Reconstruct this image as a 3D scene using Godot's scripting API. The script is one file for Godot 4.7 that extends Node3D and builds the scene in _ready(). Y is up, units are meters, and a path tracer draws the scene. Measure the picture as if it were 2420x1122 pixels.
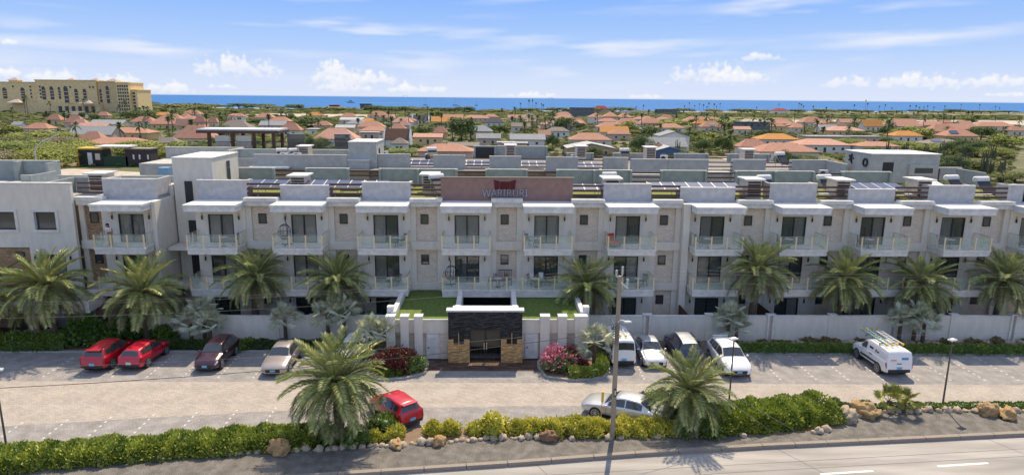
extends Node3D

var rng := RandomNumberGenerator.new()
var M := {}
var UNIT: ArrayMesh


class MB:
	var v := PackedVector3Array()
	var n := PackedVector3Array()
	var c := PackedColorArray()
	var col := Color(1, 1, 1)

	func tri3(a: Vector3, b: Vector3, d: Vector3, na: Vector3, nb: Vector3, nd: Vector3) -> void:
		if (b - a).cross(d - a).dot(na + nb + nd) < 0.0:
			v.append(a); v.append(b); v.append(d)
			n.append(na); n.append(nb); n.append(nd)
		else:
			v.append(a); v.append(d); v.append(b)
			n.append(na); n.append(nd); n.append(nb)
		c.append(col); c.append(col); c.append(col)

	func tri(a: Vector3, b: Vector3, d: Vector3) -> void:
		var m := (b - a).cross(d - a).normalized()
		tri3(a, b, d, m, m, m)

	func quad(a: Vector3, b: Vector3, d: Vector3, e: Vector3) -> void:
		var m := (d - a).cross(e - b).normalized()
		tri3(a, b, d, m, m, m)
		tri3(a, d, e, m, m, m)

	func box(lo: Vector3, hi: Vector3) -> void:
		obox((lo + hi) / 2.0, (hi - lo) / 2.0, Basis())

	func obox(o: Vector3, h: Vector3, b: Basis) -> void:
		var x := b.x * h.x
		var y := b.y * h.y
		var z := b.z * h.z
		quad(o - x - y + z, o + x - y + z, o + x + y + z, o - x + y + z)
		quad(o + x - y - z, o - x - y - z, o - x + y - z, o + x + y - z)
		quad(o + x - y + z, o + x - y - z, o + x + y - z, o + x + y + z)
		quad(o - x - y - z, o - x - y + z, o - x + y + z, o - x + y - z)
		quad(o - x + y + z, o + x + y + z, o + x + y - z, o - x + y - z)
		quad(o - x - y - z, o + x - y - z, o + x - y + z, o - x - y + z)

	func bar(a: Vector3, b: Vector3, w: float, h := -1.0) -> void:
		var z := (b - a)
		var l := z.length()
		if l < 0.0001:
			return
		z /= l
		var up := Vector3.UP if absf(z.y) < 0.95 else Vector3.RIGHT
		var x := up.cross(z).normalized()
		obox((a + b) / 2.0, Vector3(w / 2.0, (h if h > 0.0 else w) / 2.0, l / 2.0), Basis(x, z.cross(x), z))

	func tube(p: Array, r: Array, sides := 8, cap := true) -> void:
		var rings := []
		for i in p.size():
			var t: Vector3 = (p[mini(i + 1, p.size() - 1)] - p[maxi(i - 1, 0)]).normalized()
			var up := Vector3.UP if absf(t.y) < 0.9 else Vector3.BACK
			var x := up.cross(t).normalized()
			var y := t.cross(x)
			var ring := []
			for k in sides:
				var a := TAU * k / sides
				ring.append(x * cos(a) + y * sin(a))
			rings.append(ring)
		for i in p.size() - 1:
			var a: Vector3 = p[i]
			var b: Vector3 = p[i + 1]
			for k in sides:
				var q := (k + 1) % sides
				var n0: Vector3 = rings[i][k]
				var n1: Vector3 = rings[i][q]
				var n2: Vector3 = rings[i + 1][q]
				var n3: Vector3 = rings[i + 1][k]
				tri3(a + n0 * r[i], a + n1 * r[i], b + n2 * r[i + 1], n0, n1, n2)
				tri3(a + n0 * r[i], b + n2 * r[i + 1], b + n3 * r[i + 1], n0, n2, n3)
		if cap:
			for e in [0, p.size() - 1]:
				for k in sides:
					var q := (k + 1) % sides
					var o: Vector3 = p[e]
					var s: Vector3 = o + rings[e][k] * r[e]
					var u: Vector3 = o + rings[e][q] * r[e]
					if e == 0:
						tri(o, u, s)
					else:
						tri(o, s, u)

	func blob(o: Vector3, r: Vector3, rings: int, segs: int, rough := 0.0, noise: FastNoiseLite = null, flat_base := -2.0) -> void:
		var g := []
		for i in rings + 1:
			var row := []
			var th := PI * i / rings
			for k in segs:
				var ph := TAU * k / segs
				var d := Vector3(sin(th) * cos(ph), cos(th), sin(th) * sin(ph))
				var s := 1.0
				if noise:
					s += rough * noise.get_noise_3dv((d + o) * 10.0)
				d.y = maxf(d.y, flat_base)
				row.append(o + d * r * s)
			g.append(row)
		grid(g, true)

	func grid(g: Array, wrap := false) -> void:
		# smooth surface through rows of points, outside on the right hand of (row step) x (column step)
		var R := g.size()
		var C: int = g[0].size()
		var nn := []
		for i in R:
			var row := []
			for k in C:
				var l: int = (k - 1 + C) % C if wrap else maxi(k - 1, 0)
				var q: int = (k + 1) % C if wrap else mini(k + 1, C - 1)
				var dv: Vector3 = g[mini(i + 1, R - 1)][k] - g[maxi(i - 1, 0)][k]
				var du: Vector3 = g[i][q] - g[i][l]
				var m := du.cross(dv)
				if m.length() < 1e-9:
					dv = g[mini(i + 1, R - 1)][(k + C / 2) % C if wrap else k] - g[maxi(i - 1, 0)][k]
					m = Vector3.UP if i < R / 2 else Vector3.DOWN
				row.append(m.normalized())
			nn.append(row)
		for i in R - 1:
			for k in (C if wrap else C - 1):
				var q: int = (k + 1) % C
				tri3(g[i][k], g[i][q], g[i + 1][q], nn[i][k], nn[i][q], nn[i + 1][q])
				tri3(g[i][k], g[i + 1][q], g[i + 1][k], nn[i][k], nn[i + 1][q], nn[i + 1][k])

	func leaf(o: Vector3, d: Vector3, side: Vector3, l: float, w: float, up: Vector3) -> void:
		# a small folded leaf: two triangles either side of the midrib
		var t := o + d * l
		var m := o + d * l * 0.45 - up * w * 0.25
		var a := o + d * l * 0.45 + side * w
		var b := o + d * l * 0.45 - side * w
		var n1 := (t - o).cross(a - o).normalized()
		if n1.dot(up) < 0.0:
			n1 = -n1
		tri3(o, a, t, n1, n1, n1)
		tri3(o, t, b, n1, n1, n1)

	func mesh() -> ArrayMesh:
		var a := []
		a.resize(Mesh.ARRAY_MAX)
		a[Mesh.ARRAY_VERTEX] = v
		a[Mesh.ARRAY_NORMAL] = n
		a[Mesh.ARRAY_COLOR] = c
		var m := ArrayMesh.new()
		m.add_surface_from_arrays(Mesh.PRIMITIVE_TRIANGLES, a)
		return m


func lin(r: float, g: float, b: float) -> Color:
	return Color(r, g, b).linear_to_srgb()


func mat(called: String, r: float, g: float, b: float, rough := 0.8, metal := 0.0) -> StandardMaterial3D:
	var m := StandardMaterial3D.new()
	m.resource_name = called
	m.albedo_color = lin(r, g, b)
	m.roughness = rough
	m.metallic = metal
	M[called] = m
	return m


func vmat(called: String, rough := 0.7, back := Color(0, 0, 0)) -> StandardMaterial3D:
	var m := mat(called, 1, 1, 1, rough)
	m.vertex_color_use_as_albedo = true
	if back != Color(0, 0, 0):
		m.backlight_enabled = true
		m.backlight = back
	return m


func noise_tex(freq: float, lo: float, hi: float, sd: int, size := 512, oct := 4, kind := FastNoiseLite.TYPE_SIMPLEX_SMOOTH) -> NoiseTexture2D:
	var f := FastNoiseLite.new()
	f.noise_type = kind
	f.seed = sd
	f.frequency = freq
	f.fractal_octaves = oct
	var t := NoiseTexture2D.new()
	t.noise = f
	t.width = size
	t.height = size
	t.seamless = true
	var g := Gradient.new()
	g.set_color(0, Color(lo, lo, lo))
	g.set_color(1, Color(hi, hi, hi))
	t.color_ramp = g
	return t


func tex(m: StandardMaterial3D, t: Texture2D, metres: float) -> StandardMaterial3D:
	m.albedo_texture = t
	m.uv1_triplanar = true
	m.uv1_world_triplanar = true
	m.uv1_scale = Vector3.ONE / metres
	return m


func detail(m: StandardMaterial3D, t: Texture2D, metres: float) -> StandardMaterial3D:
	# a second, coarser pattern multiplied over the first
	m.detail_enabled = true
	m.detail_albedo = t
	m.detail_blend_mode = BaseMaterial3D.BLEND_MODE_MUL
	m.detail_uv_layer = BaseMaterial3D.DETAIL_UV_2
	m.uv2_triplanar = true
	m.uv2_world_triplanar = true
	m.uv2_scale = Vector3.ONE / metres
	return m


func bricks(px: int, rows: int, per_row: float, joint: int, lo: float, hi: float, vary: float, sd: int, warm := 0.0) -> ImageTexture:
	# rows of stones of uneven length and tone with darker joints
	var im := Image.create(px, px, false, Image.FORMAT_RGB8)
	var r := RandomNumberGenerator.new()
	r.seed = sd
	var h := float(px) / rows
	for i in rows:
		var y0 := int(i * h)
		var y1 := int((i + 1) * h)
		var x := 0.0
		var start := r.randf() * px / per_row
		while x < px:
			var l := px / per_row * (1.0 + vary * r.randf_range(-0.5, 0.5))
			if px - x - l < px / per_row * 0.5:
				l = px - x
			var t := r.randf_range(lo, hi)
			var w := r.randf_range(-warm, warm)
			var cc := Color(clampf(t + w, 0, 1), t, clampf(t - w, 0, 1))
			var xa := int(x + start)
			var xb := int(x + l + start) - joint
			for xx in range(xa, xb):
				for yy in range(y0, y1 - joint):
					im.set_pixel(xx % px, yy, cc)
			x += l
	im.generate_mipmaps()
	return ImageTexture.create_from_image(im)


func root(called: String, label: String, category: String, at := Vector3.ZERO, turn := 0.0, group := "", kind := "") -> Node3D:
	var o := Node3D.new()
	o.name = called
	add_child(o, true)
	o.position = at
	o.rotation.y = turn
	tag(o, label, category, group, kind)
	return o


func tag(o: Node, label: String, category := "", group := "", kind := "") -> void:
	if label != "":
		o.set_meta("label", label)
	if category != "":
		o.set_meta("category", category)
	if group != "":
		o.set_meta("group", group)
	if kind != "":
		o.set_meta("kind", kind)


func put(called: String, mesh: Mesh, m: Material, parent: Node3D, at := Vector3.ZERO, b := Basis()) -> MeshInstance3D:
	var o := MeshInstance3D.new()
	o.name = called
	o.mesh = mesh
	o.material_override = m
	parent.add_child(o, true)
	o.transform = Transform3D(b, at)
	return o


func bx(called: String, parent: Node3D, m: Material, x0: float, x1: float, y0: float, y1: float, z0: float, z1: float) -> MeshInstance3D:
	# a box given in world axes, under a parent that is only moved
	var o := MeshInstance3D.new()
	o.name = called
	var b := MB.new()
	var h := Vector3(absf(x1 - x0), absf(y1 - y0), absf(z1 - z0)) / 2.0
	b.obox(Vector3.ZERO, h, Basis())
	o.mesh = b.mesh()
	o.material_override = m
	parent.add_child(o, true)
	o.position = Vector3(x0 + x1, y0 + y1, z0 + z1) / 2.0 - (parent.global_position if parent != self else Vector3.ZERO)
	return o


func copy(o: Node3D, at: Vector3, turn: float, label: String, group := "") -> Node3D:
	var d: Node3D = o.duplicate()
	d.name = str(o.name).rstrip("0123456789")
	add_child(d, true)
	d.position = at
	d.rotation = Vector3(0, turn, 0)
	d.set_meta("label", label)
	if group != "":
		d.set_meta("group", group)
	return d


func structure(called: String, mesh: Mesh, m: Material, at := Vector3.ZERO) -> MeshInstance3D:
	var o := put(called, mesh, m, self, at)
	o.set_meta("kind", "structure")
	return o


func sheet(called: String, m: Material, y: float, pts: Array, label := "") -> MeshInstance3D:
	# a flat polygon on the ground, points as Vector2(x, z)
	var b := MB.new()
	var pv := PackedVector2Array(pts)
	var idx := Geometry2D.triangulate_polygon(pv)
	for i in range(0, idx.size(), 3):
		var p: Array = []
		for k in 3:
			p.append(Vector3(pv[idx[i + k]].x, y, pv[idx[i + k]].y))
		if (p[1] - p[0]).cross(p[2] - p[0]).y < 0.0:
			p.reverse()
		b.tri(p[0], p[1], p[2])
	var o := structure(called, b.mesh(), m)
	if label != "":
		o.set_meta("label", label)
	return o


func _ready() -> void:
	rng.seed = 20417
	camera_and_light()
	materials()
	ground()
	hotel_front()
	hotel_left()
	hotel_rear()
	entrance()
	boundary()
	far_land()
	cars()
	near_plants()
	street_things()
	rocks()
	roof_things()
	balcony_things()


func camera_and_light() -> void:
	var cam := Camera3D.new()
	cam.name = "camera"
	cam.position = Vector3(0, 18, 0)
	cam.rotation_degrees = Vector3(-11.87, -1.7, 0.55)
	cam.fov = 39.33
	cam.near = 0.3
	cam.far = 60000.0
	add_child(cam)
	cam.current = true
	var sun := DirectionalLight3D.new()
	sun.name = "sun"
	add_child(sun)
	sun.look_at_from_position(Vector3.ZERO, Vector3(-0.72, -4.42, 2.78), Vector3.UP)
	sun.light_color = Color(1.0, 0.93, 0.82)
	sun.light_energy = 1.35
	sun.light_angular_distance = 0.5
	sun.shadow_enabled = true
	var sky := Sky.new()
	var pm := PanoramaSkyMaterial.new()
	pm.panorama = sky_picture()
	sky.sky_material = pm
	var e := Environment.new()
	e.background_mode = Environment.BG_SKY
	e.sky = sky
	e.tonemap_mode = Environment.TONE_MAPPER_LINEAR
	e.tonemap_exposure = 1.36
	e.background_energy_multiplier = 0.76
	e.sdfgi_enabled = true
	e.ssao_enabled = true
	e.ssil_enabled = true
	var w := WorldEnvironment.new()
	w.name = "world"
	w.environment = e
	add_child(w)


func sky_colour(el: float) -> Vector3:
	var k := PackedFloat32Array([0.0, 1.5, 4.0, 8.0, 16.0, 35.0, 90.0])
	var cs := [Vector3(0.70, 0.77, 0.93), Vector3(0.63, 0.73, 0.94), Vector3(0.44, 0.62, 0.95), Vector3(0.255, 0.475, 0.95), Vector3(0.33, 0.50, 0.88), Vector3(0.44, 0.55, 0.82), Vector3(0.46, 0.55, 0.78)]  # upper stops, out of view, made paler and brighter to fill the shade
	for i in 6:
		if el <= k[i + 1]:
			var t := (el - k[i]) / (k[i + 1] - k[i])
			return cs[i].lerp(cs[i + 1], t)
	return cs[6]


func sky_picture() -> ImageTexture:
	# air, high thin cloud and low heaped cloud, all round the horizon
	var W := 2048
	var H := 1024
	var im := Image.create(W, H, false, Image.FORMAT_RGBF)
	var f := FastNoiseLite.new()
	f.seed = 11
	f.frequency = 1.0
	f.fractal_octaves = 4
	var f2 := FastNoiseLite.new()
	f2.seed = 5
	f2.frequency = 1.0
	f2.fractal_octaves = 2
	for y in H / 2:
		var el := 90.0 - (y + 0.5) * 180.0 / H
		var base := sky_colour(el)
		var wide := 1.0 if el < 30.0 else cos(deg_to_rad(el)) / 0.866
		if el > 40.0:
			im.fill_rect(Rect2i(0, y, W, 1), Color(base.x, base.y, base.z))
			continue
		var fade := clampf((40.0 - el) / 8.0, 0.0, 1.0) * clampf((el - 0.6) / 2.0, 0.0, 1.0)
		for x in W:
			var az := x * TAU / W
			var p := Vector3(cos(az), 0, sin(az)) * 3.2 * wide
			var tilt := el + 0.6 * sin(az * 3.0 + 1.0) - 1.4 * sin(az * 2.0 + 0.4)
			var a := f.get_noise_3d(p.x + tilt * 0.12, tilt * 0.62, p.z)
			var s := clampf((a + 0.02) * 2.3, 0.0, 1.0)
			if s > 0.0:
				s *= clampf(f2.get_noise_3d(p.x * 0.8, tilt * 0.2, p.z * 0.8) * 1.8 + 0.62, 0.0, 1.0) * fade * 0.9
			var q := base.lerp(Vector3(0.80, 0.84, 0.96), s)
			im.set_pixel(x, y, Color(q.x, q.y, q.z))
	var low := sky_colour(0.0)
	im.fill_rect(Rect2i(0, H / 2, W, H / 2), Color(low.x * 0.8, low.y * 0.8, low.z * 0.8))
	im.resize(4096, 2048, Image.INTERPOLATE_CUBIC)
	var heaps := [[-20.33, 1.82, 3.28, 2.16], [-12.69, 1.32, 2.36, 2.38], [-10.67, 1.21, 3.08, 1.4], [-6.38, 0.51, 2.81, 0.9], [-12.22, 0.58, 2.21, 0.84], [-32.23, 0.88, 1.88, 1.38], [-28.62, 0.81, 1.67, 1.08], [-25.3, 0.29, 1.88, 1.11], [-34.93, 1.1, 0.93, 0.83], [-34.56, 3.21, 0.7, 0.4], [17.8, 1.7, 3.4, 2.1], [21.38, 3.2, 1.79, 0.7], [19.59, 1.62, 2.84, 0.98], [27.84, 1.27, 1.7, 1.05], [32.37, 1.2, 2.81, 1.25], [36.87, 1.19, 2.1, 1.19], [3.19, 0.08, 2.67, 0.7], [12.7, 0.07, 1.54, 0.55], [-21.61, 0.6, 1.21, 0.38], [37.66, 0.45, 1.37, 0.39]]
	var r := RandomNumberGenerator.new()
	r.seed = 88
	var az := 43.0
	while az < 322.0:
		var big := r.randf()
		heaps.append([az, r.randf_range(0.2, 2.0), lerpf(0.9, 3.4, big), lerpf(0.4, 2.1, big)])
		az += r.randf_range(2.0, 7.0)
	var g := FastNoiseLite.new()
	g.seed = 31
	g.frequency = 1.0
	g.fractal_octaves = 5
	g.fractal_gain = 0.55
	for hp in heaps:
		var cx: float = hp[0]
		var base: float = hp[1]
		var hw: float = hp[2]
		var ht: float = hp[3]
		var k := 4096.0 / 360.0
		for yy in range(int((90.0 - base - ht * 1.5) * k), mini(1023, int((90.0 - base + ht * 0.35) * k))):
			var e := (90.0 - (yy + 0.5) / k - base) / ht
			for xx in range(int((cx - hw * 1.25) * k), int((cx + hw * 1.25) * k)):
				var a := ((xx + 0.5) / k - cx) / hw
				var dome := sqrt(maxf(0.0, 1.0 - a * a))
				var lump := g.get_noise_3d(a * hw * 1.5 + cx, e * ht * 2.0, 3.0)
				var top := dome * (0.62 + 0.55 * g.get_noise_2d(a * hw * 0.9 + cx, 7.0)) + 0.42 * lump
				var d := minf(top - e, (e + 0.22) * 1.4 + lump * 0.5)
				if e < 0.25:
					d = minf(d, (1.0 - absf(a)) * 1.2 + lump * 0.7)
				var al := smoothstep(0.0, 0.36, d)
				if al <= 0.0:
					continue
				var lit := clampf(0.55 + e * 0.55 + lump * 0.5, 0.0, 1.0)
				al *= lerpf(0.45, 0.90, clampf(e * 1.3 + 0.25, 0.0, 1.0))
				var cloud := Vector3(0.74, 0.78, 0.90).lerp(Vector3(1.0, 0.98, 0.96), lit)
				var px := posmod(xx, 4096)
				var o := im.get_pixel(px, yy)
				var q := Vector3(o.r, o.g, o.b).lerp(cloud, al)
				im.set_pixel(px, yy, Color(q.x, q.y, q.z))
	return ImageTexture.create_from_image(im)


func ramp_tex(freq: float, cols: Array, sd: int, size := 512, oct := 4) -> NoiseTexture2D:
	var t := noise_tex(freq, 0, 1, sd, size, oct)
	var g := Gradient.new()
	g.offsets = PackedFloat32Array([])
	var offs := PackedFloat32Array()
	var cc := PackedColorArray()
	for i in cols.size():
		offs.append(float(i) / (cols.size() - 1))
		cc.append(lin(cols[i].x, cols[i].y, cols[i].z))
	g.offsets = offs
	g.colors = cc
	t.color_ramp = g
	return t


func materials() -> void:
	var plain := noise_tex(0.012, 0.93, 1.0, 3)
	var stain := noise_tex(0.02, 0.88, 1.0, 9)
	var grain := noise_tex(0.16, 0.86, 1.0, 21, 512, 3)
	var leafy := noise_tex(0.05, 0.55, 1.0, 27)
	detail(tex(mat("plaster", 0.90, 0.83, 0.72, 0.9), grain, 1.7), stain, 9.0)
	var streak := noise_tex(0.02, 0.93, 1.0, 8, 512, 5)
	M["plaster"].detail_albedo = streak
	M["plaster"].uv2_scale = Vector3(0.16, 0.05, 0.16)
	detail(tex(mat("parapet_paint", 0.62, 0.605, 0.60, 0.9), grain, 1.7), stain, 6.0)  # wall plaster greyed and darkened to offset light bounced off the canopies
	detail(tex(mat("trim", 0.86, 0.825, 0.76, 0.85), plain, 3.0), stain, 7.0)
	detail(tex(mat("white", 0.86, 0.85, 0.83, 0.8), plain, 3.3), stain, 8.0)
	detail(tex(mat("sage", 0.43, 0.465, 0.44, 0.9), grain, 1.9), stain, 8.0)
	detail(tex(mat("rear_plaster", 0.61, 0.605, 0.54, 0.9), grain, 1.9), stain, 10.0)
	detail(tex(mat("sign_wall", 0.38, 0.235, 0.195, 0.9), grain, 1.8), stain, 7.0)
	mat("logo_red", 0.10, 0.012, 0.014, 0.85)
	mat("letter", 0.30, 0.36, 0.46, 0.35, 0.6)
	tex(mat("board", 0.12, 0.055, 0.04, 0.7), noise_tex(0.06, 0.7, 1.0, 31), 1.1)
	detail(tex(mat("turf", 0.40, 0.45, 0.07, 0.95), leafy, 1.3), noise_tex(0.03, 0.72, 1.0, 71), 4.0)
	detail(tex(mat("turf_green", 0.26, 0.38, 0.06, 0.95), leafy, 1.3), noise_tex(0.03, 0.72, 1.0, 72), 5.0)
	mat("frame", 0.03, 0.032, 0.036, 0.45, 0.3)
	var gl := mat("glass", 0.05, 0.07, 0.07, 0.03)
	gl.albedo_color = Color(0.35, 0.42, 0.42, 0.22)
	gl.transparency = BaseMaterial3D.TRANSPARENCY_ALPHA
	var rg := mat("rail_glass", 0.5, 0.6, 0.58, 0.02)
	rg.albedo_color = Color(0.75, 0.88, 0.84, 0.10)
	rg.transparency = BaseMaterial3D.TRANSPARENCY_ALPHA
	mat("dark_glass", 0.11, 0.12, 0.13, 0.05, 0.55)
	tex(mat("curtain", 0.86, 0.82, 0.72, 0.9), noise_tex(0.05, 0.7, 1.0, 41, 256), 0.6)  # pale cloth, on some doors standing in for reflections in the panes
	tex(mat("grey_curtain", 0.48, 0.47, 0.44, 0.9), noise_tex(0.05, 0.7, 1.0, 42, 256), 0.6)  # grey cloth, likewise standing in for some reflections in the panes
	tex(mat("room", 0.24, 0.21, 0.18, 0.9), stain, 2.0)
	mat("brass", 0.78, 0.62, 0.38, 0.5, 0.1)
	mat("steel", 0.42, 0.43, 0.44, 0.35, 0.8)
	mat("lamp_black", 0.02, 0.02, 0.022, 0.5)
	mat("lamp_gold", 0.62, 0.38, 0.10, 0.5)
	var pale := tex(mat("pale_stone", 0.84, 0.71, 0.58, 0.95), bricks(512, 34, 9.0, 1, 0.91, 1.0, 0.9, 4, 0.02), 1.9)
	pale.normal_enabled = false
	tex(mat("brown_stone", 0.52, 0.33, 0.19, 0.95), bricks(512, 34, 9.0, 1, 0.72, 1.0, 0.9, 5, 0.05), 1.9)
	tex(mat("gold_stone", 0.74, 0.46, 0.20, 0.95), bricks(512, 30, 9.0, 1, 0.70, 1.0, 0.9, 6, 0.07), 1.9)
	tex(mat("slate", 0.066, 0.064, 0.064, 0.95), bricks(512, 40, 7.0, 1, 0.45, 1.0, 0.9, 7, 0.03), 2.1)
	detail(tex(mat("paver_grey", 0.40, 0.375, 0.355, 0.95), bricks(512, 20, 10.0, 1, 0.93, 1.0, 0.1, 12, 0.01), 2.0), noise_tex(0.02, 0.80, 1.0, 13, 512, 5), 13.0)
	detail(tex(mat("paver_beige", 0.51, 0.45, 0.385, 0.95), bricks(512, 24, 12.0, 1, 0.90, 1.0, 0.1, 14, 0.02), 2.0), noise_tex(0.02, 0.90, 1.0, 15, 512, 5), 17.0)
	tex(mat("paver_brown", 0.17, 0.10, 0.07, 0.8), bricks(512, 12, 5.0, 2, 0.6, 1.0, 0.1, 16, 0.06), 2.4)
	detail(tex(mat("concrete_road", 0.50, 0.465, 0.42, 0.95), noise_tex(0.09, 0.88, 1.0, 17), 1.9), noise_tex(0.015, 0.78, 1.0, 18, 512, 5), 17.0)
	M["concrete_road"].uv2_scale = Vector3(0.016, 0.05, 0.11)
	tex(mat("kerb", 0.40, 0.34, 0.28, 0.95), noise_tex(0.05, 0.7, 1.0, 19), 2.0)
	tex(mat("pale_kerb", 0.50, 0.49, 0.47, 0.95), noise_tex(0.05, 0.7, 1.0, 20), 2.0)
	tex(mat("gravel", 0.56, 0.51, 0.44, 1.0), noise_tex(0.16, 0.30, 1.0, 22, 1024, 3), 9.0)
	detail(M["gravel"], noise_tex(0.02, 0.72, 1.0, 23, 512, 5), 8.0)
	detail(tex(mat("soil", 0.42, 0.30, 0.20, 1.0), noise_tex(0.2, 0.55, 1.0, 24), 2.2), stain, 5.0)
	mat("joint", 0.16, 0.145, 0.13, 1.0)
	mat("paint", 0.80, 0.78, 0.73, 0.8)
	mat("worn_paint", 0.56, 0.53, 0.48, 0.9)
	tex(mat("earth", 1, 1, 1, 1.0), ramp_tex(0.012, [Vector3(0.12, 0.15, 0.045), Vector3(0.17, 0.20, 0.07), Vector3(0.30, 0.25, 0.13), Vector3(0.50, 0.38, 0.24)], 25, 1024, 6), 150.0)
	detail(M["earth"], noise_tex(0.05, 0.55, 1.0, 26), 9.0)
	tex(mat("sand", 0.60, 0.51, 0.40, 1.0), noise_tex(0.03, 0.78, 1.0, 28), 40.0)
	tex(mat("heath", 1, 1, 1, 1.0), ramp_tex(0.03, [Vector3(0.13, 0.14, 0.055), Vector3(0.22, 0.20, 0.09), Vector3(0.33, 0.26, 0.14)], 29, 512, 5), 60.0)
	var sea := tex(mat("sea", 1, 1, 1, 0.5), ramp_tex(0.015, [Vector3(0.04, 0.145, 0.36), Vector3(0.06, 0.19, 0.43)], 30, 512, 5), 400.0)
	sea.metallic_specular = 0.12
	sea.normal_enabled = true
	var wn := noise_tex(0.05, 0.0, 1.0, 33)
	wn.as_normal_map = true
	wn.bump_strength = 4.0
	sea.normal_texture = wn
	mat("shallows", 0.11, 0.30, 0.47, 0.5)
	vmat("frond", 0.4, Color(0.24, 0.28, 0.08))
	vmat("leaf", 0.5, Color(0.28, 0.31, 0.08))
	vmat("far_leaf", 0.85, Color(0.20, 0.24, 0.06))
	vmat("petal", 0.7, Color(0.12, 0.04, 0.05))
	vmat("painted", 0.6)
	tex(mat("bark", 0.23, 0.17, 0.115, 1.0), noise_tex(0.1, 0.45, 1.0, 34), 0.9)
	tex(mat("pole_wood", 0.60, 0.50, 0.36, 1.0), noise_tex(0.09, 0.5, 1.0, 35), 1.3)
	tex(mat("boulder_gold", 0.72, 0.47, 0.22, 1.0), noise_tex(0.04, 0.5, 1.0, 36), 1.4)
	tex(mat("boulder_pale", 0.72, 0.58, 0.42, 1.0), noise_tex(0.04, 0.5, 1.0, 37), 1.2)
	tex(mat("edge_stone", 0.78, 0.63, 0.45, 1.0), noise_tex(0.05, 0.55, 1.0, 38), 0.9)
	mat("gate_panel", 0.085, 0.075, 0.05, 0.9)
	mat("deck", 0.22, 0.205, 0.19, 0.9)
	mat("rubber", 0.018, 0.018, 0.019, 0.8)
	mat("alloy", 0.5, 0.5, 0.52, 0.3, 0.7)
	mat("plate", 0.16, 0.42, 0.62, 0.5)
	mat("plate_white", 0.6, 0.66, 0.7, 0.5)
	mat("red_lamp", 0.35, 0.01, 0.012, 0.2)
	mat("clear_lamp", 0.62, 0.63, 0.66, 0.12, 0.3)
	mat("black_plastic", 0.025, 0.025, 0.027, 0.6)
	var cg := mat("car_glass", 0.085, 0.095, 0.105, 0.04, 0.6)
	cg.metallic_specular = 0.6
	tex(mat("thatch", 0.36, 0.29, 0.20, 1.0), noise_tex(0.12, 0.45, 1.0, 39), 2.0)
	mat("solar", 0.06, 0.075, 0.14, 0.35)
	mat("galv", 0.62, 0.63, 0.64, 0.5, 0.3)
	mat("yellow", 0.70, 0.45, 0.05, 0.6)
	mat("insulator", 0.66, 0.64, 0.60, 0.3)
	mat("wire", 0.03, 0.03, 0.03, 0.7)
	mat("pale_wire", 0.20, 0.19, 0.18, 0.7)
	mat("red_cloth", 0.50, 0.04, 0.02, 0.9)
	mat("blue_plastic", 0.18, 0.32, 0.46, 0.6)
	mat("sky_blue", 0.06, 0.25, 0.6, 0.6)


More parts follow.
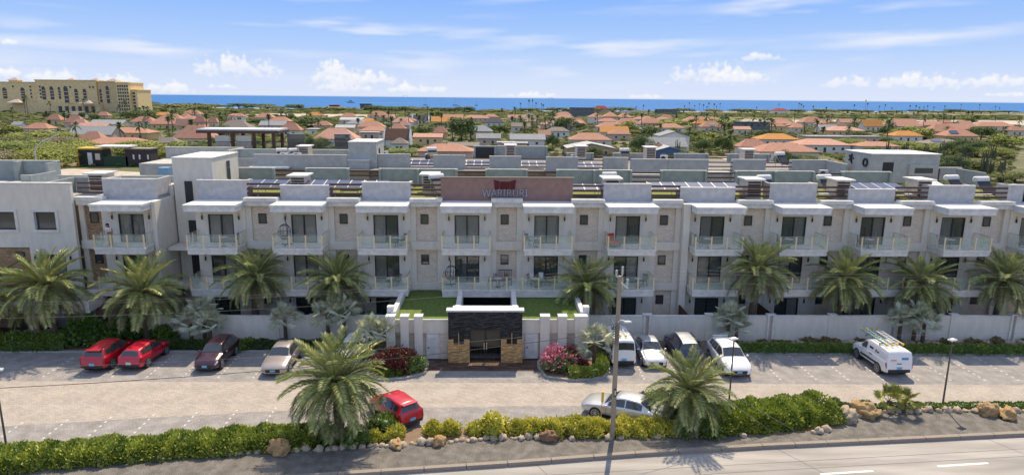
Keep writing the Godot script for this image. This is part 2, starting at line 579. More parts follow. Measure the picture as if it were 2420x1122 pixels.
func ground() -> void:
	var shore := [Vector2(-1900, -1500), Vector2(-689, -1295), Vector2(-571, -1181), Vector2(-398, -999), Vector2(-276, -955), Vector2(-157, -949), Vector2(-37, -915), Vector2(114, -982), Vector2(281, -1025), Vector2(482, -1111), Vector2(694, -1167), Vector2(972, -1211), Vector2(2600, -1500)]
	sheet("ground", M["earth"], -0.03, [Vector2(-1900, 400)] + shore + [Vector2(2600, 400)])
	sheet("sea", M["sea"], -0.7, [Vector2(-42000, -700), Vector2(-42000, -52000), Vector2(42000, -52000), Vector2(42000, -700)])
	var shal := []
	for p in shore:
		shal.append(p + Vector2(0, 60))
	for i in range(shore.size() - 1, -1, -1):
		shal.append(shore[i] + Vector2(0, -55 - 20 * sin(i * 2.1)))
	sheet("shallow_water", M["shallows"], -0.6, shal, "pale turquoise shallow water along the shore")
	var beach := []
	for p in shore:
		beach.append(p + Vector2(0, -6))
	for i in range(shore.size() - 1, -1, -1):
		beach.append(shore[i] + Vector2(0, 26 + 8 * sin(i * 1.7)))
	sheet("beach", M["sand"], 0.06, beach, "pale sand strip at the water's edge")
	sheet("heath_field", M["heath"], 0.05, [Vector2(-480, -880), Vector2(-330, -620), Vector2(-120, -520), Vector2(60, -560), Vector2(240, -640), Vector2(330, -700), Vector2(620, -800), Vector2(900, -900), Vector2(920, -1090), Vector2(480, -1010), Vector2(110, -890), Vector2(-40, -840), Vector2(-280, -870)], "olive heath behind the beach")
	sheet("sand_field", M["sand"], 0.12, [Vector2(-230, -640), Vector2(-160, -597), Vector2(-110, -600), Vector2(-90, -640), Vector2(-150, -690), Vector2(-230, -690)], "bare sandy lot behind the beach on the left")
	sheet("sand_field", M["sand"], 0.12, [Vector2(200, -560), Vector2(330, -520), Vector2(600, -560), Vector2(640, -690), Vector2(430, -650), Vector2(220, -620)], "long bare sandy field on the right")
	sheet("sand_lot", M["sand"], 0.08, [Vector2(-150, -182), Vector2(-60, -150), Vector2(-55, -122), Vector2(-120, -126), Vector2(-175, -168)], "sandy ground round the dark cabins")
	sheet("sand_lot", M["sand"], 0.08, [Vector2(72, -212), Vector2(90, -212), Vector2(87, -186), Vector2(70, -186)], "bare pale yard beside the grey house")
	sheet("hotel_yard", M["paver_grey"], 0.02, [Vector2(-70, -47.2), Vector2(-70, -92), Vector2(60, -92), Vector2(60, -47.2)])
	var front := [Vector2(70, -36.2), Vector2(20.8, -36.1), Vector2(17, -35.9), Vector2(13.5, -36.0), Vector2(10.0, -36.9), Vector2(8.4, -36.3), Vector2(8.2, -34.5), Vector2(4, -34.1), Vector2(0, -34.0), Vector2(-5, -33.8), Vector2(-12.7, -33.1), Vector2(-18, -32.4), Vector2(-24, -31.6), Vector2(-34, -30.2), Vector2(-70, -26)]
	sheet("parking_area", M["paver_grey"], 0.004, [Vector2(-70, -45.3), Vector2(-30, -45.3), Vector2(-8.4, -45.3), Vector2(8.1, -44.9), Vector2(20, -44.75), Vector2(70, -44.0)] + front)
	sheet("driveway", M["paver_beige"], 0.008, [Vector2(-70, -41.0), Vector2(-31.4, -40.46), Vector2(0, -40.0), Vector2(34.6, -39.42), Vector2(70, -38.9), Vector2(70, -36.4), Vector2(32, -36.4), Vector2(20.8, -36.28), Vector2(13.6, -36.46), Vector2(5.2, -36.7), Vector2(1.7, -36.67), Vector2(-6.6, -36.5), Vector2(-13.35, -36.1), Vector2(-20.6, -35.25), Vector2(-27.1, -34.46), Vector2(-40, -32.6), Vector2(-70, -28.5)])
	sheet("entrance_terrace", M["paver_brown"], 0.014, [Vector2(-4.5, -44.2), Vector2(3.3, -44.2), Vector2(3.2, -41.85), Vector2(-4.4, -41.95)])
	var bed := []
	for i in range(front.size() - 1, -1, -1):
		bed.append(front[i])
	var stones := edge_line()
	for i in range(stones.size() - 1, -1, -1):
		bed.append(stones[i])
	sheet("front_bed", M["soil"], 0.12, bed)
	var kerb := kerb_line()
	var verge := []
	for p in stones:
		verge.append(p)
	for i in range(kerb.size() - 1, -1, -1):
		verge.append(kerb[i])
	sheet("gravel_verge", M["gravel"], 0.15, verge)
	var kb := MB.new()
	for i in kerb.size() - 1:
		var a: Vector2 = kerb[i]
		var b: Vector2 = kerb[i + 1]
		var nseg := int((b - a).length() / 2.4) + 1
		for k in nseg:
			var p := a.lerp(b, float(k) / nseg)
			var q := a.lerp(b, (k + 0.985) / nseg)
			kb.bar(Vector3(p.x, 0.06, p.y + 0.14), Vector3(q.x, 0.06, q.y + 0.14), 0.26, 0.30)
	structure("road_kerb", kb.mesh(), M["kerb"])
	var rd := []
	for p in kerb:
		rd.append(p + Vector2(0, 0.1))
	sheet("road", M["concrete_road"], 0.006, rd + [Vector2(70, -20), Vector2(-70, -6)])
	var mk := MB.new()
	for s in [[16.2, -29.18], [22.53, -29.83], [28.9, -30.42], [9.8, -28.55], [3.6, -27.95]]:
		mk.bar(Vector3(s[0], 0.008, s[1]), Vector3(s[0] + 2.8, 0.008, s[1] - 0.26), 0.14, 0.008)
	structure("lane_marking", mk.mesh(), M["paint"])
	var jt := MB.new()
	for s in [[2.2, -30.3, 3.6, -27.5], [15.0, -31.7, 16.9, -28.4], [-20, -27.3, 45, -32.9], [10, -29.2, 45, -32.2], [27.0, -32.7, 28.6, -29.5], [-6, -29.4, -5, -27.4]]:
		jt.bar(Vector3(s[0], 0.007, s[1]), Vector3(s[2], 0.007, s[3]), 0.025, 0.008)
	tag(structure("road_joint", jt.mesh(), M["joint"]), "dark sealed joints across the pale road")
	var dm := MB.new()
	for x in [-29.2, -26.95, -24.75, -22.5, -20.2, -17.88, -15.6, -13.3, -11.0, 10.0, 12.35, 14.7, 16.85, 19.02, 21.38, 23.52, 25.85, 28.2, 30.35, 32.65, 34.9]:
		var z: float = -40.75 + x * 0.016
		while z > -44.7:
			dm.box(Vector3(x - 0.05, 0.001, z - 0.09), Vector3(x + 0.05, 0.009, z + 0.09))
			z -= 0.5
	for x in [-30.6, -28.4, -26.24, -23.95, -21.7, -19.45, -17.12, -14.92, -12.76, -10.5, -8.2]:
		var z: float = -33.6 if x > -8 else -31.9 + (x + 26.0) * -0.125
		for k in 7:
			dm.box(Vector3(x - 0.05, 0.001, z - 0.09), Vector3(x + 0.05, 0.009, z + 0.09))
			z -= 0.5
	tag(structure("bay_marking", dm.mesh(), M["worn_paint"]), "rows of short white dashes between the parking bays")
	var rk := MB.new()
	for s in [[-70, -45.36, -8.45, -45.36], [8.15, -44.96, 20, -44.82], [20, -44.82, 70, -44.08]]:
		rk.bar(Vector3(s[0], 0.06, s[1]), Vector3(s[2], 0.06, s[3]), 0.16, 0.13)
	structure("parking_kerb", rk.mesh(), M["pale_kerb"])
	sheet("rear_bed", M["soil"], 0.10, [Vector2(-70, -45.42), Vector2(-8.6, -45.42), Vector2(-8.6, -47.3), Vector2(-70, -47.3)])
	sheet("rear_bed", M["soil"], 0.10, [Vector2(8.2, -45.0), Vector2(20, -44.88), Vector2(70, -44.14), Vector2(70, -47.3), Vector2(8.2, -47.3)])
	for pl in planters():
		var kp := MB.new()
		for i in pl.size():
			var a: Vector2 = pl[i]
			var b: Vector2 = pl[(i + 1) % pl.size()]
			kp.bar(Vector3(a.x, 0.07, a.y), Vector3(b.x, 0.07, b.y), 0.16, 0.15)
		structure("planter_kerb", kp.mesh(), M["pale_kerb"])
		sheet("planter_soil", M["soil"], 0.11, pl)


func edge_line() -> Array:
	return [Vector2(-70, -22.5), Vector2(-34, -27.6), Vector2(-23.8, -29.75), Vector2(-20.1, -30.4), Vector2(-15.2, -30.95), Vector2(-11.3, -31.4), Vector2(-6.9, -31.7), Vector2(-3.6, -32.05), Vector2(-0.3, -32.45), Vector2(2, -32.6), Vector2(7.6, -32.4), Vector2(10.1, -32.75), Vector2(14, -32.6), Vector2(18.4, -33.2), Vector2(20.3, -34.5), Vector2(22.6, -35.35), Vector2(25.8, -35.5), Vector2(31.4, -35.45), Vector2(36, -35.4), Vector2(70, -35.8)]


func kerb_line() -> Array:
	return [Vector2(-70, -21.5), Vector2(-34, -26.0), Vector2(-20, -27.95), Vector2(-7.45, -29.4), Vector2(0.8, -30.3), Vector2(7.4, -31.15), Vector2(14.3, -31.85), Vector2(21.5, -32.4), Vector2(29.6, -33.05), Vector2(45, -34.2), Vector2(70, -35.7)]


func planters() -> Array:
	return [[Vector2(-4.45, -43.4), Vector2(-4.48, -41.46), Vector2(-5.71, -40.56), Vector2(-7.37, -40.39), Vector2(-8.2, -41.0), Vector2(-8.4, -45.2), Vector2(-7.6, -43.7)], [Vector2(3.2, -43.4), Vector2(3.15, -42.5), Vector2(3.54, -40.7), Vector2(5.4, -40.15), Vector2(7.34, -40.65), Vector2(7.95, -42.1), Vector2(8.1, -44.9), Vector2(6.9, -43.6)]]


func railing(slab: Node3D, x0: float, x1: float, y: float, zf: float, zb: float, posts: int, sides := 3) -> void:
	# brass posts, clear glass and a thin handrail on the front and the two ends of a balcony
	for i in posts:
		var x := lerpf(x0 + 0.06, x1 - 0.06, float(i) / (posts - 1))
		bx("post", slab, M["brass"], x - 0.055, x + 0.055, y, y + 0.98, zf - 0.10, zf - 0.05)
		if i < posts - 1:
			var xb := lerpf(x0 + 0.06, x1 - 0.06, float(i + 1) / (posts - 1))
			bx("glass_panel", slab, M["rail_glass"], x + 0.07, xb - 0.07, y + 0.08, y + 0.92, zf - 0.082, zf - 0.07)
	bx("handrail", slab, M["steel"], x0 + 0.02, x1 - 0.02, y + 0.98, y + 1.01, zf - 0.095, zf - 0.055)
	for s in [1, 2]:
		if not (sides & s):
			continue
		var x: float = x0 + 0.08 if s == 1 else x1 - 0.08
		bx("post", slab, M["brass"], x - 0.03, x + 0.03, y, y + 0.98, (zf + zb) / 2 - 0.03, (zf + zb) / 2 + 0.03)
		bx("post", slab, M["brass"], x - 0.03, x + 0.03, y, y + 0.98, zb + 0.02, zb + 0.07)
		bx("glass_panel", slab, M["rail_glass"], x - 0.006, x + 0.006, y + 0.08, y + 0.92, zb + 0.1, zf - 0.14)
		bx("handrail", slab, M["steel"], x - 0.02, x + 0.02, y + 0.981, y + 1.011, zb + 0.02, zf - 0.1)


func glass_door(b: Node3D, x0: float, x1: float, y0: float, y1: float, z: float, seed_k: int, name_it := "balcony_door") -> void:
	var f := MB.new()
	var o := Vector3((x0 + x1) / 2, y0, z)
	var w := (x1 - x0) / 2
	var h := y1 - y0
	var t := 0.07
	f.box(Vector3(-w, 0, -0.06), Vector3(-w + t, h, 0.04))
	f.box(Vector3(w - t, 0, -0.06), Vector3(w, h, 0.04))
	f.box(Vector3(-w + t, h - t, -0.06), Vector3(w - t, h, 0.04))
	f.box(Vector3(-w + t, 0, -0.06), Vector3(w - t, 0.05, 0.04))
	f.box(Vector3(-0.05, 0.05, -0.05), Vector3(0.05, h - t, 0.03))
	var d := put(name_it, f.mesh(), M["frame"], b, o - b.global_position)
	bx("pane", d, M["glass"], x0 + t, o.x - 0.05, y0 + 0.05, y1 - t, z - 0.012, z)
	bx("pane", d, M["glass"], o.x + 0.05, x1 - t, y0 + 0.05, y1 - t, z - 0.042, z - 0.03)
	var look: String = ["pg", "pp", "p-", "pp", "pp", "p-", "g-", "-g", "-g", "g-", "-g"][(seed_k / 3) % 11] if seed_k % 3 == 2 else ["--", "-p", "g-", "--", "pg"][seed_k % 5]
	for k in 2:
		if look[k] == "-":
			continue
		var cm := MB.new()
		var n := 8
		for i in n:
			var a := float(i) / n * w * 0.92
			cm.box(Vector3(a, 0, 0.03 * (i % 2)), Vector3(a + w * 0.92 / n, h - 0.1, 0.03 * (i % 2) + 0.02))
		put("curtain", cm.mesh(), M["curtain"] if look[k] == "p" else M["grey_curtain"], d, Vector3(-w * 0.95 if k == 0 else 0.03, 0.02, -0.16))  # some of these paint in a reflection on the pane, others are curtains


func small_window(b: Node3D, cx: float, y0: float, y1: float, z: float, w := 0.62) -> void:
	var f := MB.new()
	var h := (y1 - y0)
	var t := 0.06
	f.box(Vector3(-w / 2, 0, 0), Vector3(-w / 2 + t, h, 0.06))
	f.box(Vector3(w / 2 - t, 0, 0), Vector3(w / 2, h, 0.06))
	f.box(Vector3(-w / 2 + t, h - t, 0), Vector3(w / 2 - t, h, 0.06))
	f.box(Vector3(-w / 2 + t, 0, 0), Vector3(w / 2 - t, t, 0.06))
	var d := put("window", f.mesh(), M["frame"], b, Vector3(cx, y0, z) - b.global_position)
	bx("pane", d, M["dark_glass"], cx - w / 2 + t, cx + w / 2 - t, y0 + t, y1 - t, z + 0.005, z + 0.03)


func wall_lamp(b: Node3D, x: float, y: float, z: float) -> void:
	var l := bx("wall_lamp", b, M["lamp_black"], x - 0.045, x + 0.045, y - 0.28, y + 0.02, z, z + 0.1)
	bx("lamp_shade", l, M["lamp_gold"], x - 0.035, x + 0.035, y + 0.02, y + 0.22, z + 0.01, z + 0.08)


func slab_mesh(w: float, h: float, d: float, lip: float) -> ArrayMesh:
	# a thick balcony slab or canopy with a proud upper edge; origin at the middle of its back top edge
	var m := MB.new()
	m.box(Vector3(-w / 2 + lip, -h, 0), Vector3(w / 2 - lip, -0.16, d - lip))
	m.box(Vector3(-w / 2, -0.16, 0), Vector3(w / 2, 0, d))
	return m.mesh()


func bay(b: Node3D, c: float, i: int, stone: String, ground_door := true, wide := false) -> void:
	# one bay of rooms: wall with three door openings, doors, lamps, balconies and a canopy
	var w := MB.new()
	var o := b.global_position
	var l := c - 1.9
	var r := c + 1.9
	var z0 := -51.25 - o.z
	var z1 := -51.0 - o.z
	var dl := c - 0.97 - o.x
	var dr := c + 0.97 - o.x
	var floors := [[0.15, 2.35, 3.1], [3.6, 5.78, 6.3], [6.8, 9.02, 10.05]]
	for k in 3:
		var f: Array = floors[k]
		var low: float = 0.0 if k == 0 else floors[k - 1][2]
		w.box(Vector3(l - o.x, low, z0), Vector3(dl, f[2], z1))
		w.box(Vector3(dr, low, z0), Vector3(r - o.x, f[2], z1))
		w.box(Vector3(dl, f[1], z0), Vector3(dr, f[2], z1))
		w.box(Vector3(dl, low, z0), Vector3(dr, f[0], z1))
	put("bay_wall", w.mesh(), M["plaster"], b)
	for k in 3:
		glass_door(b, c - 0.96, c + 0.96, floors[k][0], floors[k][1], -51.08, i * 3 + k, "balcony_door" if k > 0 else "terrace_door")
		wall_lamp(b, c - 1.4, floors[k][1] - 0.12, -50.998)
		wall_lamp(b, c + 1.4, floors[k][1] - 0.12, -50.998)
	put("canopy", slab_mesh(3.86, 0.52, 2.69, 0.05), M["white"], b, Vector3(c, 10.06, -51.69) - o)
	var s2 := put("balcony", slab_mesh(3.76, 0.5, 2.0, 0.04), M["trim"], b, Vector3(c, 6.8, -50.998) - o)
	railing(s2, c - 1.88, c + 1.88, 6.8, -49.0, -50.99, 4)
	if not wide:
		var s1 := put("balcony", slab_mesh(3.76, 0.55, 2.0, 0.04), M["trim"], b, Vector3(c, 3.6, -50.998) - o)
		railing(s1, c - 1.88, c + 1.88, 3.6, -49.0, -50.99, 4)


func gap(b: Node3D, x0: float, x1: float, wx: float, stone: String, k: int) -> void:
	# the recessed strip between two bays: pilasters, stone panel, bands and small windows
	var w := MB.new()
	var o := b.global_position
	var pw := minf(0.42, (x1 - x0) * 0.18)
	w.box(Vector3(x0, 0, -51.45) - Vector3(o.x, 0, o.z), Vector3(x0 + pw, 9.7, -51.1) - Vector3(o.x, 0, o.z))
	w.box(Vector3(x1 - pw, 0, -51.45) - Vector3(o.x, 0, o.z), Vector3(x1, 9.7, -51.1) - Vector3(o.x, 0, o.z))
	for y in [[3.0, 3.62, -50.97], [6.27, 6.93, -50.95]]:
		w.box(Vector3(x0 + 0.002, y[0], -51.44) - Vector3(o.x, 0, o.z), Vector3(x1 - 0.002, y[1], y[2]) - Vector3(o.x, 0, o.z))
	put("pilaster_wall", w.mesh(), M["plaster"], b)
	bx("cornice", b, M["trim"], x0, x1, 9.7, 10.05, -51.44, -50.85)
	bx("cornice", b, M["trim"], x0, x1, 10.052, 10.34, -51.44, -50.72)
	for y in [[0.1, 2.998], [3.622, 6.268], [6.932, 9.698]]:
		bx("stone_panel", b, M[stone], x0 + pw + 0.002, x1 - pw - 0.002, y[0], y[1], -51.46, -51.32)
	small_window(b, wx, 8.26, 9.04, -51.32)
	small_window(b, wx, 5.02, 5.80, -51.32)
	small_window(b, wx, 1.75, 2.5, -51.32)
	for q in [[0.35, 0.55], [0.72, 0.84]]:
		if k % 3 != 1:
			bx("soffit_light", b, M["lamp_black"], lerpf(x0, x1, q[0]), lerpf(x0, x1, q[1]), 9.64, 9.698, -51.2, -51.12)


func slats(b: Node3D, x0: float, x1: float, z: float, ys: Array, h := 0.13) -> void:
	for y in ys:
		bx("slat", b, M["board"], x0, x1, y - h / 2, y + h / 2, z - 0.03, z + 0.03)


func parapet(b: Node3D, m: Material, x0: float, x1: float, y0: float, y1: float, z: float, back: float, cap := true) -> void:
	# a parapet block with short returns; back < 0 turns the returns away from the camera
	var w := MB.new()
	var o := b.global_position
	var t := 0.2
	var za := minf(z, z + back)
	var zb := maxf(z, z + back)
	var v := Vector3(o.x, 0, o.z)
	if back < 0:
		w.box(Vector3(x0, y0, z - t) - v, Vector3(x1, y1, z) - v)
		w.box(Vector3(x0, y0, za) - v, Vector3(x0 + t, y1, z - t) - v)
		w.box(Vector3(x1 - t, y0, za) - v, Vector3(x1, y1, z - t) - v)
	else:
		w.box(Vector3(x0, y0, z) - v, Vector3(x1, y1, z + t) - v)
		w.box(Vector3(x0, y0, z + t) - v, Vector3(x0 + t, y1, zb) - v)
		w.box(Vector3(x1 - t, y0, z + t) - v, Vector3(x1, y1, zb) - v)
	put("parapet", w.mesh(), m, b)
	if cap:
		if back < 0:
			bx("coping", b, M["trim"], x0 - 0.02, x1 + 0.02, y1, y1 + 0.05, z - t - 0.02, z + 0.02)
		else:
			bx("coping", b, M["trim"], x0 - 0.02, x1 + 0.02, y1, y1 + 0.05, z - 0.02, z + t + 0.02)


func hotel_front() -> void:
	var b := root("hotel_wing", "long three-storey pale hotel wing with glass balconies behind the parking", "building", Vector3(11.5, 0, -55))
	var cs := [-21.0, -14.65, -8.32, -2.02, 4.22, 10.62, 17.32, 23.87, 30.22, 36.72, 43.2]
	var tops := [11.54, 11.17, 11.45, 0, 0, 11.44, 11.17, 11.55, 11.12, 11.45, 11.54]
	var wins := [-17.9, -11.64, -5.35, 0.94, 7.18, 13.54, 20.28, 26.7, 33.15, 39.64]
	for i in cs.size():
		bay(b, cs[i], i, "pale_stone", true, i == 3 or i == 4)
		if tops[i] > 0:
			var x0: float = cs[i] - 1.9
			if i == 6:
				x0 -= 0.6
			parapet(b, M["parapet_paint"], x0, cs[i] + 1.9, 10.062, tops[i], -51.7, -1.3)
			if i == 6:
				bx("pier", b, M["plaster"], 14.85, 15.38, 0, 10.06, -51.1, -50.45)
			else:
				bx("parapet_base", b, M["plaster"], x0 + 0.01, cs[i] + 1.89, 9.54, 10.058, -51.3, -51.002)
	for i in cs.size() - 1:
		var x0: float = cs[i] + 1.9
		var x1: float = cs[i + 1] - 1.9
		gap(b, x0, 14.84 if i == 5 else x1, wins[i], "pale_stone", i)
		if i == 3:
			continue
		slats(b, x0 + (0.0 if i != 2 else 0.0), x1 - (0.6 if i == 5 else 0.0), -51.75, [10.54, 10.91, 11.28], 0.16)
	for i in [6, 7, 8, 9]:
		bx("garden_fence", b, M["board"], cs[i] - 2.42, cs[i] - 2.34, 0.02, 1.95, -50.9, -47.9)
	# first floor balcony in the middle, running across two bays
	var s1 := put("balcony", slab_mesh(9.95, 0.6, 2.0, 0.04), M["trim"], b, Vector3(1.08, 3.6, -50.94) - b.global_position)
	railing(s1, -3.89, 6.05, 3.6, -48.94, -50.9, 9)
	# the sign wall
	bx("sign_wall", b, M["sign_wall"], -4.07, 6.28, 10.062, 11.88, -51.9, -51.7)
	bx("coping", b, M["kerb"], -4.2, 6.38, 11.88, 11.94, -51.94, -51.66)
	var tm := TextMesh.new()
	var sf := SystemFont.new()
	sf.font_names = PackedStringArray(["Droid Sans"])
	tm.font = sf
	tm.text = "WARIRURI"
	tm.font_size = 64
	tm.pixel_size = 0.0121
	tm.depth = 0.07
	var lt := put("lettering", tm, M["letter"], b, Vector3(0.955, 10.69, -51.655) - b.global_position)
	lt.set_meta("label", "blue-grey sign letters")
	var lg := MB.new()
	for q in [[-0.85, -0.80, -0.42, 0.42], [-0.38, -0.38, 0.38, 0.3], [0.42, 0.42, 0.80, 0.42]]:
		pass
	lg.col = Color(1, 1, 1)
	var z := 0.06
	for q in [[Vector2(-0.78, 0), Vector2(-0.44, 0), Vector2(-0.42, 0.62), Vector2(-0.86, 0.74)], [Vector2(-0.38, 0), Vector2(0.38, 0), Vector2(0.38, 0.60), Vector2(-0.38, 0.60)], [Vector2(0.44, 0), Vector2(0.78, 0), Vector2(0.86, 0.74), Vector2(0.42, 0.62)]]:
		var p := []
		for v2 in q:
			p.append(Vector3(v2.x, v2.y, 0))
		var f := Vector3(0, 0, z)
		lg.quad(p[0] + f, p[1] + f, p[2] + f, p[3] + f)
		for k in 4:
			var a: Vector3 = p[k]
			var d: Vector3 = p[(k + 1) % 4]
			lg.quad(a, d, d + f, a + f)
	put("emblem", lg.mesh(), M["logo_red"], b, Vector3(0.93, 10.98, -51.698) - b.global_position)
	for q in [[-0.36, 0.92], [1.08, 2.0]]:
		bx("sign_line", b, M["logo_red"], q[0], q[1], 10.28, 10.315, -51.7, -51.67)
	# body, floors, roof
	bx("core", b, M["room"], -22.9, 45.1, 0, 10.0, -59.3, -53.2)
	for y in [[3.15, 3.55], [6.35, 6.75], [9.6, 10.0]]:
		bx("floor_slab", b, M["plaster"], -22.85, 45.05, y[0], y[1], -53.19, -51.47)
	bx("end_wall", b, M["plaster"], -22.95, -22.7, 0, 10.05, -53.2, -51.26)
	bx("roof_slab", b, M["rear_plaster"], -22.9, 45.1, 10.005, 10.2, -59.6, -51.72)
	bx("roof_turf", b, M["turf"], -22.5, 45.0, 10.2, 10.24, -59.2, -51.95)
	# rear parapet of this wing, seen from inside
	var rp := [[-22.74, -19.34], [-16.65, -12.8], [-10.17, -3.18], [-0.68, 3.11], [5.68, 12.53], [15.11, 19.33], [21.91, 29.2], [31.68, 36.28]]
	for i in rp.size():
		parapet(b, M["sage"], rp[i][0], rp[i][1], 10.2, 11.7, -59.6, 0.45)
		if rp[i][1] - rp[i][0] > 6:
			bx("divider", b, M["sage"], (rp[i][0] + rp[i][1]) / 2 - 0.1, (rp[i][0] + rp[i][1]) / 2 + 0.1, 10.2, 11.72, -59.39, -59.0)
		if i > 0:
			slats(b, rp[i - 1][1], rp[i][0], -59.5, [10.7, 11.1, 11.5])
	# taller block on the roof at the right end
	var hb := MB.new()
	hb.box(Vector3(-3.6, 0, -2.6), Vector3(3.2, 2.75, 2.3))
	put("roof_house", hb.mesh(), M["rear_plaster"], b, Vector3(40.4, 10.2, -66.0) - b.global_position)
	bx("roof_house_top", b, M["white"], 36.7, 43.7, 12.95, 13.05, -68.7, -63.6)
	bx("door", b, M["frame"], 38.0, 39.05, 10.9, 12.2, -63.72, -63.66)
	bx("window_surround", b, M["rear_plaster"], 40.5, 43.2, 10.95, 12.0, -63.7, -63.35)
	bx("window", b, M["dark_glass"], 41.0, 42.8, 11.2, 11.7, -63.36, -63.33)
	bx("red_pipe", b, M["logo_red"], 43.72, 43.86, 10.2, 11.6, -64.0, -63.86)
	var em := MB.new()
	for k in 12:
		var a := TAU * k / 12.0
		em.bar(Vector3(0, cos(a) * 0.36, sin(a) * 0.36), Vector3(0, cos(a + TAU / 12) * 0.36, sin(a + TAU / 12) * 0.36), 0.13)
	put("round_emblem", em.mesh(), M["frame"], b, Vector3(36.72, 12.1, -64.6) - b.global_position)
	var pe := MB.new()
	for k in 5:
		var pa := TAU * k / 5.0 + 0.3
		pe.bar(Vector3.ZERO, Vector3(0, cos(pa) * 0.44, sin(pa) * 0.44), 0.13)
	pe.bar(Vector3(0, 0, 0), Vector3(0, -0.55, 0.25), 0.1)
	put("propeller_emblem", pe.mesh(), M["frame"], b, Vector3(36.72, 12.3, -67.3) - b.global_position)
	parapet(b, M["sage"], 43.9, 47.4, 10.2, 11.5, -66.0, 0.4)
	bx("parapet", b, M["sage"], 45.7, 45.95, 10.2, 11.6, -64.2, -60.4)
	bx("parapet", b, M["sage"], 42.6, 42.8, 10.2, 11.5, -53.2, -51.7)


func hotel_left() -> void:
	var b := root("hotel_wing", "left hotel block with square picture windows and brown stone panels", "building", Vector3(-35, 0, -55))
	var o := b.global_position
	var w := MB.new()
	var v := Vector3(o.x, 0, o.z)
	# front wall pieces round the two square windows and the first-floor door
	var z0 := -50.7
	var z1 := -50.4
	for q in [[-48.0, -37.75, 6.9, 11.4], [-37.75, -36.05, 6.9, 7.86], [-37.75, -36.05, 9.25, 11.4], [-36.05, -34.67, 6.9, 11.4], [-34.67, -33.09, 6.9, 7.86], [-34.67, -33.09, 9.25, 11.4], [-33.09, -31.75, 6.9, 11.4], [-35.35, -34.6, 0, 6.9], [-34.6, -32.75, 5.95, 6.9], [-34.6, -32.75, 0, 3.75], [-32.75, -31.75, 0, 6.9]]:
		w.box(Vector3(q[0], q[2], z0) - v, Vector3(q[1], q[3], z1) - v)
	w.box(Vector3(-48, 6.5, z0) - v, Vector3(-35.35, 6.9, z1 + 0.02) - v)
	put("front_wall", w.mesh(), M["plaster"], b)
	bx("stone_panel", b, M["brown_stone"], -48, -35.35, 0.0, 6.5, -50.75, -50.55)
	small_window(b, -36.2, 5.35, 6.12, -50.55)
	bx("coping", b, M["trim"], -48, -31.72, 11.4, 11.46, -50.74, -50.36)
	for x in [-36.9, -33.88]:
		var f := MB.new()
		for q in [[-0.98, -0.79, -0.18, 1.57], [0.79, 0.98, -0.18, 1.57], [-0.79, 0.79, 1.39, 1.57], [-0.79, 0.79, -0.18, 0.0]]:
			f.box(Vector3(q[0], q[2], 0), Vector3(q[1], q[3], 0.07))
		var d := put("picture_window", f.mesh(), M["trim"], b, Vector3(x, 7.86, -50.4) - o)
		bx("window_frame", d, M["frame"], x - 0.78, x + 0.78, 7.87, 7.93, -50.62, -50.5)
		bx("pane", d, M["dark_glass"], x - 0.79, x + 0.79, 7.86, 9.25, -50.66, -50.6)
	glass_door(b, -34.58, -32.77, 3.75, 5.94, -50.5, 1, "terrace_door")
	wall_lamp(b, -35.0, 5.8, -50.398)
	wall_lamp(b, -32.35, 5.8, -50.398)
	# recess and the bay of balconies
	bay(b, -27.82, 0, "brown_stone")
	gap(b, -31.75, -29.72, -30.75, "brown_stone", 1)
	slats(b, -32.0, -30.1, -51.75, [10.55, 10.92, 11.29])
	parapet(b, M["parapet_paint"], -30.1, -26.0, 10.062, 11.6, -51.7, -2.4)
	bx("bay_backing", b, M["plaster"], -29.4, -25.7, 9.54, 10.058, -51.3, -51.002)
	# right flank of this block, catching the sun
	bx("flank_wall", b, M["plaster"], -25.9, -25.63, 0.0, 10.055, -53.6, -50.42)
	bx("link_wall", b, M["plaster"], -26.4, -25.65, 0.0, 10.9, -55.2, -53.65)
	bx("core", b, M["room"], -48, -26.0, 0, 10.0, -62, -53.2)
	bx("roof_slab", b, M["rear_plaster"], -48, -25.95, 10.005, 10.2, -63, -51.72)
	bx("roof_floor", b, M["sage"], -47.9, -26, 10.2, 10.24, -62.9, -51.95)
	for y in [[3.15, 3.55], [6.35, 6.75]]:
		bx("floor_slab", b, M["plaster"], -31.7, -26.0, y[0], y[1], -53.19, -51.47)
	# roof walls
	bx("parapet", b, M["sage"], -33.9, -33.7, 10.24, 11.42, -54.3, -50.72)
	bx("parapet", b, M["sage"], -33.69, -31.2, 10.24, 11.4, -54.5, -54.3)
	bx("parapet", b, M["sage"], -37.6, -37.4, 10.24, 11.5, -58.0, -54.6)
	parapet(b, M["sage"], -49, -39.8, 10.2, 11.95, -62.2, 0.6)
	bx("buttress", b, M["sage"], -43.35, -43.0, 10.2, 11.94, -61.98, -61.2)
	bx("parapet", b, M["sage"], -40.0, -39.75, 10.2, 11.9, -61.5, -60.4)
	bx("parapet", b, M["rear_plaster"], -42.0, -26.2, 10.2, 10.9, -60.2, -60.0)
	bx("parapet", b, M["rear_plaster"], -26.4, -26.2, 10.2, 11.4, -60, -55.3)
	bx("parapet", b, M["sage"], -33.2, -30, 10.2, 11.1, -58.2, -58.0)
	# stair tower between the two blocks
	var t := root("stair_tower", "tall plain stair tower with a flat white roof left of the first balconies", "tower", Vector3(-23.9, 0, -56))
	bx("wall", t, M["plaster"], -25.5, -22.38, 0, 13.07, -59.0, -53.5)
	bx("roof", t, M["white"], -25.55, -22.33, 13.07, 13.14, -59.05, -53.45)
	bx("door", t, M["frame"], -24.65, -24.05, 9.0, 11.25, -53.5, -53.44)
	bx("door", t, M["frame"], -24.6, -23.95, 6.3, 8.08, -53.5, -53.44)
	bx("door", t, M["frame"], -24.6, -23.95, 3.3, 5.2, -53.5, -53.44)
	bx("tall_window", t, M["dark_glass"], -22.38, -22.32, 10.9, 12.6, -57.0, -56.4)
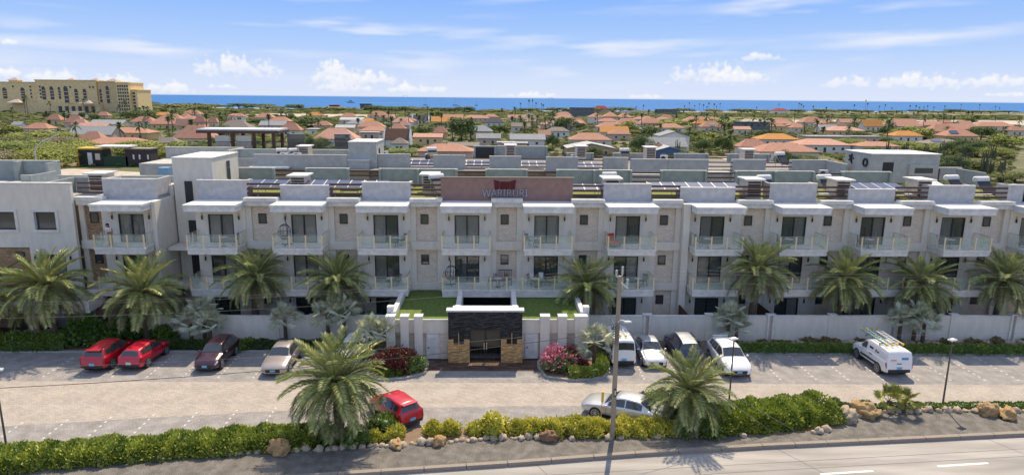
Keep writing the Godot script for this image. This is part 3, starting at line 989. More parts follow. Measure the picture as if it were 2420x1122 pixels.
	bx("landing", t, M["plaster"], -25.5, -22.96, 6.0, 6.25, -53.44, -51.6)
	bx("landing", t, M["plaster"], -25.5, -22.96, 2.9, 3.2, -53.44, -51.6)
	# café terrace in front of the left block
	var c := root("cafe_terrace", "shaded cafe terrace with a flat pale canopy at the foot of the left block", "terrace", Vector3(-36, 0, -48.5))
	bx("canopy", c, M["trim"], -48, -29.4, 2.42, 3.2, -50.35, -47.1)
	bx("canopy_edge", c, M["white"], -48, -29.3, 2.38, 2.5, -47.1, -47.0)
	for x in [-45.0, -41.0, -37.2, -33.4, -29.7]:
		bx("post", c, M["brown_stone"], x - 0.15, x + 0.15, 0, 2.42, -47.5, -47.2)
	bx("bar_counter", c, M["board"], -36.5, -34.0, 0.0, 1.0, -49.6, -49.0)
	bx("floor", c, M["paver_brown"], -48, -29.3, 0.02, 0.12, -50.3, -47.2)
	var g := root("garden_hut_roof", "low brown sloping roof beside the stair landing behind the green shrubs", "roof", Vector3(-27.5, 0, -49))
	var rm := MB.new()
	rm.quad(Vector3(-1.9, 2.0, 1.6), Vector3(1.6, 2.0, 1.6), Vector3(1.6, 3.3, -1.6), Vector3(-1.9, 3.3, -1.6))
	rm.quad(Vector3(-1.9, 1.9, 1.6), Vector3(-1.9, 3.2, -1.6), Vector3(1.6, 3.2, -1.6), Vector3(1.6, 1.9, 1.6))
	rm.quad(Vector3(-1.9, 1.9, 1.6), Vector3(1.6, 1.9, 1.6), Vector3(1.6, 2.0, 1.6), Vector3(-1.9, 2.0, 1.6))
	put("roof_sheet", rm.mesh(), M["board"], g)
	bx("post", g, M["board"], -29.2, -29.05, 0, 2.0, -47.7, -47.55)
	bx("post", g, M["board"], -26.1, -25.95, 0, 2.0, -47.7, -47.55)


func hotel_rear() -> void:
	var b := root("hotel_wing", "second hotel wing behind, grey-green parapets with slatted gaps", "building", Vector3(5, 0, -80))
	bx("core", b, M["rear_plaster"], -26, 36.3, 0, 10.1, -88.5, -74.9)
	bx("roof_deck", b, M["deck"], -26, 36.3, 10.1, 10.2, -88.4, -71.5)
	var blocks := [[-26.0, -16.0, -73.2], [-12.9, -9.3, -74.8], [-6.6, -3.1, -73.8], [-0.4, 3.1, -73.0], [5.8, 9.3, -72.4], [12.1, 14.8, -72.4], [14.82, 23.1, -70.6], [25.9, 29.5, -71.0], [32.4, 36.3, -71.1]]
	for i in blocks.size():
		var q: Array = blocks[i]
		bx("front_wall", b, M["rear_plaster"], q[0], q[1], 0, 10.098, -74.89 if q[2] > -74.5 else -76.0, q[2])
		parapet(b, M["rear_plaster"], q[0], q[1], 10.202, 11.7, q[2], -0.8)
		if i > 0 and i != 6 and i != 1:
			var p: Array = blocks[i - 1]
			bx("recess_wall", b, M["rear_plaster"], p[1], q[0], 0, 10.3, -74.5, minf(p[2], q[2]) - 0.5)
			slats(b, p[1], q[0], minf(p[2], q[2]) - 0.1, [10.55, 10.95, 11.4], 0.12)
	bx("joint", b, M["joint"], 18.72, 18.76, 9.5, 11.7, -70.62, -70.59)
	bx("canopy", b, M["white"], -26.3, -22.1, 10.28, 10.48, -73.2, -72.2)
	bx("flank_wall", b, M["rear_plaster"], 36.1, 36.3, 0, 11.7, -71.05, -66.8)
	# stepped tower in the middle-left
	var t := root("roof_tower", "square plain roof tower with a lower step, left of the rear wing parapets", "tower", Vector3(-14.4, 0, -76))
	bx("wall", t, M["rear_plaster"], -16.0, -12.92, 0, 13.05, -79.4, -74.3)
	bx("roof", t, M["white"], -16.05, -12.87, 13.05, 13.12, -79.45, -74.25)
	bx("lower_step", t, M["rear_plaster"], -16.0, -13.65, 0, 11.1, -74.3, -73.3)
	bx("step_top", t, M["white"], -16.05, -13.6, 11.1, 11.16, -74.29, -73.25)
	bx("door", t, M["frame"], -12.92, -12.86, 11.3, 12.3, -76.4, -75.8)
	# rear parapet
	parapet(b, M["sage"], -2.5, 7.2, 10.2, 11.75, -88.2, 0.4)
	bx("divider", b, M["sage"], 0.2, 0.4, 10.2, 11.76, -87.99, -87.6)
	bx("side_wall", b, M["frame"], -2.4, 0.1, 10.2, 11.6, -87.98, -87.9)
	for q in [[9.5, 13.0], [15.5, 20.5], [23.5, 28.0], [30.5, 36.0]]:
		parapet(b, M["sage"], q[0], q[1], 10.2, 11.1, -86.0, 0.4)
	slats(b, 7.2, 36.0, -86.3, [10.6, 10.9])
	# wing further back on the left
	var c := root("hotel_wing", "third hotel wing at the back left, under the dark timber pergola", "building", Vector3(-30, 0, -88))
	bx("core", c, M["rear_plaster"], -40.8, -16.5, 0, 10.2, -92, -77.7)
	bx("front_wall", c, M["rear_plaster"], -41.0, -31.6, 0, 11.55, -84.9, -84.7)
	bx("flank_wall", c, M["rear_plaster"], -31.6, -31.3, 0, 11.6, -84.9, -80.0)
	bx("coping", c, M["trim"], -41.05, -31.3, 11.55, 11.62, -84.95, -84.65)
	bx("front_wall", c, M["rear_plaster"], -31.25, -16.0, 0, 10.9, -77.7, -77.5)
	parapet(c, M["sage"], -31, -17.5, 10.2, 11.6, -82.0, 0.4)
	# pergola
	var p := root("pergola", "dark timber roof pergola with white curtains on the back left roof", "pergola", Vector3(-32.5, 10.2, -89))
	bx("roof", p, M["galv"], -38.0, -27.7, 13.55, 13.75, -91.5, -87.2)
	bx("fascia", p, M["board"], -38.1, -27.6, 13.2, 13.55, -91.6, -87.1)
	for x in [-36.6, -33.6, -30.9, -28.4]:
		bx("post", p, M["board"], x - 0.18, x + 0.18, 10.2, 13.2, -87.6, -87.25)
		bx("post", p, M["board"], x - 0.18, x + 0.18, 10.2, 13.2, -91.2, -90.85)
	bx("screen", p, M["curtain"], -35.9, -34.0, 11.2, 12.9, -87.5, -87.46)
	bx("screen", p, M["curtain"], -33.2, -31.3, 11.2, 12.9, -87.5, -87.46)
	var f := root("roof_railing", "black picket railing along the back left roof edge", "railing", Vector3(-30, 10.2, -86.6))
	bx("rail", f, M["frame"], -39, -18, 12.15, 12.2, -86.72, -86.66)
	bx("rail", f, M["frame"], -39, -18, 11.3, 11.35, -86.72, -86.66)
	var pk := MB.new()
	for i in 140:
		pk.box(Vector3(-9.0 + i * 0.15, 1.15, -0.1), Vector3(-8.96 + i * 0.15, 1.95, -0.07))
	tag(put("pickets", pk.mesh(), M["frame"], f), "", "", "", "stuff")
	for q in [[-27.2, -25.0], [-21.0, -19.0]]:
		tag(bx("water_tank_screen", self, M["dark_glass"], q[0], q[1], 11.0, 13.1, -90.0, -89.2), "dark glossy panel screen standing on the back left roof" if q[0] < -25 else "dark glossy panel screen right of the pergola on the back roof", "screen")


func entrance() -> void:
	var b := root("entrance_pavilion", "single-storey entrance pavilion with a slate gate front and turf roof", "entrance", Vector3(-0.4, 0, -46))
	var zf := -43.3
	# slate front with the gate opening
	var s := MB.new()
	var o := b.global_position
	var v := Vector3(o.x, 0, o.z)
	for q in [[-3.03, -1.58, 0.0, 3.72], [0.62, 2.05, 0.0, 3.72], [-1.58, 0.62, 2.42, 3.72]]:
		s.box(Vector3(q[0], q[2], zf - 0.5) - v, Vector3(q[1], q[3], zf) - v)
	put("slate_front", s.mesh(), M["slate"], b)
	bx("coping", b, M["white"], -3.15, 2.17, 3.722, 3.84, zf - 0.55, zf + 0.06)
	bx("coping", b, M["white"], -2.75, 1.8, 3.4, 3.80, zf - 1.1, zf - 0.56)
	for x in [-2.305, 1.335]:
		var st := MB.new()
		st.box(Vector3(-0.74, 0, 0), Vector3(0.74, 1.36, 0.09))
		st.box(Vector3(-0.74, 1.36, 0), Vector3(-0.36, 1.7, 0.09))
		st.box(Vector3(0.36, 1.36, 0), Vector3(0.74, 1.7, 0.09))
		put("stone_pier", st.mesh(), M["gold_stone"], b, Vector3(x, 0.04, zf) - o)
		var l := bx("wall_lamp", b, M["lamp_black"], x - 0.06, x + 0.06, 1.5, 2.0, zf + 0.092, zf + 0.2)
		bx("lamp_rod", l, M["lamp_gold"], x - 0.02, x + 0.02, 1.15, 2.25, zf + 0.2, zf + 0.23)
	# gate: two leaves with frosted upper panel and bars below
	for k in 2:
		var x0 := -1.56 if k == 0 else -0.47
		var x1 := -0.49 if k == 0 else 0.60
		var f := MB.new()
		for q in [[x0, x0 + 0.05, 0.04, 2.4], [x1 - 0.05, x1, 0.04, 2.4], [x0 + 0.05, x1 - 0.05, 2.34, 2.4], [x0 + 0.05, x1 - 0.05, 0.04, 0.1], [x0 + 0.05, x1 - 0.05, 1.12, 1.18]]:
			f.box(Vector3(q[0], q[2], zf - 0.2) - v, Vector3(q[1], q[3], zf - 0.15) - v)
		var g := put("gate_leaf", f.mesh(), M["frame"], b)
		bx("upper_panel", g, M["gate_panel"], x0 + 0.05, x1 - 0.05, 1.18, 2.34, zf - 0.19, zf - 0.17)
		for i in 5:
			var x := lerpf(x0 + 0.15, x1 - 0.15, i / 4.0)
			bx("gate_bar", g, M["frame"], x - 0.012, x + 0.012, 0.1, 1.12, zf - 0.185, zf - 0.165)
		bx("handle", g, M["brass"], (x1 - 0.1 if k == 0 else x0 + 0.06), (x1 - 0.06 if k == 0 else x0 + 0.1), 0.95, 1.45, zf - 0.15, zf - 0.1)
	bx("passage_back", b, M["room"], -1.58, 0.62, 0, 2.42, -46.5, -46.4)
	# wing walls with lintels, doors and fins
	for side in 2:
		var xa := -6.9 if side == 0 else 2.05
		var xb := -3.03 if side == 0 else 6.4
		bx("lintel_wall", b, M["plaster"], xa, xb, 1.95, 2.86, -44.15, -43.9)
		bx("coping", b, M["white"], xa, xb, 2.862, 2.97, -43.975, -43.86)
		var dx := -4.15 if side == 0 else 2.75
		bx("door_panel", b, M["trim"], dx - 0.48, dx + 0.48, 0.04, 1.94, -44.04, -43.98)
		var dd := bx("door", b, M["white"], dx - 0.4, dx + 0.4, 0.06, 1.88, -43.979, -43.94)
		for i in 9:
			bx("louvre", dd, M["galv"], dx - 0.2, dx + 0.2, 0.45 + i * 0.14, 0.53 + i * 0.14, -43.939, -43.915)
		bx("handle", dd, M["frame"], dx - 0.36, dx - 0.28, 0.85, 0.93, -43.939, -43.88)
		bx("stone_wall", b, M["pale_stone"], dx + 0.5 if side == 0 else 2.06, -3.04 if side == 0 else dx - 0.5, 0.04, 1.94, -44.1, -43.95)
		bx("stone_wall", b, M["pale_stone"], xa if side == 0 else dx + 0.5, dx - 0.5 if side == 0 else xb, 0.04, 1.94, -44.25, -44.12)
		var fins := [[-7.33, -6.71], [-6.34, -5.78], [-5.38, -4.82]] if side == 0 else [[3.33, 3.98], [4.56, 5.17], [5.73, 6.58]]
		for f in fins:
			var m := bx("fin", b, M["plaster"], f[0], f[1], 0.0, 3.2, -44.2, -43.6)
			bx("fin_cap", m, M["white"], f[0] - 0.02, f[1] + 0.02, 3.2, 3.28, -44.22, -43.58)
	# roof with turf, skylight opening and side upstands
	var rf := MB.new()
	for q in [[-7.0, -2.6, -50.9, -44.18], [1.75, 6.6, -50.9, -44.18], [-2.6, 1.75, -44.4, -44.18]]:
		rf.box(Vector3(q[0], 2.6, q[2]) - v, Vector3(q[1], 2.84, q[3]) - v)
	put("roof_slab", rf.mesh(), M["plaster"], b)
	for q in [[-6.7, -3.05, -50.88, -43.98], [2.07, 6.15, -50.88, -43.98], [-3.05, -2.62, -50.88, -44.45], [1.77, 2.07, -50.88, -44.45]]:
		bx("roof_turf", b, M["turf_green"], q[0], q[1], 2.863, 2.955, q[2], q[3])
	for x in [-2.6, 1.4]:
		bx("skylight_wall", b, M["trim"], x, x + 0.34, 2.3, 3.62, -49.2, -44.62)
		bx("skylight_post", b, M["white"], x - 0.02, x + 0.36, 2.6, 3.78, -44.6, -44.2)
	bx("skylight_floor", b, M["slate"], -2.26, 1.4, 1.6, 1.7, -50.9, -44.6)
	bx("skylight_back", b, M["frame"], -2.26, 1.4, 1.7, 3.0, -50.9, -50.8)
	for i in 22:
		var z := -48.7 + i * 0.185
		bx("skylight_slat", b, M["frame"], -2.25, 1.39, 2.2, 2.28, z, z + 0.07)
	bx("roof_upstand", b, M["trim"], -7.05, -6.72, 2.6, 3.4, -49.2, -44.25)
	bx("roof_upstand", b, M["trim"], 6.17, 6.5, 2.6, 3.4, -49.2, -44.25)
	bx("upstand_post", b, M["white"], -7.35, -6.9, 0.0, 3.7, -44.9, -44.4)
	bx("upstand_post", b, M["white"], 6.4, 6.8, 0.0, 3.7, -44.9, -44.4)
	bx("side_wall", b, M["plaster"], -7.0, -6.75, 0, 2.6, -50.9, -44.3)
	bx("side_wall", b, M["plaster"], 6.3, 6.5, 0, 2.6, -50.9, -44.3)


func boundary() -> void:
	var proto: Node3D = null
	var runs := [[-25.8, -7.4, "left boundary wall"], [6.7, 60.0, "right boundary wall"]]
	for q in runs:
		var b := root("boundary_wall", "long pale plastered boundary wall right of the entrance with square piers" if q[0] > 0 else "pale plastered boundary wall left of the entrance behind the parked cars", "wall", Vector3(q[0], 0, -47.5))
		var w := 0.0
		var x: float = q[0]
		var k := 0
		while x < q[1] - 0.3:
			var e: float = minf(x + 4.72, q[1])
			bx("wall_panel", b, M["plaster"], x + 0.5, e, 0, 2.0, -47.6, -47.4)
			bx("coping", b, M["white"], x + 0.5, e, 2.0, 2.05, -47.62, -47.37)
			if k % 2 == 1 and q[0] > 0:
				# an open pier of two legs round a slatted slot
				bx("pier", b, M["trim"], x - 0.02, x + 0.13, 0, 2.1, -47.62, -47.3)
				bx("pier", b, M["trim"], x + 0.37, x + 0.52, 0, 2.1, -47.62, -47.3)
				bx("pier_cap", b, M["white"], x - 0.1, x + 0.6, 2.1, 2.18, -47.66, -47.26)
				bx("slot_back", b, M["pale_stone"], x + 0.13, x + 0.37, 0, 2.1, -47.6, -47.5)
			else:
				bx("pier", b, M["plaster"], x, x + 0.5, 0, 2.12, -47.63, -47.33)
				bx("pier_cap", b, M["white"], x - 0.06, x + 0.56, 2.12, 2.2, -47.68, -47.28)
			x = e
			k += 1
	# raised soil edge of loose stones at the foot of the right wall is in rocks()


func clump_crown(sd: int, lobes: int, leaves: int, size: float, flat: float, cols: Array, low := -0.35) -> ArrayMesh:
	# a crown one metre wide and one metre high, made of leaf tufts spread over many lobes
	var r := RandomNumberGenerator.new()
	r.seed = sd
	var b := MB.new()
	var L := []
	for i in lobes:
		var a := r.randf() * TAU
		var q := sqrt(r.randf()) * 0.36
		var h := (0.62 - flat * 0.2) * (1.0 - q * q * 3.2) + r.randf_range(-0.12, 0.08)
		L.append([Vector3(cos(a) * q, maxf(h, 0.22), sin(a) * q), r.randf_range(0.10, 0.19), r.randf()])
	for i in leaves:
		var l: Array = L[r.randi() % lobes]
		var d := Vector3(r.randfn(), r.randfn() + 0.25, r.randfn()).normalized()
		if d.y < low:
			d.y = -d.y
		var o: Vector3 = l[0]
		var p: Vector3 = o + Vector3(d.x, d.y * 1.25, d.z) * float(l[1]) * r.randf_range(0.72, 1.1)
		if p.y < 0.05:
			p.y = 0.05 + r.randf() * 0.1
		var t := clampf(float(l[2]) * 0.6 + r.randf() * 0.4, 0, 1)
		var c0: Vector3 = cols[0]
		var c1: Vector3 = cols[1]
		var c := c0.lerp(c1, t)
		b.col = Color(c.x, c.y, c.z)
		var side := d.cross(Vector3(r.randfn(), r.randfn(), r.randfn())).normalized()
		b.leaf(p, (side.cross(d) + d * 0.4).normalized(), side, size * r.randf_range(0.6, 1.3), size * 0.42, d)
	return b.mesh()


func roof_material(k: String) -> StandardMaterial3D:
	if M.has("roof_" + k):
		return M["roof_" + k]
	var c: Vector3 = {"o": Vector3(0.68, 0.345, 0.23), "p": Vector3(0.84, 0.46, 0.33), "y": Vector3(0.80, 0.36, 0.09), "g": Vector3(0.45, 0.47, 0.48), "d": Vector3(0.11, 0.125, 0.155), "t": Vector3(0.36, 0.31, 0.25), "w": Vector3(0.74, 0.73, 0.70), "b": Vector3(0.27, 0.14, 0.09), "s": Vector3(0.70, 0.70, 0.70), "r": Vector3(0.42, 0.07, 0.06), "q": Vector3(0.80, 0.63, 0.56)}[k]
	var m := mat("roof_" + k, c.x, c.y, c.z, 0.9)
	if not M.has("roof_noise"):
		M["roof_noise"] = noise_tex(0.05, 0.84, 1.0, 51)
		M["roof_rows"] = bricks(256, 16, 14.0, 1, 0.86, 1.0, 0.1, 52)
	tex(m, M["roof_rows"], 4.5)
	detail(m, M["roof_noise"], 14.0)
	return m


func roof_hip(b: MB, w: float, d: float, y0: float, y1: float, o := Vector3.ZERO) -> void:
	var k := minf(w, d) / 2.0
	var a := o + Vector3(-w / 2, y0, d / 2)
	var e := o + Vector3(w / 2, y0, d / 2)
	var f := o + Vector3(w / 2, y0, -d / 2)
	var g := o + Vector3(-w / 2, y0, -d / 2)
	var r0 := o + Vector3(-w / 2 + k, y1, 0)
	var r1 := o + Vector3(w / 2 - k + 0.01, y1, 0)
	b.quad(a, e, r1, r0)
	b.quad(f, g, r0, r1)
	b.tri(e, f, r1)
	b.tri(g, a, r0)
	var t := Vector3(0, -0.22, 0)
	b.quad(a + t, e + t, e, a)
	b.quad(e + t, f + t, f, e)
	b.quad(f + t, g + t, g, f)
	b.quad(g + t, a + t, a, g)
	b.quad(a + t, g + t, f + t, e + t)


func roof_gable(b: MB, w: float, d: float, y0: float, y1: float, along_x: bool) -> void:
	var B := Basis() if along_x else Basis(Vector3.UP, PI / 2)
	var ww := w if along_x else d
	var dd := d if along_x else w
	var p := [Vector3(-ww / 2, y0, dd / 2), Vector3(ww / 2, y0, dd / 2), Vector3(ww / 2, y1, 0), Vector3(-ww / 2, y1, 0), Vector3(ww / 2, y0, -dd / 2), Vector3(-ww / 2, y0, -dd / 2)]
	for i in 6:
		p[i] = B * p[i]
	var t := Vector3(0, -0.2, 0)
	b.quad(p[0], p[1], p[2], p[3])
	b.quad(p[4], p[5], p[3], p[2])
	b.quad(p[0] + t, p[1] + t, p[1], p[0])
	b.quad(p[4] + t, p[5] + t, p[5], p[4])
	for q in [[1, 4, 2], [5, 0, 3]]:
		b.quad(p[q[0]] + t, p[q[2]] + t, p[q[2]], p[q[0]])
		b.quad(p[q[2]] + t, p[q[1]] + t, p[q[1]], p[q[2]])
	b.quad(p[0] + t, p[3] + t, p[2] + t, p[1] + t)
	b.quad(p[4] + t, p[2] + t, p[3] + t, p[5] + t)


func house(q: Array, i: int) -> void:
	var kind: String = q[1]
	var col: String = q[2]
	var w: float = q[5]
	var he: float = q[6]
	var hr: float = q[7]
	var d := clampf(w * 0.62, 5.0, 11.0)
	if kind == "gablefront" or kind == "wgable":
		d = clampf(w * 0.9, 6.0, 12.0)
	var h := root("house", q[0], "house", Vector3(q[3], 0, q[4] - d / 2))
	var wc := [Vector3(0.66, 0.60, 0.50), Vector3(0.72, 0.70, 0.66), Vector3(0.66, 0.50, 0.27), Vector3(0.60, 0.45, 0.36), Vector3(0.70, 0.66, 0.58)]
	var wn := "house_wall_%d" % (i % 5)
	if not M.has(wn):
		var c: Vector3 = wc[i % 5]
		mat(wn, c.x, c.y, c.z, 0.9)
	var wm: StandardMaterial3D = M[wn]
	if kind == "gablefront" and col == "s":
		wm = mat("blue_wall", 0.09, 0.15, 0.27, 0.9)
	if kind == "wgable":
		wm = mat("tan_wall", 0.48, 0.34, 0.22, 0.9)
	if kind == "flat" and col == "d":
		wm = mat("slate_wall", 0.13, 0.15, 0.17, 0.9) if not M.has("slate_wall") else M["slate_wall"]
	if q[0].contains("yellow walls"):
		wm = M["house_wall_2"] if M.has("house_wall_2") else mat("house_wall_2", 0.66, 0.50, 0.27, 0.9)
	var wb := MB.new()
	var ov := 0.45
	wb.box(Vector3(-w / 2 + ov, 0, -d / 2 + ov), Vector3(w / 2 - ov, he - 0.15, d / 2 - ov))
	var r := MB.new()
	match kind:
		"hip", "tower":
			roof_hip(r, w, d, he, hr)
		"triple":
			for k in 3:
				roof_hip(r, w * 0.36, d, he, hr + (0.4 if k == 1 else 0.0), Vector3((k - 1) * w * 0.32, (k % 2) * 0.35, (k % 2) * 1.0))
		"gable":
			roof_gable(r, w, d, he, hr, true)
			wb.tri(Vector3(w / 2 - ov, he - 0.15, d / 2 - ov), Vector3(w / 2 - ov, he - 0.15, -d / 2 + ov), Vector3(w / 2 - ov, hr - 0.3, 0))
			wb.tri(Vector3(-w / 2 + ov, he - 0.15, -d / 2 + ov), Vector3(-w / 2 + ov, he - 0.15, d / 2 - ov), Vector3(-w / 2 + ov, hr - 0.3, 0))
		"parapet_gable":
			roof_gable(r, w - 0.6, d, he, hr, true)
			for s in [-1, 1]:
				var e := MB.new()
				var pts := [Vector2(d / 2 + 0.3, 0), Vector2(d / 2 + 0.3, he + 0.5), Vector2(d * 0.2, he + (hr - he) * 0.75 + 0.4), Vector2(d * 0.12, he + (hr - he) * 0.75 + 0.5), Vector2(0.25, hr + 0.7), Vector2(-0.25, hr + 0.7), Vector2(-d * 0.12, he + (hr - he) * 0.75 + 0.5), Vector2(-d * 0.2, he + (hr - he) * 0.75 + 0.4), Vector2(-d / 2 - 0.3, he + 0.5), Vector2(-d / 2 - 0.3, 0)]
				var idx := Geometry2D.triangulate_polygon(PackedVector2Array(pts))
				for side in [-0.2, 0.2]:
					for k in range(0, idx.size(), 3):
						var t3 := []
						for m in 3:
							t3.append(Vector3(side, pts[idx[k + m]].y, pts[idx[k + m]].x))
						if (t3[1] - t3[0]).cross(t3[2] - t3[0]).x * side < 0:
							t3.reverse()
						e.tri(t3[0], t3[1], t3[2])
				for k in pts.size() - 1:
					var a := Vector3(0.2, pts[k].y, pts[k].x)
					var b := Vector3(0.2, pts[k + 1].y, pts[k + 1].x)
					e.quad(a, b, b - Vector3(0.4, 0, 0), a - Vector3(0.4, 0, 0))
				put("gable_parapet", e.mesh(), M["white"], h, Vector3(s * (w / 2 - 0.1), 0, 0))
		"gablefront", "wgable":
			roof_gable(r, w, d, he, hr, false)
			wb.tri(Vector3(-w / 2 + ov, he - 0.15, d / 2 - ov), Vector3(w / 2 - ov, he - 0.15, d / 2 - ov), Vector3(0, hr - 0.3, d / 2 - ov))
			wb.tri(Vector3(w / 2 - ov, he - 0.15, -d / 2 + ov), Vector3(-w / 2 + ov, he - 0.15, -d / 2 + ov), Vector3(0, hr - 0.3, -d / 2 + ov))
		_:
			r.box(Vector3(-w / 2, he, -d / 2), Vector3(w / 2, hr, d / 2))
	put("wall", wb.mesh(), wm, h)
	put("roof", r.mesh(), roof_material(col), h)
	var n := clampi(int(w / 3.6), 2, 5)
	for k in n:
		var x := lerpf(-w / 2 + ov + 1.2, w / 2 - ov - 1.2, (k + 0.5) / n)
		var tall := k == n / 2
		var y0 := 0.1 if tall else 1.0
		var win := MB.new()
		win.box(Vector3(-0.55, y0, 0), Vector3(0.55, 2.1, 0.06))
		var part := put("door" if tall else "window", win.mesh(), M["trim"], h, Vector3(x, 0, d / 2 - ov))
		var pn := MB.new()
		pn.box(Vector3(-0.46, y0 + 0.1, 0.062), Vector3(0.46, 2.0, 0.08))
		put("pane", pn.mesh(), M["dark_glass"], part)
		if he > 5.0:
			var up := MB.new()
			up.box(Vector3(-0.5, he - 2.0, 0), Vector3(0.5, he - 0.8, 0.06))
			put("window", up.mesh(), M["dark_glass"], h, Vector3(x, 0, d / 2 - ov))
	if q[0].contains("solar panel"):
		var sp := MB.new()
		var nrm := Vector3(0, d / 2, hr - he).normalized()
		sp.obox(Vector3(-w * 0.2, (he + hr) / 2, d / 4) + nrm * 0.12, Vector3(1.9, 0.04, 1.3), Basis(Vector3.RIGHT, nrm, Vector3.RIGHT.cross(nrm)))
		put("solar_panel", sp.mesh(), M["solar"], h)
	if q[0].contains("white dormer"):
		bx("dormer", h, M["white"], q[3] - 1.3, q[3] + 1.3, he + 0.3, he + 1.6, q[4] - 1.8, q[4] - 0.6)
	if q[0].contains("white gable parapets") or q[0].contains("stepped white"):
		bx("chimney", h, M["white"], q[3] + w / 2 - 0.5, q[3] + w / 2 + 0.1, hr, hr + 1.8, q[4] - d / 2 - 0.4, q[4] - d / 2 + 0.4)


func resort() -> void:
	var r := root("resort_hotel", "huge sand-coloured resort hotel on the left horizon with tall arched windows", "hotel", Vector3(-400, 0, -660))
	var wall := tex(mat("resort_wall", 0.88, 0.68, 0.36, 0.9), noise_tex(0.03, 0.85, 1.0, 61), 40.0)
	var shade := tex(mat("resort_side", 0.70, 0.54, 0.30, 0.9), noise_tex(0.03, 0.85, 1.0, 62), 40.0)  # resort wall again, its colour darkened as painted shade
	var glass := mat("resort_glass", 0.05, 0.055, 0.085, 0.2)
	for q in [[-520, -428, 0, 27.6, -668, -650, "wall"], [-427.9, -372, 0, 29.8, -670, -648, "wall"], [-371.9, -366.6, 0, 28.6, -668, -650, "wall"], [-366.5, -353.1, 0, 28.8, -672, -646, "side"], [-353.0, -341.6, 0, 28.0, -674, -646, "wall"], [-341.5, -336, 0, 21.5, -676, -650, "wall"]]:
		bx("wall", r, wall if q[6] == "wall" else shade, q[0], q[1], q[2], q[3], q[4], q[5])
		bx("cornice", r, wall, q[0] - 0.4, q[1] + 0.4, q[3], q[3] + 0.8, q[4] - 0.4, q[5] + 0.4)
	for q in [[-520, -395, 9.5, "wall"], [-394.9, -366.8, 8.0, "wall"]]:
		bx("podium", r, wall, q[0], q[1], 0, q[2], -647.8, -640)
	for q in [[-458.2, 23.0, 13.0, 3.4], [-441.5, 23.2, 13.0, 3.4], [-421, 24.5, 12.5, 3.0], [-413.5, 24.5, 12.5, 3.0], [-406.5, 24.0, 13.0, 1.8], [-400.5, 24.8, 9.0, 3.6], [-391.2, 22.5, 10.5, 2.8], [-383.3, 22.5, 10.5, 2.8], [-369.2, 22.5, 10.5, 2.8], [-361, 25.5, 9.8, 2.4], [-476, 23.0, 13.0, 3.4], [-492, 23.0, 13.0, 3.4]]:
		var m := MB.new()
		var hw: float = q[3] / 2
		m.box(Vector3(-hw, q[2], 0), Vector3(hw, q[1] - hw, 0.4))
		for k in 6:
			var a0 := PI * k / 6.0
			var a1 := PI * (k + 1) / 6.0
			m.tri(Vector3(0, q[1] - hw, 0.4), Vector3(cos(a0) * hw, q[1] - hw + sin(a0) * hw, 0.4), Vector3(cos(a1) * hw, q[1] - hw + sin(a1) * hw, 0.4))
		var z := -648.0 if q[0] > -428 and q[0] < -372 else (-646.0 if q[0] > -366 else -650.0)
		var wn := put("arched_window", m.mesh(), glass, r, Vector3(q[0] + 400, 0, z + 660))
		for k in 3:
			var y: float = lerpf(q[2], q[1] - hw, (k + 1) / 4.0)
			bx("window_band", wn, wall, q[0] - hw, q[0] + hw, y, y + 0.5, z + 0.4, z + 0.6)
	for x in [-450, -434, -424, -396, -378, -375]:
		for k in 4:
			if k > 0 and int(x) % 3 == 0:
				continue
			var z := -648.0 if x > -428 and x < -372 else -650.0
			bx("window", r, glass, x - 0.7, x + 0.7, 23.2 - k * 3.2, 24.9 - k * 3.2, z, z + 0.25)
	for c in 5:
		for k in 8:
			var x := -351.6 + c * 2.1
			bx("loggia", r, glass, x, x + 1.3, 3.0 + k * 3.05, 4.9 + k * 3.05, -646, -645.8)
	for k in 6:
		bx("loggia", r, glass, -340.4, -338.0, 3.0 + k * 3.0, 4.8 + k * 3.0, -650, -649.8)
	for x in [-451.4, -398.6, -376.6, -360.1]:
		var t := MB.new()
		roof_hip(t, 10, 8, 30.0, 32.4)
		bx("turret", r, wall, x - 4, x + 4, 28, 29.9, -660, -653)
		put("turret_roof", t.mesh(), roof_material("q"), r, Vector3(x + 400, 0, 3.5))
	for x in [-440, -376]:
		var t := MB.new()
		roof_hip(t, 12, 10, 9.5, 12.5)
		put("porch_roof", t.mesh(), roof_material("q"), r, Vector3(x + 400, 0, 22))
	for k in 6:
		var x := -404.0 + k * 6.0
		bx("podium_window", r, glass, x, x + 3.0, 1.5, 6.5, -640, -639.7)


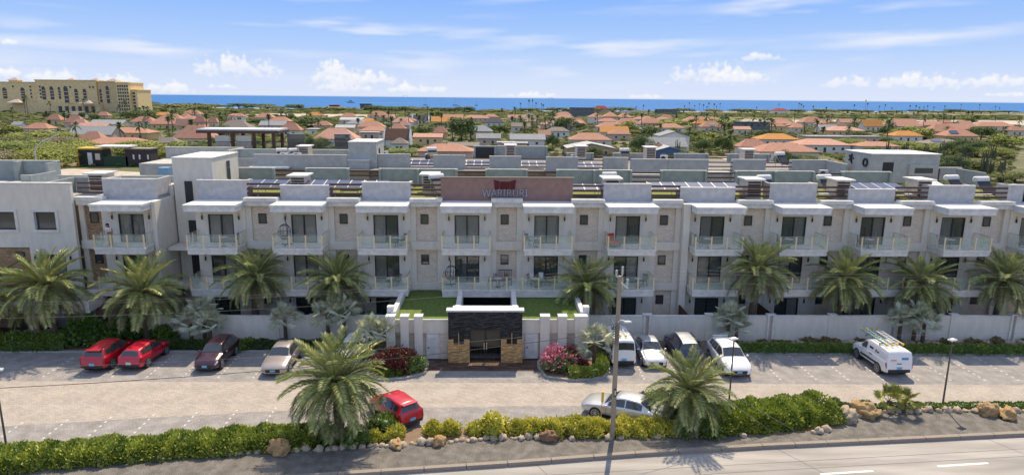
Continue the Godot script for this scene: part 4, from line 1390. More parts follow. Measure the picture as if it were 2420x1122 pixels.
func far_palm(kind: int) -> Array:
	# trunk and crown, one metre of trunk to be stretched; kinds: 0 slim fan palm, 1 feather palm
	var t := MB.new()
	t.col = Color(0.16, 0.12, 0.08)
	t.tube([Vector3(0, 0, 0), Vector3(0.0, 0.5, 0), Vector3(0, 1, 0)], [0.26, 0.19, 0.16], 6)
	var c := MB.new()
	var r := RandomNumberGenerator.new()
	r.seed = 70 + kind
	var n := 20 if kind == 0 else 18
	for i in n:
		var a := i * 2.39996
		var el := lerpf(1.25, -0.65, float(i) / n)
		var L := 1.5 if kind == 0 else 2.7
		var d := Vector3(cos(a) * cos(el), sin(el), sin(a) * cos(el))
		var side := Vector3(-sin(a), 0, cos(a))
		var g := r.randf()
		c.col = Color(0.055 + 0.06 * g, 0.085 + 0.06 * g, 0.03 + 0.02 * g)
		var m1 := d * L * 0.55
		var tip := d * L + Vector3(0, -L * (0.12 if kind == 0 else 0.34), 0)
		var w := 0.42 if kind == 0 else 0.36
		var up := side.cross(d).normalized() * 0.14
		c.tri(Vector3.ZERO, m1 + side * w - up, m1)
		c.tri(Vector3.ZERO, m1, m1 - side * w - up)
		c.tri(m1, m1 + side * w - up, tip)
		c.tri(m1, tip, m1 - side * w - up)
	if kind == 0:
		c.col = Color(0.13, 0.10, 0.06)
		c.tube([Vector3(0, -1.1, 0), Vector3(0, -0.2, 0)], [0.28, 0.42], 7)
	return [t.mesh(), c.mesh()]


func far_land() -> void:
	var hs := [
		["orange hip roof house just right of the dark blue shed, far left", "hip", "o", -200.8, -300.0, 11.4, 2.9, 5.3],
		["dark blue gabled shed at the far left edge of the houses", "gable", "g", -231.6, -332.6, 5.0, 2.9, 4.5],
		["orange hip roof house under the palms below the resort's left half", "hip", "o", -257.8, -401.2, 9.3, 2.9, 6.2],
		["wide orange hip roof house in front of the resort's middle", "hip", "o", -224.7, -365.7, 10.2, 2.9, 6.5],
		["pinkish hip roof house in front of the resort, beside the long grey hall", "hip", "p", -206.7, -340.5, 8.6, 2.9, 5.7],
		["long grey metal gabled hall with pale walls among the left houses", "gable", "g", -197.1, -346.6, 17.2, 2.9, 5.1],
		["orange hip roof house behind the long grey hall", "hip", "o", -196.1, -380.5, 13.6, 2.9, 6.0],
		["long low orange roof house with shaded brick wall, right of the curved scrub", "hip", "o", -147.3, -271.7, 18.6, 2.9, 4.8],
		["small steep orange roof house with a grey-blue side, at the left scrub edge", "hip", "o", -136.9, -230.8, 8.5, 2.9, 5.5],
		["low wide orange hip roof house just above the left acacia scrub", "hip", "o", -117.8, -208.9, 20.2, 2.9, 4.7],
		["large tall orange hip roof house left of the rooftop pergola", "hip", "o", -107.1, -240.9, 14.5, 2.9, 7.3],
		["small white house with an orange cap roof, left end of the heath", "hip", "o", -223.5, -494.2, 6.4, 2.9, 4.8],
		["pinkish gabled house with a dark gable, behind the big palm clump", "gable", "p", -154.6, -338.0, 6.9, 2.9, 6.3],
		["orange hip roof house behind the round acacia, left of the pergola", "hip", "o", -167.3, -387.4, 7.9, 2.9, 6.2],
		["orange hip roof house in the row above the pergola's left end", "hip", "o", -157.5, -381.3, 6.7, 2.9, 6.1],
		["orange hip roof house left of the square orange tower house", "hip", "o", -135.5, -348.5, 6.7, 2.9, 6.7],
		["square tower house with an orange cap roof above the pergola", "tower", "o", -149.2, -399.7, 5.6, 6.0, 7.6],
		["low grey-brown hip roof house touching the pergola terrace's left end", "hip", "t", -105.3, -217.8, 7.8, 2.9, 4.5],
		["orange hip roof house close under the resort's right end", "hip", "o", -280.0, -490.1, 9.4, 2.9, 5.5],
		["orange hip roof house just right of the rooftop pergola", "hip", "o", -91.5, -303.9, 10.0, 2.9, 6.1],
		["grey gabled house behind the pergola's right end", "gable", "g", -115.1, -352.8, 13.9, 2.9, 5.0],
		["flat white-roofed house right of the pergola's orange neighbour", "flat", "w", -79.7, -311.1, 13.0, 2.9, 3.2],
		["white gabled house behind the flat-topped green acacia", "gable", "w", -73.0, -332.6, 9.8, 2.9, 4.2],
		["white walled flat house between the acacia and the brown gable house", "flat", "w", -52.9, -286.4, 8.5, 2.9, 3.2],
		["brown tiled house with stepped white gable parapets behind the roof tower", "parapet_gable", "b", -34.9, -243.8, 9.5, 2.9, 6.6],
		["wide orange hip roof house far behind the brown gable house", "hip", "o", -62.7, -343.3, 14.5, 2.9, 5.7],
		["orange hip roof house directly behind the brown gable house", "hip", "o", -54.0, -303.1, 13.8, 2.9, 4.7],
		["orange hip roof house right behind the brown gable house's white chimney end", "hip", "o", -46.6, -328.0, 8.3, 2.9, 5.1],
		["pink hip roof house behind the tall single palm", "hip", "p", -48.6, -366.5, 7.0, 2.9, 5.4],
		["dark slate house with white gable parapets at the heath edge", "parapet_gable", "d", -49.1, -456.4, 11.0, 2.9, 6.1],
		["pink gabled house with yellow walls right of the brown gable house", "gable", "p", -25.2, -258.6, 11.6, 2.9, 4.2],
		["small tan hip roof house at the foot of the brown gable house", "hip", "t", -31.0, -221.0, 6.0, 2.9, 4.7],
		["orange hip roof house left of the big dark green tree", "hip", "o", -23.0, -291.1, 7.0, 2.9, 5.6],
		["large near orange hip roof house seen right over the rear wing roof, mid left", "hip", "o", -13.7, -191.0, 16.2, 2.9, 4.7],
		["long grey-tan roof building behind the large near orange roof", "gable", "t", -9.5, -213.3, 10.3, 2.9, 3.9],
		["long orange roof house at the heath edge, above the big dark tree", "hip", "o", -13.0, -503.0, 20.8, 2.9, 5.2],
		["dark grey hip roof house at the heath edge right of the big dark tree", "hip", "d", 0.6, -418.0, 13.1, 2.9, 5.8],
		["small orange hip roof house right of the big dark tree", "hip", "o", -5.5, -335.5, 4.9, 2.9, 5.2],
		["light grey gabled roof house right of the big dark tree's foot", "gable", "g", -1.7, -254.7, 9.5, 2.9, 4.6],
		["small flat white-roofed building just over the centre sage parapet", "flat", "w", 4.6, -227.7, 6.7, 2.9, 3.2],
		["long low white sheds on the sand at the heath edge, left of centre", "gable", "w", -93.1, -444.7, 15.9, 2.9, 4.5],
		["grey gabled house behind the centre parapet", "gable", "g", 12.9, -248.5, 13.5, 2.9, 4.8],
		["flat white awning building directly over the centre parapet", "flat", "w", 7.5, -225.3, 8.9, 2.9, 3.2],
		["small terracotta gabled house right of the centre palm grove", "gable", "o", 21.6, -280.5, 5.6, 2.9, 4.8],
		["big orange hip roof house behind the white gabled tan house", "hip", "o", 36.8, -249.6, 16.1, 2.9, 5.3],
		["tan house with a low white gable roof and white windows behind the rear roof", "wgable", "w", 30.7, -207.1, 15.5, 2.9, 4.4],
		["orange hip roof house right of the centre palm grove, front one of a pair", "hip", "o", 53.7, -508.7, 17.6, 2.9, 5.6],
		["orange hip roof house right of the centre palm grove, back one of a pair", "hip", "o", 65.9, -625.5, 15.5, 2.9, 5.8],
		["orange pyramid roof house on pale walls left of the three-peaked villa", "hip", "o", 55.6, -440.5, 10.2, 2.9, 5.5],
		["three-peaked orange roof villa with pale two-storey walls near the sea", "triple", "o", 82.5, -468.2, 31.0, 5.5, 8.4],
		["orange hip roof house in front of the three-peaked villa", "hip", "o", 78.9, -456.4, 13.5, 2.9, 5.0],
		["orange hip roof house right of the three-peaked villa, rear one", "hip", "o", 116.5, -512.9, 16.6, 2.9, 5.2],
		["orange hip roof house with pale low walls right of the three-peaked villa, front one", "hip", "o", 102.5, -432.2, 15.3, 2.9, 6.2],
		["small orange hip roof house by the sandy field, right of centre", "hip", "o", 142.6, -547.8, 11.0, 2.9, 5.9],
		["long orange hip roof house at the left end of the sandy field", "hip", "o", 152.1, -480.9, 29.0, 2.9, 6.0],
		["orange hip roof house with a white dormer, below the long one by the sandy field", "hip", "o", 125.2, -379.7, 12.9, 2.9, 6.1],
		["tall grey gabled house facing the hotel with beige upper wall", "gablefront", "g", 63.6, -232.0, 11.2, 5.5, 7.2],
		["long sloping grey roof house in front of the tall grey gabled house", "gable", "g", 56.7, -216.3, 14.0, 2.9, 5.7],
		["small blue gabled house with white roof edges just over the rear roof", "gablefront", "s", 52.9, -198.0, 10.1, 2.9, 4.3],
		["near orange roof house behind the rear roof, left of the ochre roof", "hip", "o", 86.6, -218.4, 10.2, 2.9, 5.4],
		["long dark grey flat warehouse below the sandy field", "flat", "d", 144.2, -365.6, 17.7, 6.0, 6.3],
		["orange hip roof house in front of the white tents at right", "hip", "o", 228.1, -470.9, 17.1, 2.9, 6.9],
		["brown gabled house right of the row of small palms", "gable", "b", 204.6, -395.0, 14.1, 2.9, 4.9],
		["pink hip roof house with yellow walls behind the grey flat complex", "hip", "p", 184.8, -345.2, 19.8, 2.9, 4.9],
		["ochre orange hip roof house with white walls at right, nearest big one", "hip", "y", 114.0, -262.6, 16.2, 2.9, 5.0],
		["wide near salmon roof house over the right rear roof", "hip", "o", 89.6, -198.5, 18.7, 2.9, 5.3],
		["low pink hip roof house right of the ochre roof", "hip", "p", 116.5, -230.8, 19.2, 2.9, 4.8],
		["flat grey building complex in front of the pink roof at right", "flat", "g", 143.7, -281.4, 19.3, 2.9, 3.2],
		["flat grey building with a pale upper deck beside the round green acacia", "flat", "g", 161.2, -283.8, 12.9, 2.9, 3.2],
		["ochre roof house with flared gable by the white tents", "gable", "y", 235.1, -408.7, 12.5, 2.9, 6.9],
		["wide orange hip roof house behind the bright green acacia at right", "hip", "o", 256.8, -413.0, 27.2, 2.9, 6.3],
		["orange hip roof house right of the bright green acacia, before the white tents", "hip", "o", 292.4, -437.0, 19.9, 2.9, 5.6],
		["orange hip roof house with a solar panel at right", "hip", "o", 214.2, -299.4, 15.5, 2.9, 6.0],
		["low grey hip roof house below the house with the solar panel", "hip", "t", 169.0, -243.4, 15.2, 2.9, 4.4],
		["wide orange hip roof house near the far right edge", "hip", "o", 326.8, -426.8, 25.8, 2.9, 5.7],
		["orange hip roof house at the far right edge", "hip", "o", 290.1, -362.9, 9.3, 2.9, 5.2],
		["low orange roof house in the right acacia scrub", "hip", "o", 133.3, -225.7, 14.6, 2.9, 4.3],
		["dark modern flat building on the shore, right of centre", "flat", "d", 87.6, -660.5, 24.4, 9.0, 9.3],
		["red hip roof villa with white walls on the shore", "hip", "r", 139.8, -869.4, 21.0, 5.0, 9.1],
		["long low white building on the shore right of the red villa", "flat", "w", 181.2, -841.3, 39.6, 2.9, 3.2],
		["dark flat block on the shore left of the tall palm row", "flat", "d", 209.7, -807.5, 25.6, 6.0, 6.3],
		["small red roof building on the shore at right", "hip", "r", 376.0, -871.3, 21.9, 5.0, 8.0],
		["long row of white tents beside the sandy field", "flat", "w", 349.0, -510.4, 42.9, 2.9, 3.2],
		["small red beach hut on the shore left of centre", "flat", "r", -214.0, -915.0, 13.0, 4.5, 6.5],
		["dark blue beach hut on the shore right of the red one", "flat", "d", -172.0, -915.0, 15.0, 6.5, 8.5],
	]
	for i in hs.size():
		house(hs[i], i)
	resort()
	# more roofs between them, half hidden
	var rh := RandomNumberGenerator.new()
	rh.seed = 912
	var taken_h := []
	for q in hs:
		taken_h.append(Vector3(q[3], q[4] - 4.0, q[5]))
	var made := 0
	for i in 900:
		if made >= 64:
			break
		var z := rh.randf_range(-235.0, -560.0)
		var x := rh.randf_range(-0.62, 0.72) * -z
		var w := rh.randf_range(9.0, 17.0)
		var clear := not (x > 180 and z < -500) and not (x < -90 and z < -540) and not (x > 60 and x < 180 and z > -330)
		for p in taken_h:
			if absf(x - p.x) < (p.z + w) * 0.55 + 3.0 and absf(z - p.y) < 17.0:
				clear = false
				break
		if clear:
			taken_h.append(Vector3(x, z - 4.0, w))
			var row := ["orange-roofed house half hidden among the trees of the far town", "hip" if made % 4 != 0 else "gable", ["o", "o", "p", "o", "t", "o", "y", "o", "g"][made % 9], x, z, w, 2.9, 2.9 + w * rh.randf_range(0.15, 0.24)]
			if row[2] != "o":
				row[0] = {"p": "pinkish", "t": "tan", "y": "ochre", "g": "grey"}[row[2]] + "-roofed house half hidden among the trees of the far town"
			house(row, made)
			get_child(get_child_count() - 1).set_meta("group", "houses of the far town")
			hs.append(row)
			made += 1
	# crowns
	var greens := [[Vector3(0.17, 0.20, 0.035), Vector3(0.34, 0.36, 0.07)], [Vector3(0.13, 0.15, 0.04), Vector3(0.25, 0.26, 0.08)], [Vector3(0.20, 0.17, 0.09), Vector3(0.32, 0.28, 0.16)], [Vector3(0.06, 0.10, 0.025), Vector3(0.13, 0.18, 0.045)], [Vector3(0.14, 0.19, 0.04), Vector3(0.28, 0.32, 0.07)]]
	var crowns := []
	for i in 5:
		crowns.append(clump_crown(300 + i, 26, 2600, 0.05, 1.0 if i != 3 else 0.2, greens[i]))
	var fine := []
	for i in 5:
		fine.append(clump_crown(320 + i, 34, 9000, 0.024, 1.0 if i != 3 else 0.2, greens[i]))
	var trunk := MB.new()
	trunk.tube([Vector3(0, 0, 0), Vector3(0.02, 0.3, 0.01), Vector3(-0.05, 0.5, 0.0)], [0.035, 0.025, 0.012], 6)
	trunk.tube([Vector3(0.02, 0.25, 0.01), Vector3(0.15, 0.5, 0.08)], [0.02, 0.008], 5)
	trunk.tube([Vector3(0.02, 0.28, 0.01), Vector3(-0.12, 0.52, -0.12)], [0.02, 0.008], 5)
	var tm := trunk.mesh()
	# trees that can be told apart: x, z, width, height, crown
	var trees := [[-121, -164, 17, 6.0, 2], [-111, -168, 17, 6.4, 0], [-100, -190, 19, 7.2, 0], [-88, -198, 17, 7.0, 4], [-132, -172, 18, 5.6, 1], [-118, -190, 20, 6.0, 0], [-108, -204, 18, 6.0, 1], [-142, -204, 22, 6.0, 4], [-128, -214, 20, 5.4, 0], [-176, -262, 22, 5.6, 0], [-150, -282, 20, 5.2, 4], [-165, -237, 13, 5.1, 1], [-147, -229, 15.6, 5.2, 2], [-160, -258, 19, 5.2, 0], [-185, -322, 26, 5.7, 1], [-150, -218, 14, 4.5, 4], [-212, -303, 13, 5.6, 0], [-13, -277, 13.5, 12.0, 3], [-62, -258, 17, 7.4, 0], [-28, -209, 12, 3.3, 4], [69, -344, 13, 9.5, 0], [41, -375, 14, 9.5, 3], [49, -218, 8.6, 7.4, 3], [71, -223, 7.4, 5.6, 3], [88, -263, 15, 7.2, 0], [116, -444, 33, 7.4, 0], [156, -451, 40, 7.0, 4], [72, -302, 11, 7.2, 3], [125, -256, 13, 4.9, 1], [137, -250, 17, 5.6, 0], [203, -320, 20, 8.6, 0], [159, -229, 20, 5.4, 4], [156, -250, 18, 4.6, 0], [240, -323, 12, 8.0, 3], [165, -298, 8.6, 5.7, 3], [207, -264, 15, 7.4, 0], [132, -179, 14, 4.2, 1], [118, -172, 12, 4.8, 0], [121, -150, 10, 3.7, 1], [164, -213, 12, 5.2, 0], [77, -193, 8.7, 2.8, 4], [98, -224, 7, 2.9, 1], [270, -473, 24, 7.2, 0], [224, -321, 16, 5.8, 4], [31, -203, 5.3, 4.0, 3], [-336, -781, 29, 9, 1], [-388, -866, 58, 11, 1], [-104, -401, 25, 7.5, 3], [-211, -858, 62, 7.3, 1], [-144, -869, 48, 7.4, 1], [-92, -885, 39, 5.6, 4], [-228, -441, 22, 9.9, 3], [3, -327, 10, 6.3, 3], [-132, -160, 11, 4.6, 2], [-140, -176, 13, 4.9, 0], [-126, -196, 15, 5.6, 1]]
	var names := ["yellow-green acacia tree spreading low among the houses", "olive acacia tree with a flat grey-green crown", "dry brown-grey thorn tree near the dark cabins", "dense dark green round tree between houses", "pale green low acacia tree in the scrub"]
	var protos := []
	var r := RandomNumberGenerator.new()
	r.seed = 640
	var placed := []
	for q in hs:
		placed.append(Vector3(q[3], q[4] - 4.0, q[5] * 0.55 + 2.0))
	for i in 330:
		var z := -110.0 - 560.0 * pow(r.randf(), 1.3)
		var x := (r.randf_range(-0.66, 0.74)) * -z
		var w := r.randf_range(4.5, 10.0)
		var hit := (z > -135.0 and x < 60.0) or (z > -184.0 and x < -45.0 and x > -118.0)
		for p in placed:
			# keep clear of the houses, and of the view on to their roofs
			if absf(x - p.x) < p.z + w * 0.5 and z < p.y + 11.0 and z > p.y - 9.0:
				hit = true
				break
		if x > 66.0 and x < 96.0 and z > -216.0 and z < -184.0:
			hit = true
		if not hit:
			var kk: int = [0, 3, 1, 4, 3, 3, 3, 1][r.randi() % 8]
			trees.append([x, z, w, r.randf_range(3.0, 5.2) * (1.3 if kk == 3 else 1.0), kk])
	for i in 44:
		var sx := -520.0 + i * 33.0 + r.randf_range(-12, 12)
		var sz := -840.0 - maxf(0.0, sx + 37.0) * 0.30 - maxf(0.0, -240.0 - sx) * 0.62 - clampf(-37.0 - sx, 0.0, 120.0) * 0.25 + r.randf_range(-4, 24)
		trees.append([sx, sz, r.randf_range(22, 46), r.randf_range(5.5, 9.5), [3, 1, 3][i % 3]])
	var taken := {}
	for q in trees:
		var k: int = q[4]
		var lab: String = names[k]
		var near: Array = hs[0]
		for g in hs.slice(0, 83):
			if Vector2(g[3] - q[0], g[4] - 4.0 - q[1]).length() < Vector2(near[3] - q[0], near[4] - 4.0 - q[1]).length():
				near = g
		var dx: float = q[0] - near[3]
		var dz: float = q[1] - near[4] + 4.0
		if Vector2(dx, dz).length() < 60.0:
			var word: String = (["yellow-green acacia", "olive acacia", "dry thorn tree", "dark round tree", "pale acacia"][k]) + (" left of the " if dx < -absf(dz) else (" right of the " if dx > absf(dz) else (" before the " if dz > 0 else " behind the "))) + near[0]
			if not taken.has(word) and not word.contains("half hidden") and word.split(" ").size() <= 16:
				taken[word] = true
				lab = word
		if q[0] == -13 and q[1] == -277:
			lab = "biggest dark green round tree, left of centre among the orange roofs"
		elif q[0] == 203:
			lab = "broad bright yellow-green acacia at right behind the grey flat houses"
		elif q[0] == -62:
			lab = "flat-topped green acacia just right of the roof pergola's screens"
		var t := root("tree", lab, "tree", Vector3(q[0], 0, q[1]), r.randf() * TAU, "trees among the houses and scrub" if lab == names[k] else "")
		put("trunk", tm, M["bark"], t, Vector3.ZERO, Basis.from_scale(Vector3(q[2] * 0.8, q[3], q[2] * 0.8)))
		put("crown", fine[k] if q[1] > -260 else crowns[k], M["far_leaf"], t, Vector3.ZERO, Basis.from_scale(Vector3(q[2] * 1.1, q[3] * 1.15, q[2] * 1.1)))
	# scrub that nobody could count
	for k in [0, 1, 2, 3, 4]:
		var spots := []
		for i in 3000:
			var z := -105.0 - 800.0 * pow(r.randf(), 1.5)
			var x := r.randf_range(-0.72, 0.80) * -z
			if z > -125.0 and x < 62.0 and x > -100.0:
				continue
			if x > 200 and x < 640 and z < -520 and z > -690:
				continue
			if x < -90 and x > -230 and z < -595 and z > -690:
				continue
			if x < -55 and x > -160 and z > -170 and z < -120:
				continue
			if x > 66.0 and x < 96.0 and z > -216.0 and z < -184.0:
				continue
			var hit := false
			for p in placed:
				if absf(x - p.x) < p.z - 1.0 and z > p.y - 9.0 and z < p.y + 4.5:
					hit = true
					break
			if hit:
				continue
			var far := clampf(-z / 400.0, 0.4, 2.2)
			spots.append([Vector3(x, -0.15, z), r.randf_range(2.2, 6.0) * far, r.randf_range(1.0, 2.7) * sqrt(far), r.randf() * TAU])
		var mm := MultiMesh.new()
		mm.transform_format = MultiMesh.TRANSFORM_3D
		mm.mesh = crowns[k]
		mm.instance_count = spots.size()
		for i in spots.size():
			var s: Array = spots[i]
			mm.set_instance_transform(i, Transform3D(Basis(Vector3.UP, s[3]) * Basis.from_scale(Vector3(s[1], s[2], s[1])), s[0]))
		var o := MultiMeshInstance3D.new()
		o.name = "scrub"
		o.multimesh = mm
		o.material_override = M["far_leaf"]
		add_child(o, true)
		tag(o, ["yellow-green thorn scrub covering the land to the sea", "olive thorn scrub covering the land to the sea", "dry brown scrub covering the land to the sea", "dark green scrub covering the land to the sea", "pale green scrub covering the land to the sea"][k], "scrub", "", "stuff")
	# palms
	var pk := [far_palm(0), far_palm(1)]
	var ps := [[16, -497, 10.9], [-320, -458, 8.4], [-369, -543, 13.4], [-298, -463, 12.8], [-313, -526, 13.9], [-437, -734, 12.2], [-254, -474, 13.2], [-229, -440, 9.5], [-194, -384, 10.7], [-137, -291, 9.6], [-339, -779, 9.1], [-279, -429, 7.4], [-233, -377, 8.1], [-228, -352, 4.8], [-146, -239, 8.2], [-349, -516, 15.9], [-196, -448, 8.3], [-156, -391, 6.6], [-161, -517, 8.0], [-118, -466, 8.1], [-50, -400, 9.0], [-36, -329, 9.3], [-48, -319, 9.0], [-58, -358, 7.9], [-71, -408, 5.1], [-43, -413, 5.2], [8, -621, 8.6], [57, -900, 12.2], [51, -880, 16.1], [46, -870, 15.7], [36, -890, 11.6], [63, -880, 11.5], [66, -890, 9.7], [12, -424, 6.7], [17, -425, 6.7], [21, -397, 8.7], [26, -397, 7.5], [29, -373, 7.1], [38, -429, 9.5], [141, -608, 8.7], [148, -610, 8.7], [144, -526, 6.7], [256, -604, 7.7], [249, -550, 10.8], [399, -706, 7.3], [389, -675, 7.5], [394, -677, 8.6], [387, -637, 9.3], [393, -638, 8.6], [407, -642, 8.2], [394, -604, 7.0], [387, -582, 6.7], [378, -560, 7.2], [356, -521, 6.0], [374, -541, 7.3], [351, -489, 11.9], [354, -489, 11.9], [389, -511, 7.5], [398, -498, 5.8], [212, -326, 5.5], [217, -327, 4.8], [221, -321, 6.2], [267, -356, 5.5], [239, -307, 6.9], [156, -313, 6.0], [146, -311, 6.0], [187, -399, 5.1], [83, -232, 7.1], [238, -467, 8.9], [74, -251, 7.2], [-54, -312, 4.3], [-132, -277, 9.5], [-126, -284, 8.0], [-139, -268, 7.0]]
	for i in 240:
		if ps.size() > 145:
			break
		var pz := -235.0 - 330.0 * r.randf()
		var px := r.randf_range(-0.66, 0.72) * -pz
		var free := not (px > 180 and pz < -500) and not (px < -90 and pz < -540)
		for p in placed:
			if absf(px - p.x) < p.z and pz > p.y - 9.0 and pz < p.y + 5.0:
				free = false
		if free:
			ps.append([px, pz, r.randf_range(5.5, 10.5)])
	var shore := [[304, 13.6], [312, 10], [319, 12.3], [325, 10.9], [333, 13.7], [342, 12.4], [352, 13.2], [297, 9], [330, 8.5], [346, 9], [236, 9.1], [225, 7], [415, 8], [454, 13.0], [490, 14.5], [494, 13.1], [498, 10], [516, 9.9], [540, 8], [592, 12.5], [613, 20.2], [617, 15.0], [640, 11], [651, 13.1], [665, 8.7], [700, 12.1], [712, 12.1], [719, 9.5], [728, 10], [735, 12], [748, 10], [770, 12], [803, 15.3], [842, 14.9], [876, 12.2], [885, 10]]
	for q in shore:
		ps.append([q[0], -1035.0 - absf(q[0] - 330.0) * 0.22, q[1]])
	for q in ps:
		var k := 0 if q[1] < -600 or int(absf(q[0])) % 3 == 0 else 1
		var shorey: bool = q[1] < -860
		var t := root("palm_tree", "tall thin fan palm standing on the shore against the sea" if shorey else ("slim fan palm rising above the house roofs" if k == 0 else "feathery palm rising between the house roofs"), "palm", Vector3(q[0], 0, q[1]), r.randf() * TAU, "shore palms" if shorey else "palms among the houses")
		var h: float = q[2]
		var nh: Array = hs[0]
		for g in hs.slice(0, 83):
			if Vector2(g[3] - q[0], g[4] - 4.0 - q[1]).length() < Vector2(nh[3] - q[0], nh[4] - 4.0 - q[1]).length():
				nh = g
		var dd := Vector2(q[0] - nh[3], q[1] - nh[4] + 4.0)
		if dd.length() < 60.0 and not shorey:
			var pl: String = ("fan palm" if k == 0 else "palm") + (" left of the " if dd.x < -absf(dd.y) else (" right of the " if dd.x > absf(dd.y) else (" before the " if dd.y > 0 else " behind the "))) + nh[0]
			if not taken.has(pl) and pl.split(" ").size() <= 16:
				taken[pl] = true
				t.set_meta("label", pl)
				t.remove_meta("group")
		var s := 1.12 if not shorey else 1.2
		put("trunk", pk[k][0], M["far_leaf"], t, Vector3.ZERO, Basis.from_scale(Vector3(1.0, h - 1.2, 1.0)))
		put("crown", pk[k][1], M["far_leaf"], t, Vector3(0, h - 1.2, 0), Basis.from_scale(Vector3.ONE * s * r.randf_range(0.85, 1.2)))
	# columnar cacti on the right
	var cb := MB.new()
	for i in 11:
		var a := r.randf() * TAU
		var d := r.randf() * 0.8
		var h := r.randf_range(2.2, 5.2)
		var p := Vector3(cos(a) * d, 0, sin(a) * d)
		cb.tube([p * 0.6, p + Vector3(0, 0.8, 0), p + Vector3(0.05, h, 0)], [0.13, 0.13, 0.1], 6)
	var cm := cb.mesh()
	mat("cactus", 0.10, 0.105, 0.06, 0.9)
	for i in 58:
		var z := r.randf_range(-228, -148)
		var x := -z * r.randf_range(0.60, 0.79)
		if i > 54:
			x = [-126, -125, 60, 96][i - 55] * 1.0
			z = [-175, -178, -215, -230][i - 55] * 1.0
		var c := root("cactus", "clump of tall dark columnar cactus stems in the scrub", "cactus", Vector3(x, 0, z), r.randf() * TAU, "columnar cacti in the scrub")
		put("stems", cm, M["cactus"], c, Vector3.ZERO, Basis.from_scale(Vector3(1.2, r.randf_range(0.6, 1.15), 1.2)))
	# dark cabins and thatched shades behind the left roof
	cabins()
	boats()


func cabins() -> void:
	var c := root("cabin", "dark cabin with a yellow frame, left one of two behind the left roofs", "cabin", Vector3(-99, 0, -172))
	bx("wall", c, M["frame"], -105.3, -99.2, 0, 4.2, -176, -172)
	bx("yellow_frame", c, M["yellow"], -105.5, -99.0, 4.2, 4.6, -176.1, -171.8)
	bx("yellow_frame", c, M["yellow"], -105.5, -105.15, 0, 4.2, -172.0, -171.8)
	bx("door", c, M["white"], -102.9, -101.8, 0.3, 3.4, -172, -171.9)
	bx("window", c, M["pale_stone"], -101, -99.8, 1.6, 3.2, -172, -171.9)
	bx("awning", c, M["white"], -100.2, -92.0, 4.9, 5.2, -175.5, -170.5)
	bx("counter", c, mat("green_paint", 0.03, 0.07, 0.035, 0.8), -99.1, -93, 0, 2.4, -174, -172)
	var d := root("cabin", "plain dark brown cabin with white notices, right one of two", "cabin", Vector3(-90, 0, -172))
	bx("wall", d, mat("brown_paint", 0.055, 0.04, 0.04, 0.8), -93.5, -87.2, 0, 4.3, -176, -172)
	bx("roof", d, M["kerb"], -93.7, -87.0, 4.3, 4.55, -176.2, -171.8)
	for x in [-91.6, -90.1, -88.0]:
		bx("notice", d, M["white"], x, x + 0.4, 1.8, 3.0, -172, -171.9)
	var spots := [[-64.2, -106, 4.4, "left thatched shade roof behind the left hotel block"], [-58.4, -107, 4.2, "right thatched shade roof behind the left hotel block"], [51, -205, 3.2, "thatched shade roof in the garden left of the small blue house"], [88, -226, 2.9, "grey thatched shade roof beside the near salmon roof"]]
	for s in spots:
		var t := root("thatched_shade", s[3], "shade", Vector3(s[0], 0, s[1]))
		var m := MB.new()
		var f := FastNoiseLite.new()
		f.frequency = 0.6
		var g := []
		for i in 7:
			var row := []
			for k in 22:
				var a := TAU * k / 22.0
				var q := float(i) / 6.0
				var rr: float = s[2] * pow(q, 0.8) * (1.0 + 0.08 * sin(k * 7.0) * q)
				row.append(Vector3(cos(a) * rr, 5.0 - 2.5 * q + 0.15 * sin(k * 5.0 + i), sin(a) * rr))
			g.append(row)
		m.grid(g, true)
		put("thatch", m.mesh(), M["thatch"], t)
		var p := MB.new()
		p.tube([Vector3.ZERO, Vector3(0, 4.8, 0)], [0.15, 0.12], 8)
		put("post", p.mesh(), M["bark"], t)
	var fl := root("floodlight_pole", "slanting pale lamp arm above the far left sage parapet", "lamp", Vector3(-62, 0, -92))
	var fm := MB.new()
	fm.tube([Vector3(0, 0, 0), Vector3(0, 10.6, 0), Vector3(1.0, 11.6, 0), Vector3(3.4, 12.6, 0)], [0.1, 0.08, 0.06, 0.06], 6)
	put("pole", fm.mesh(), M["galv"], fl)


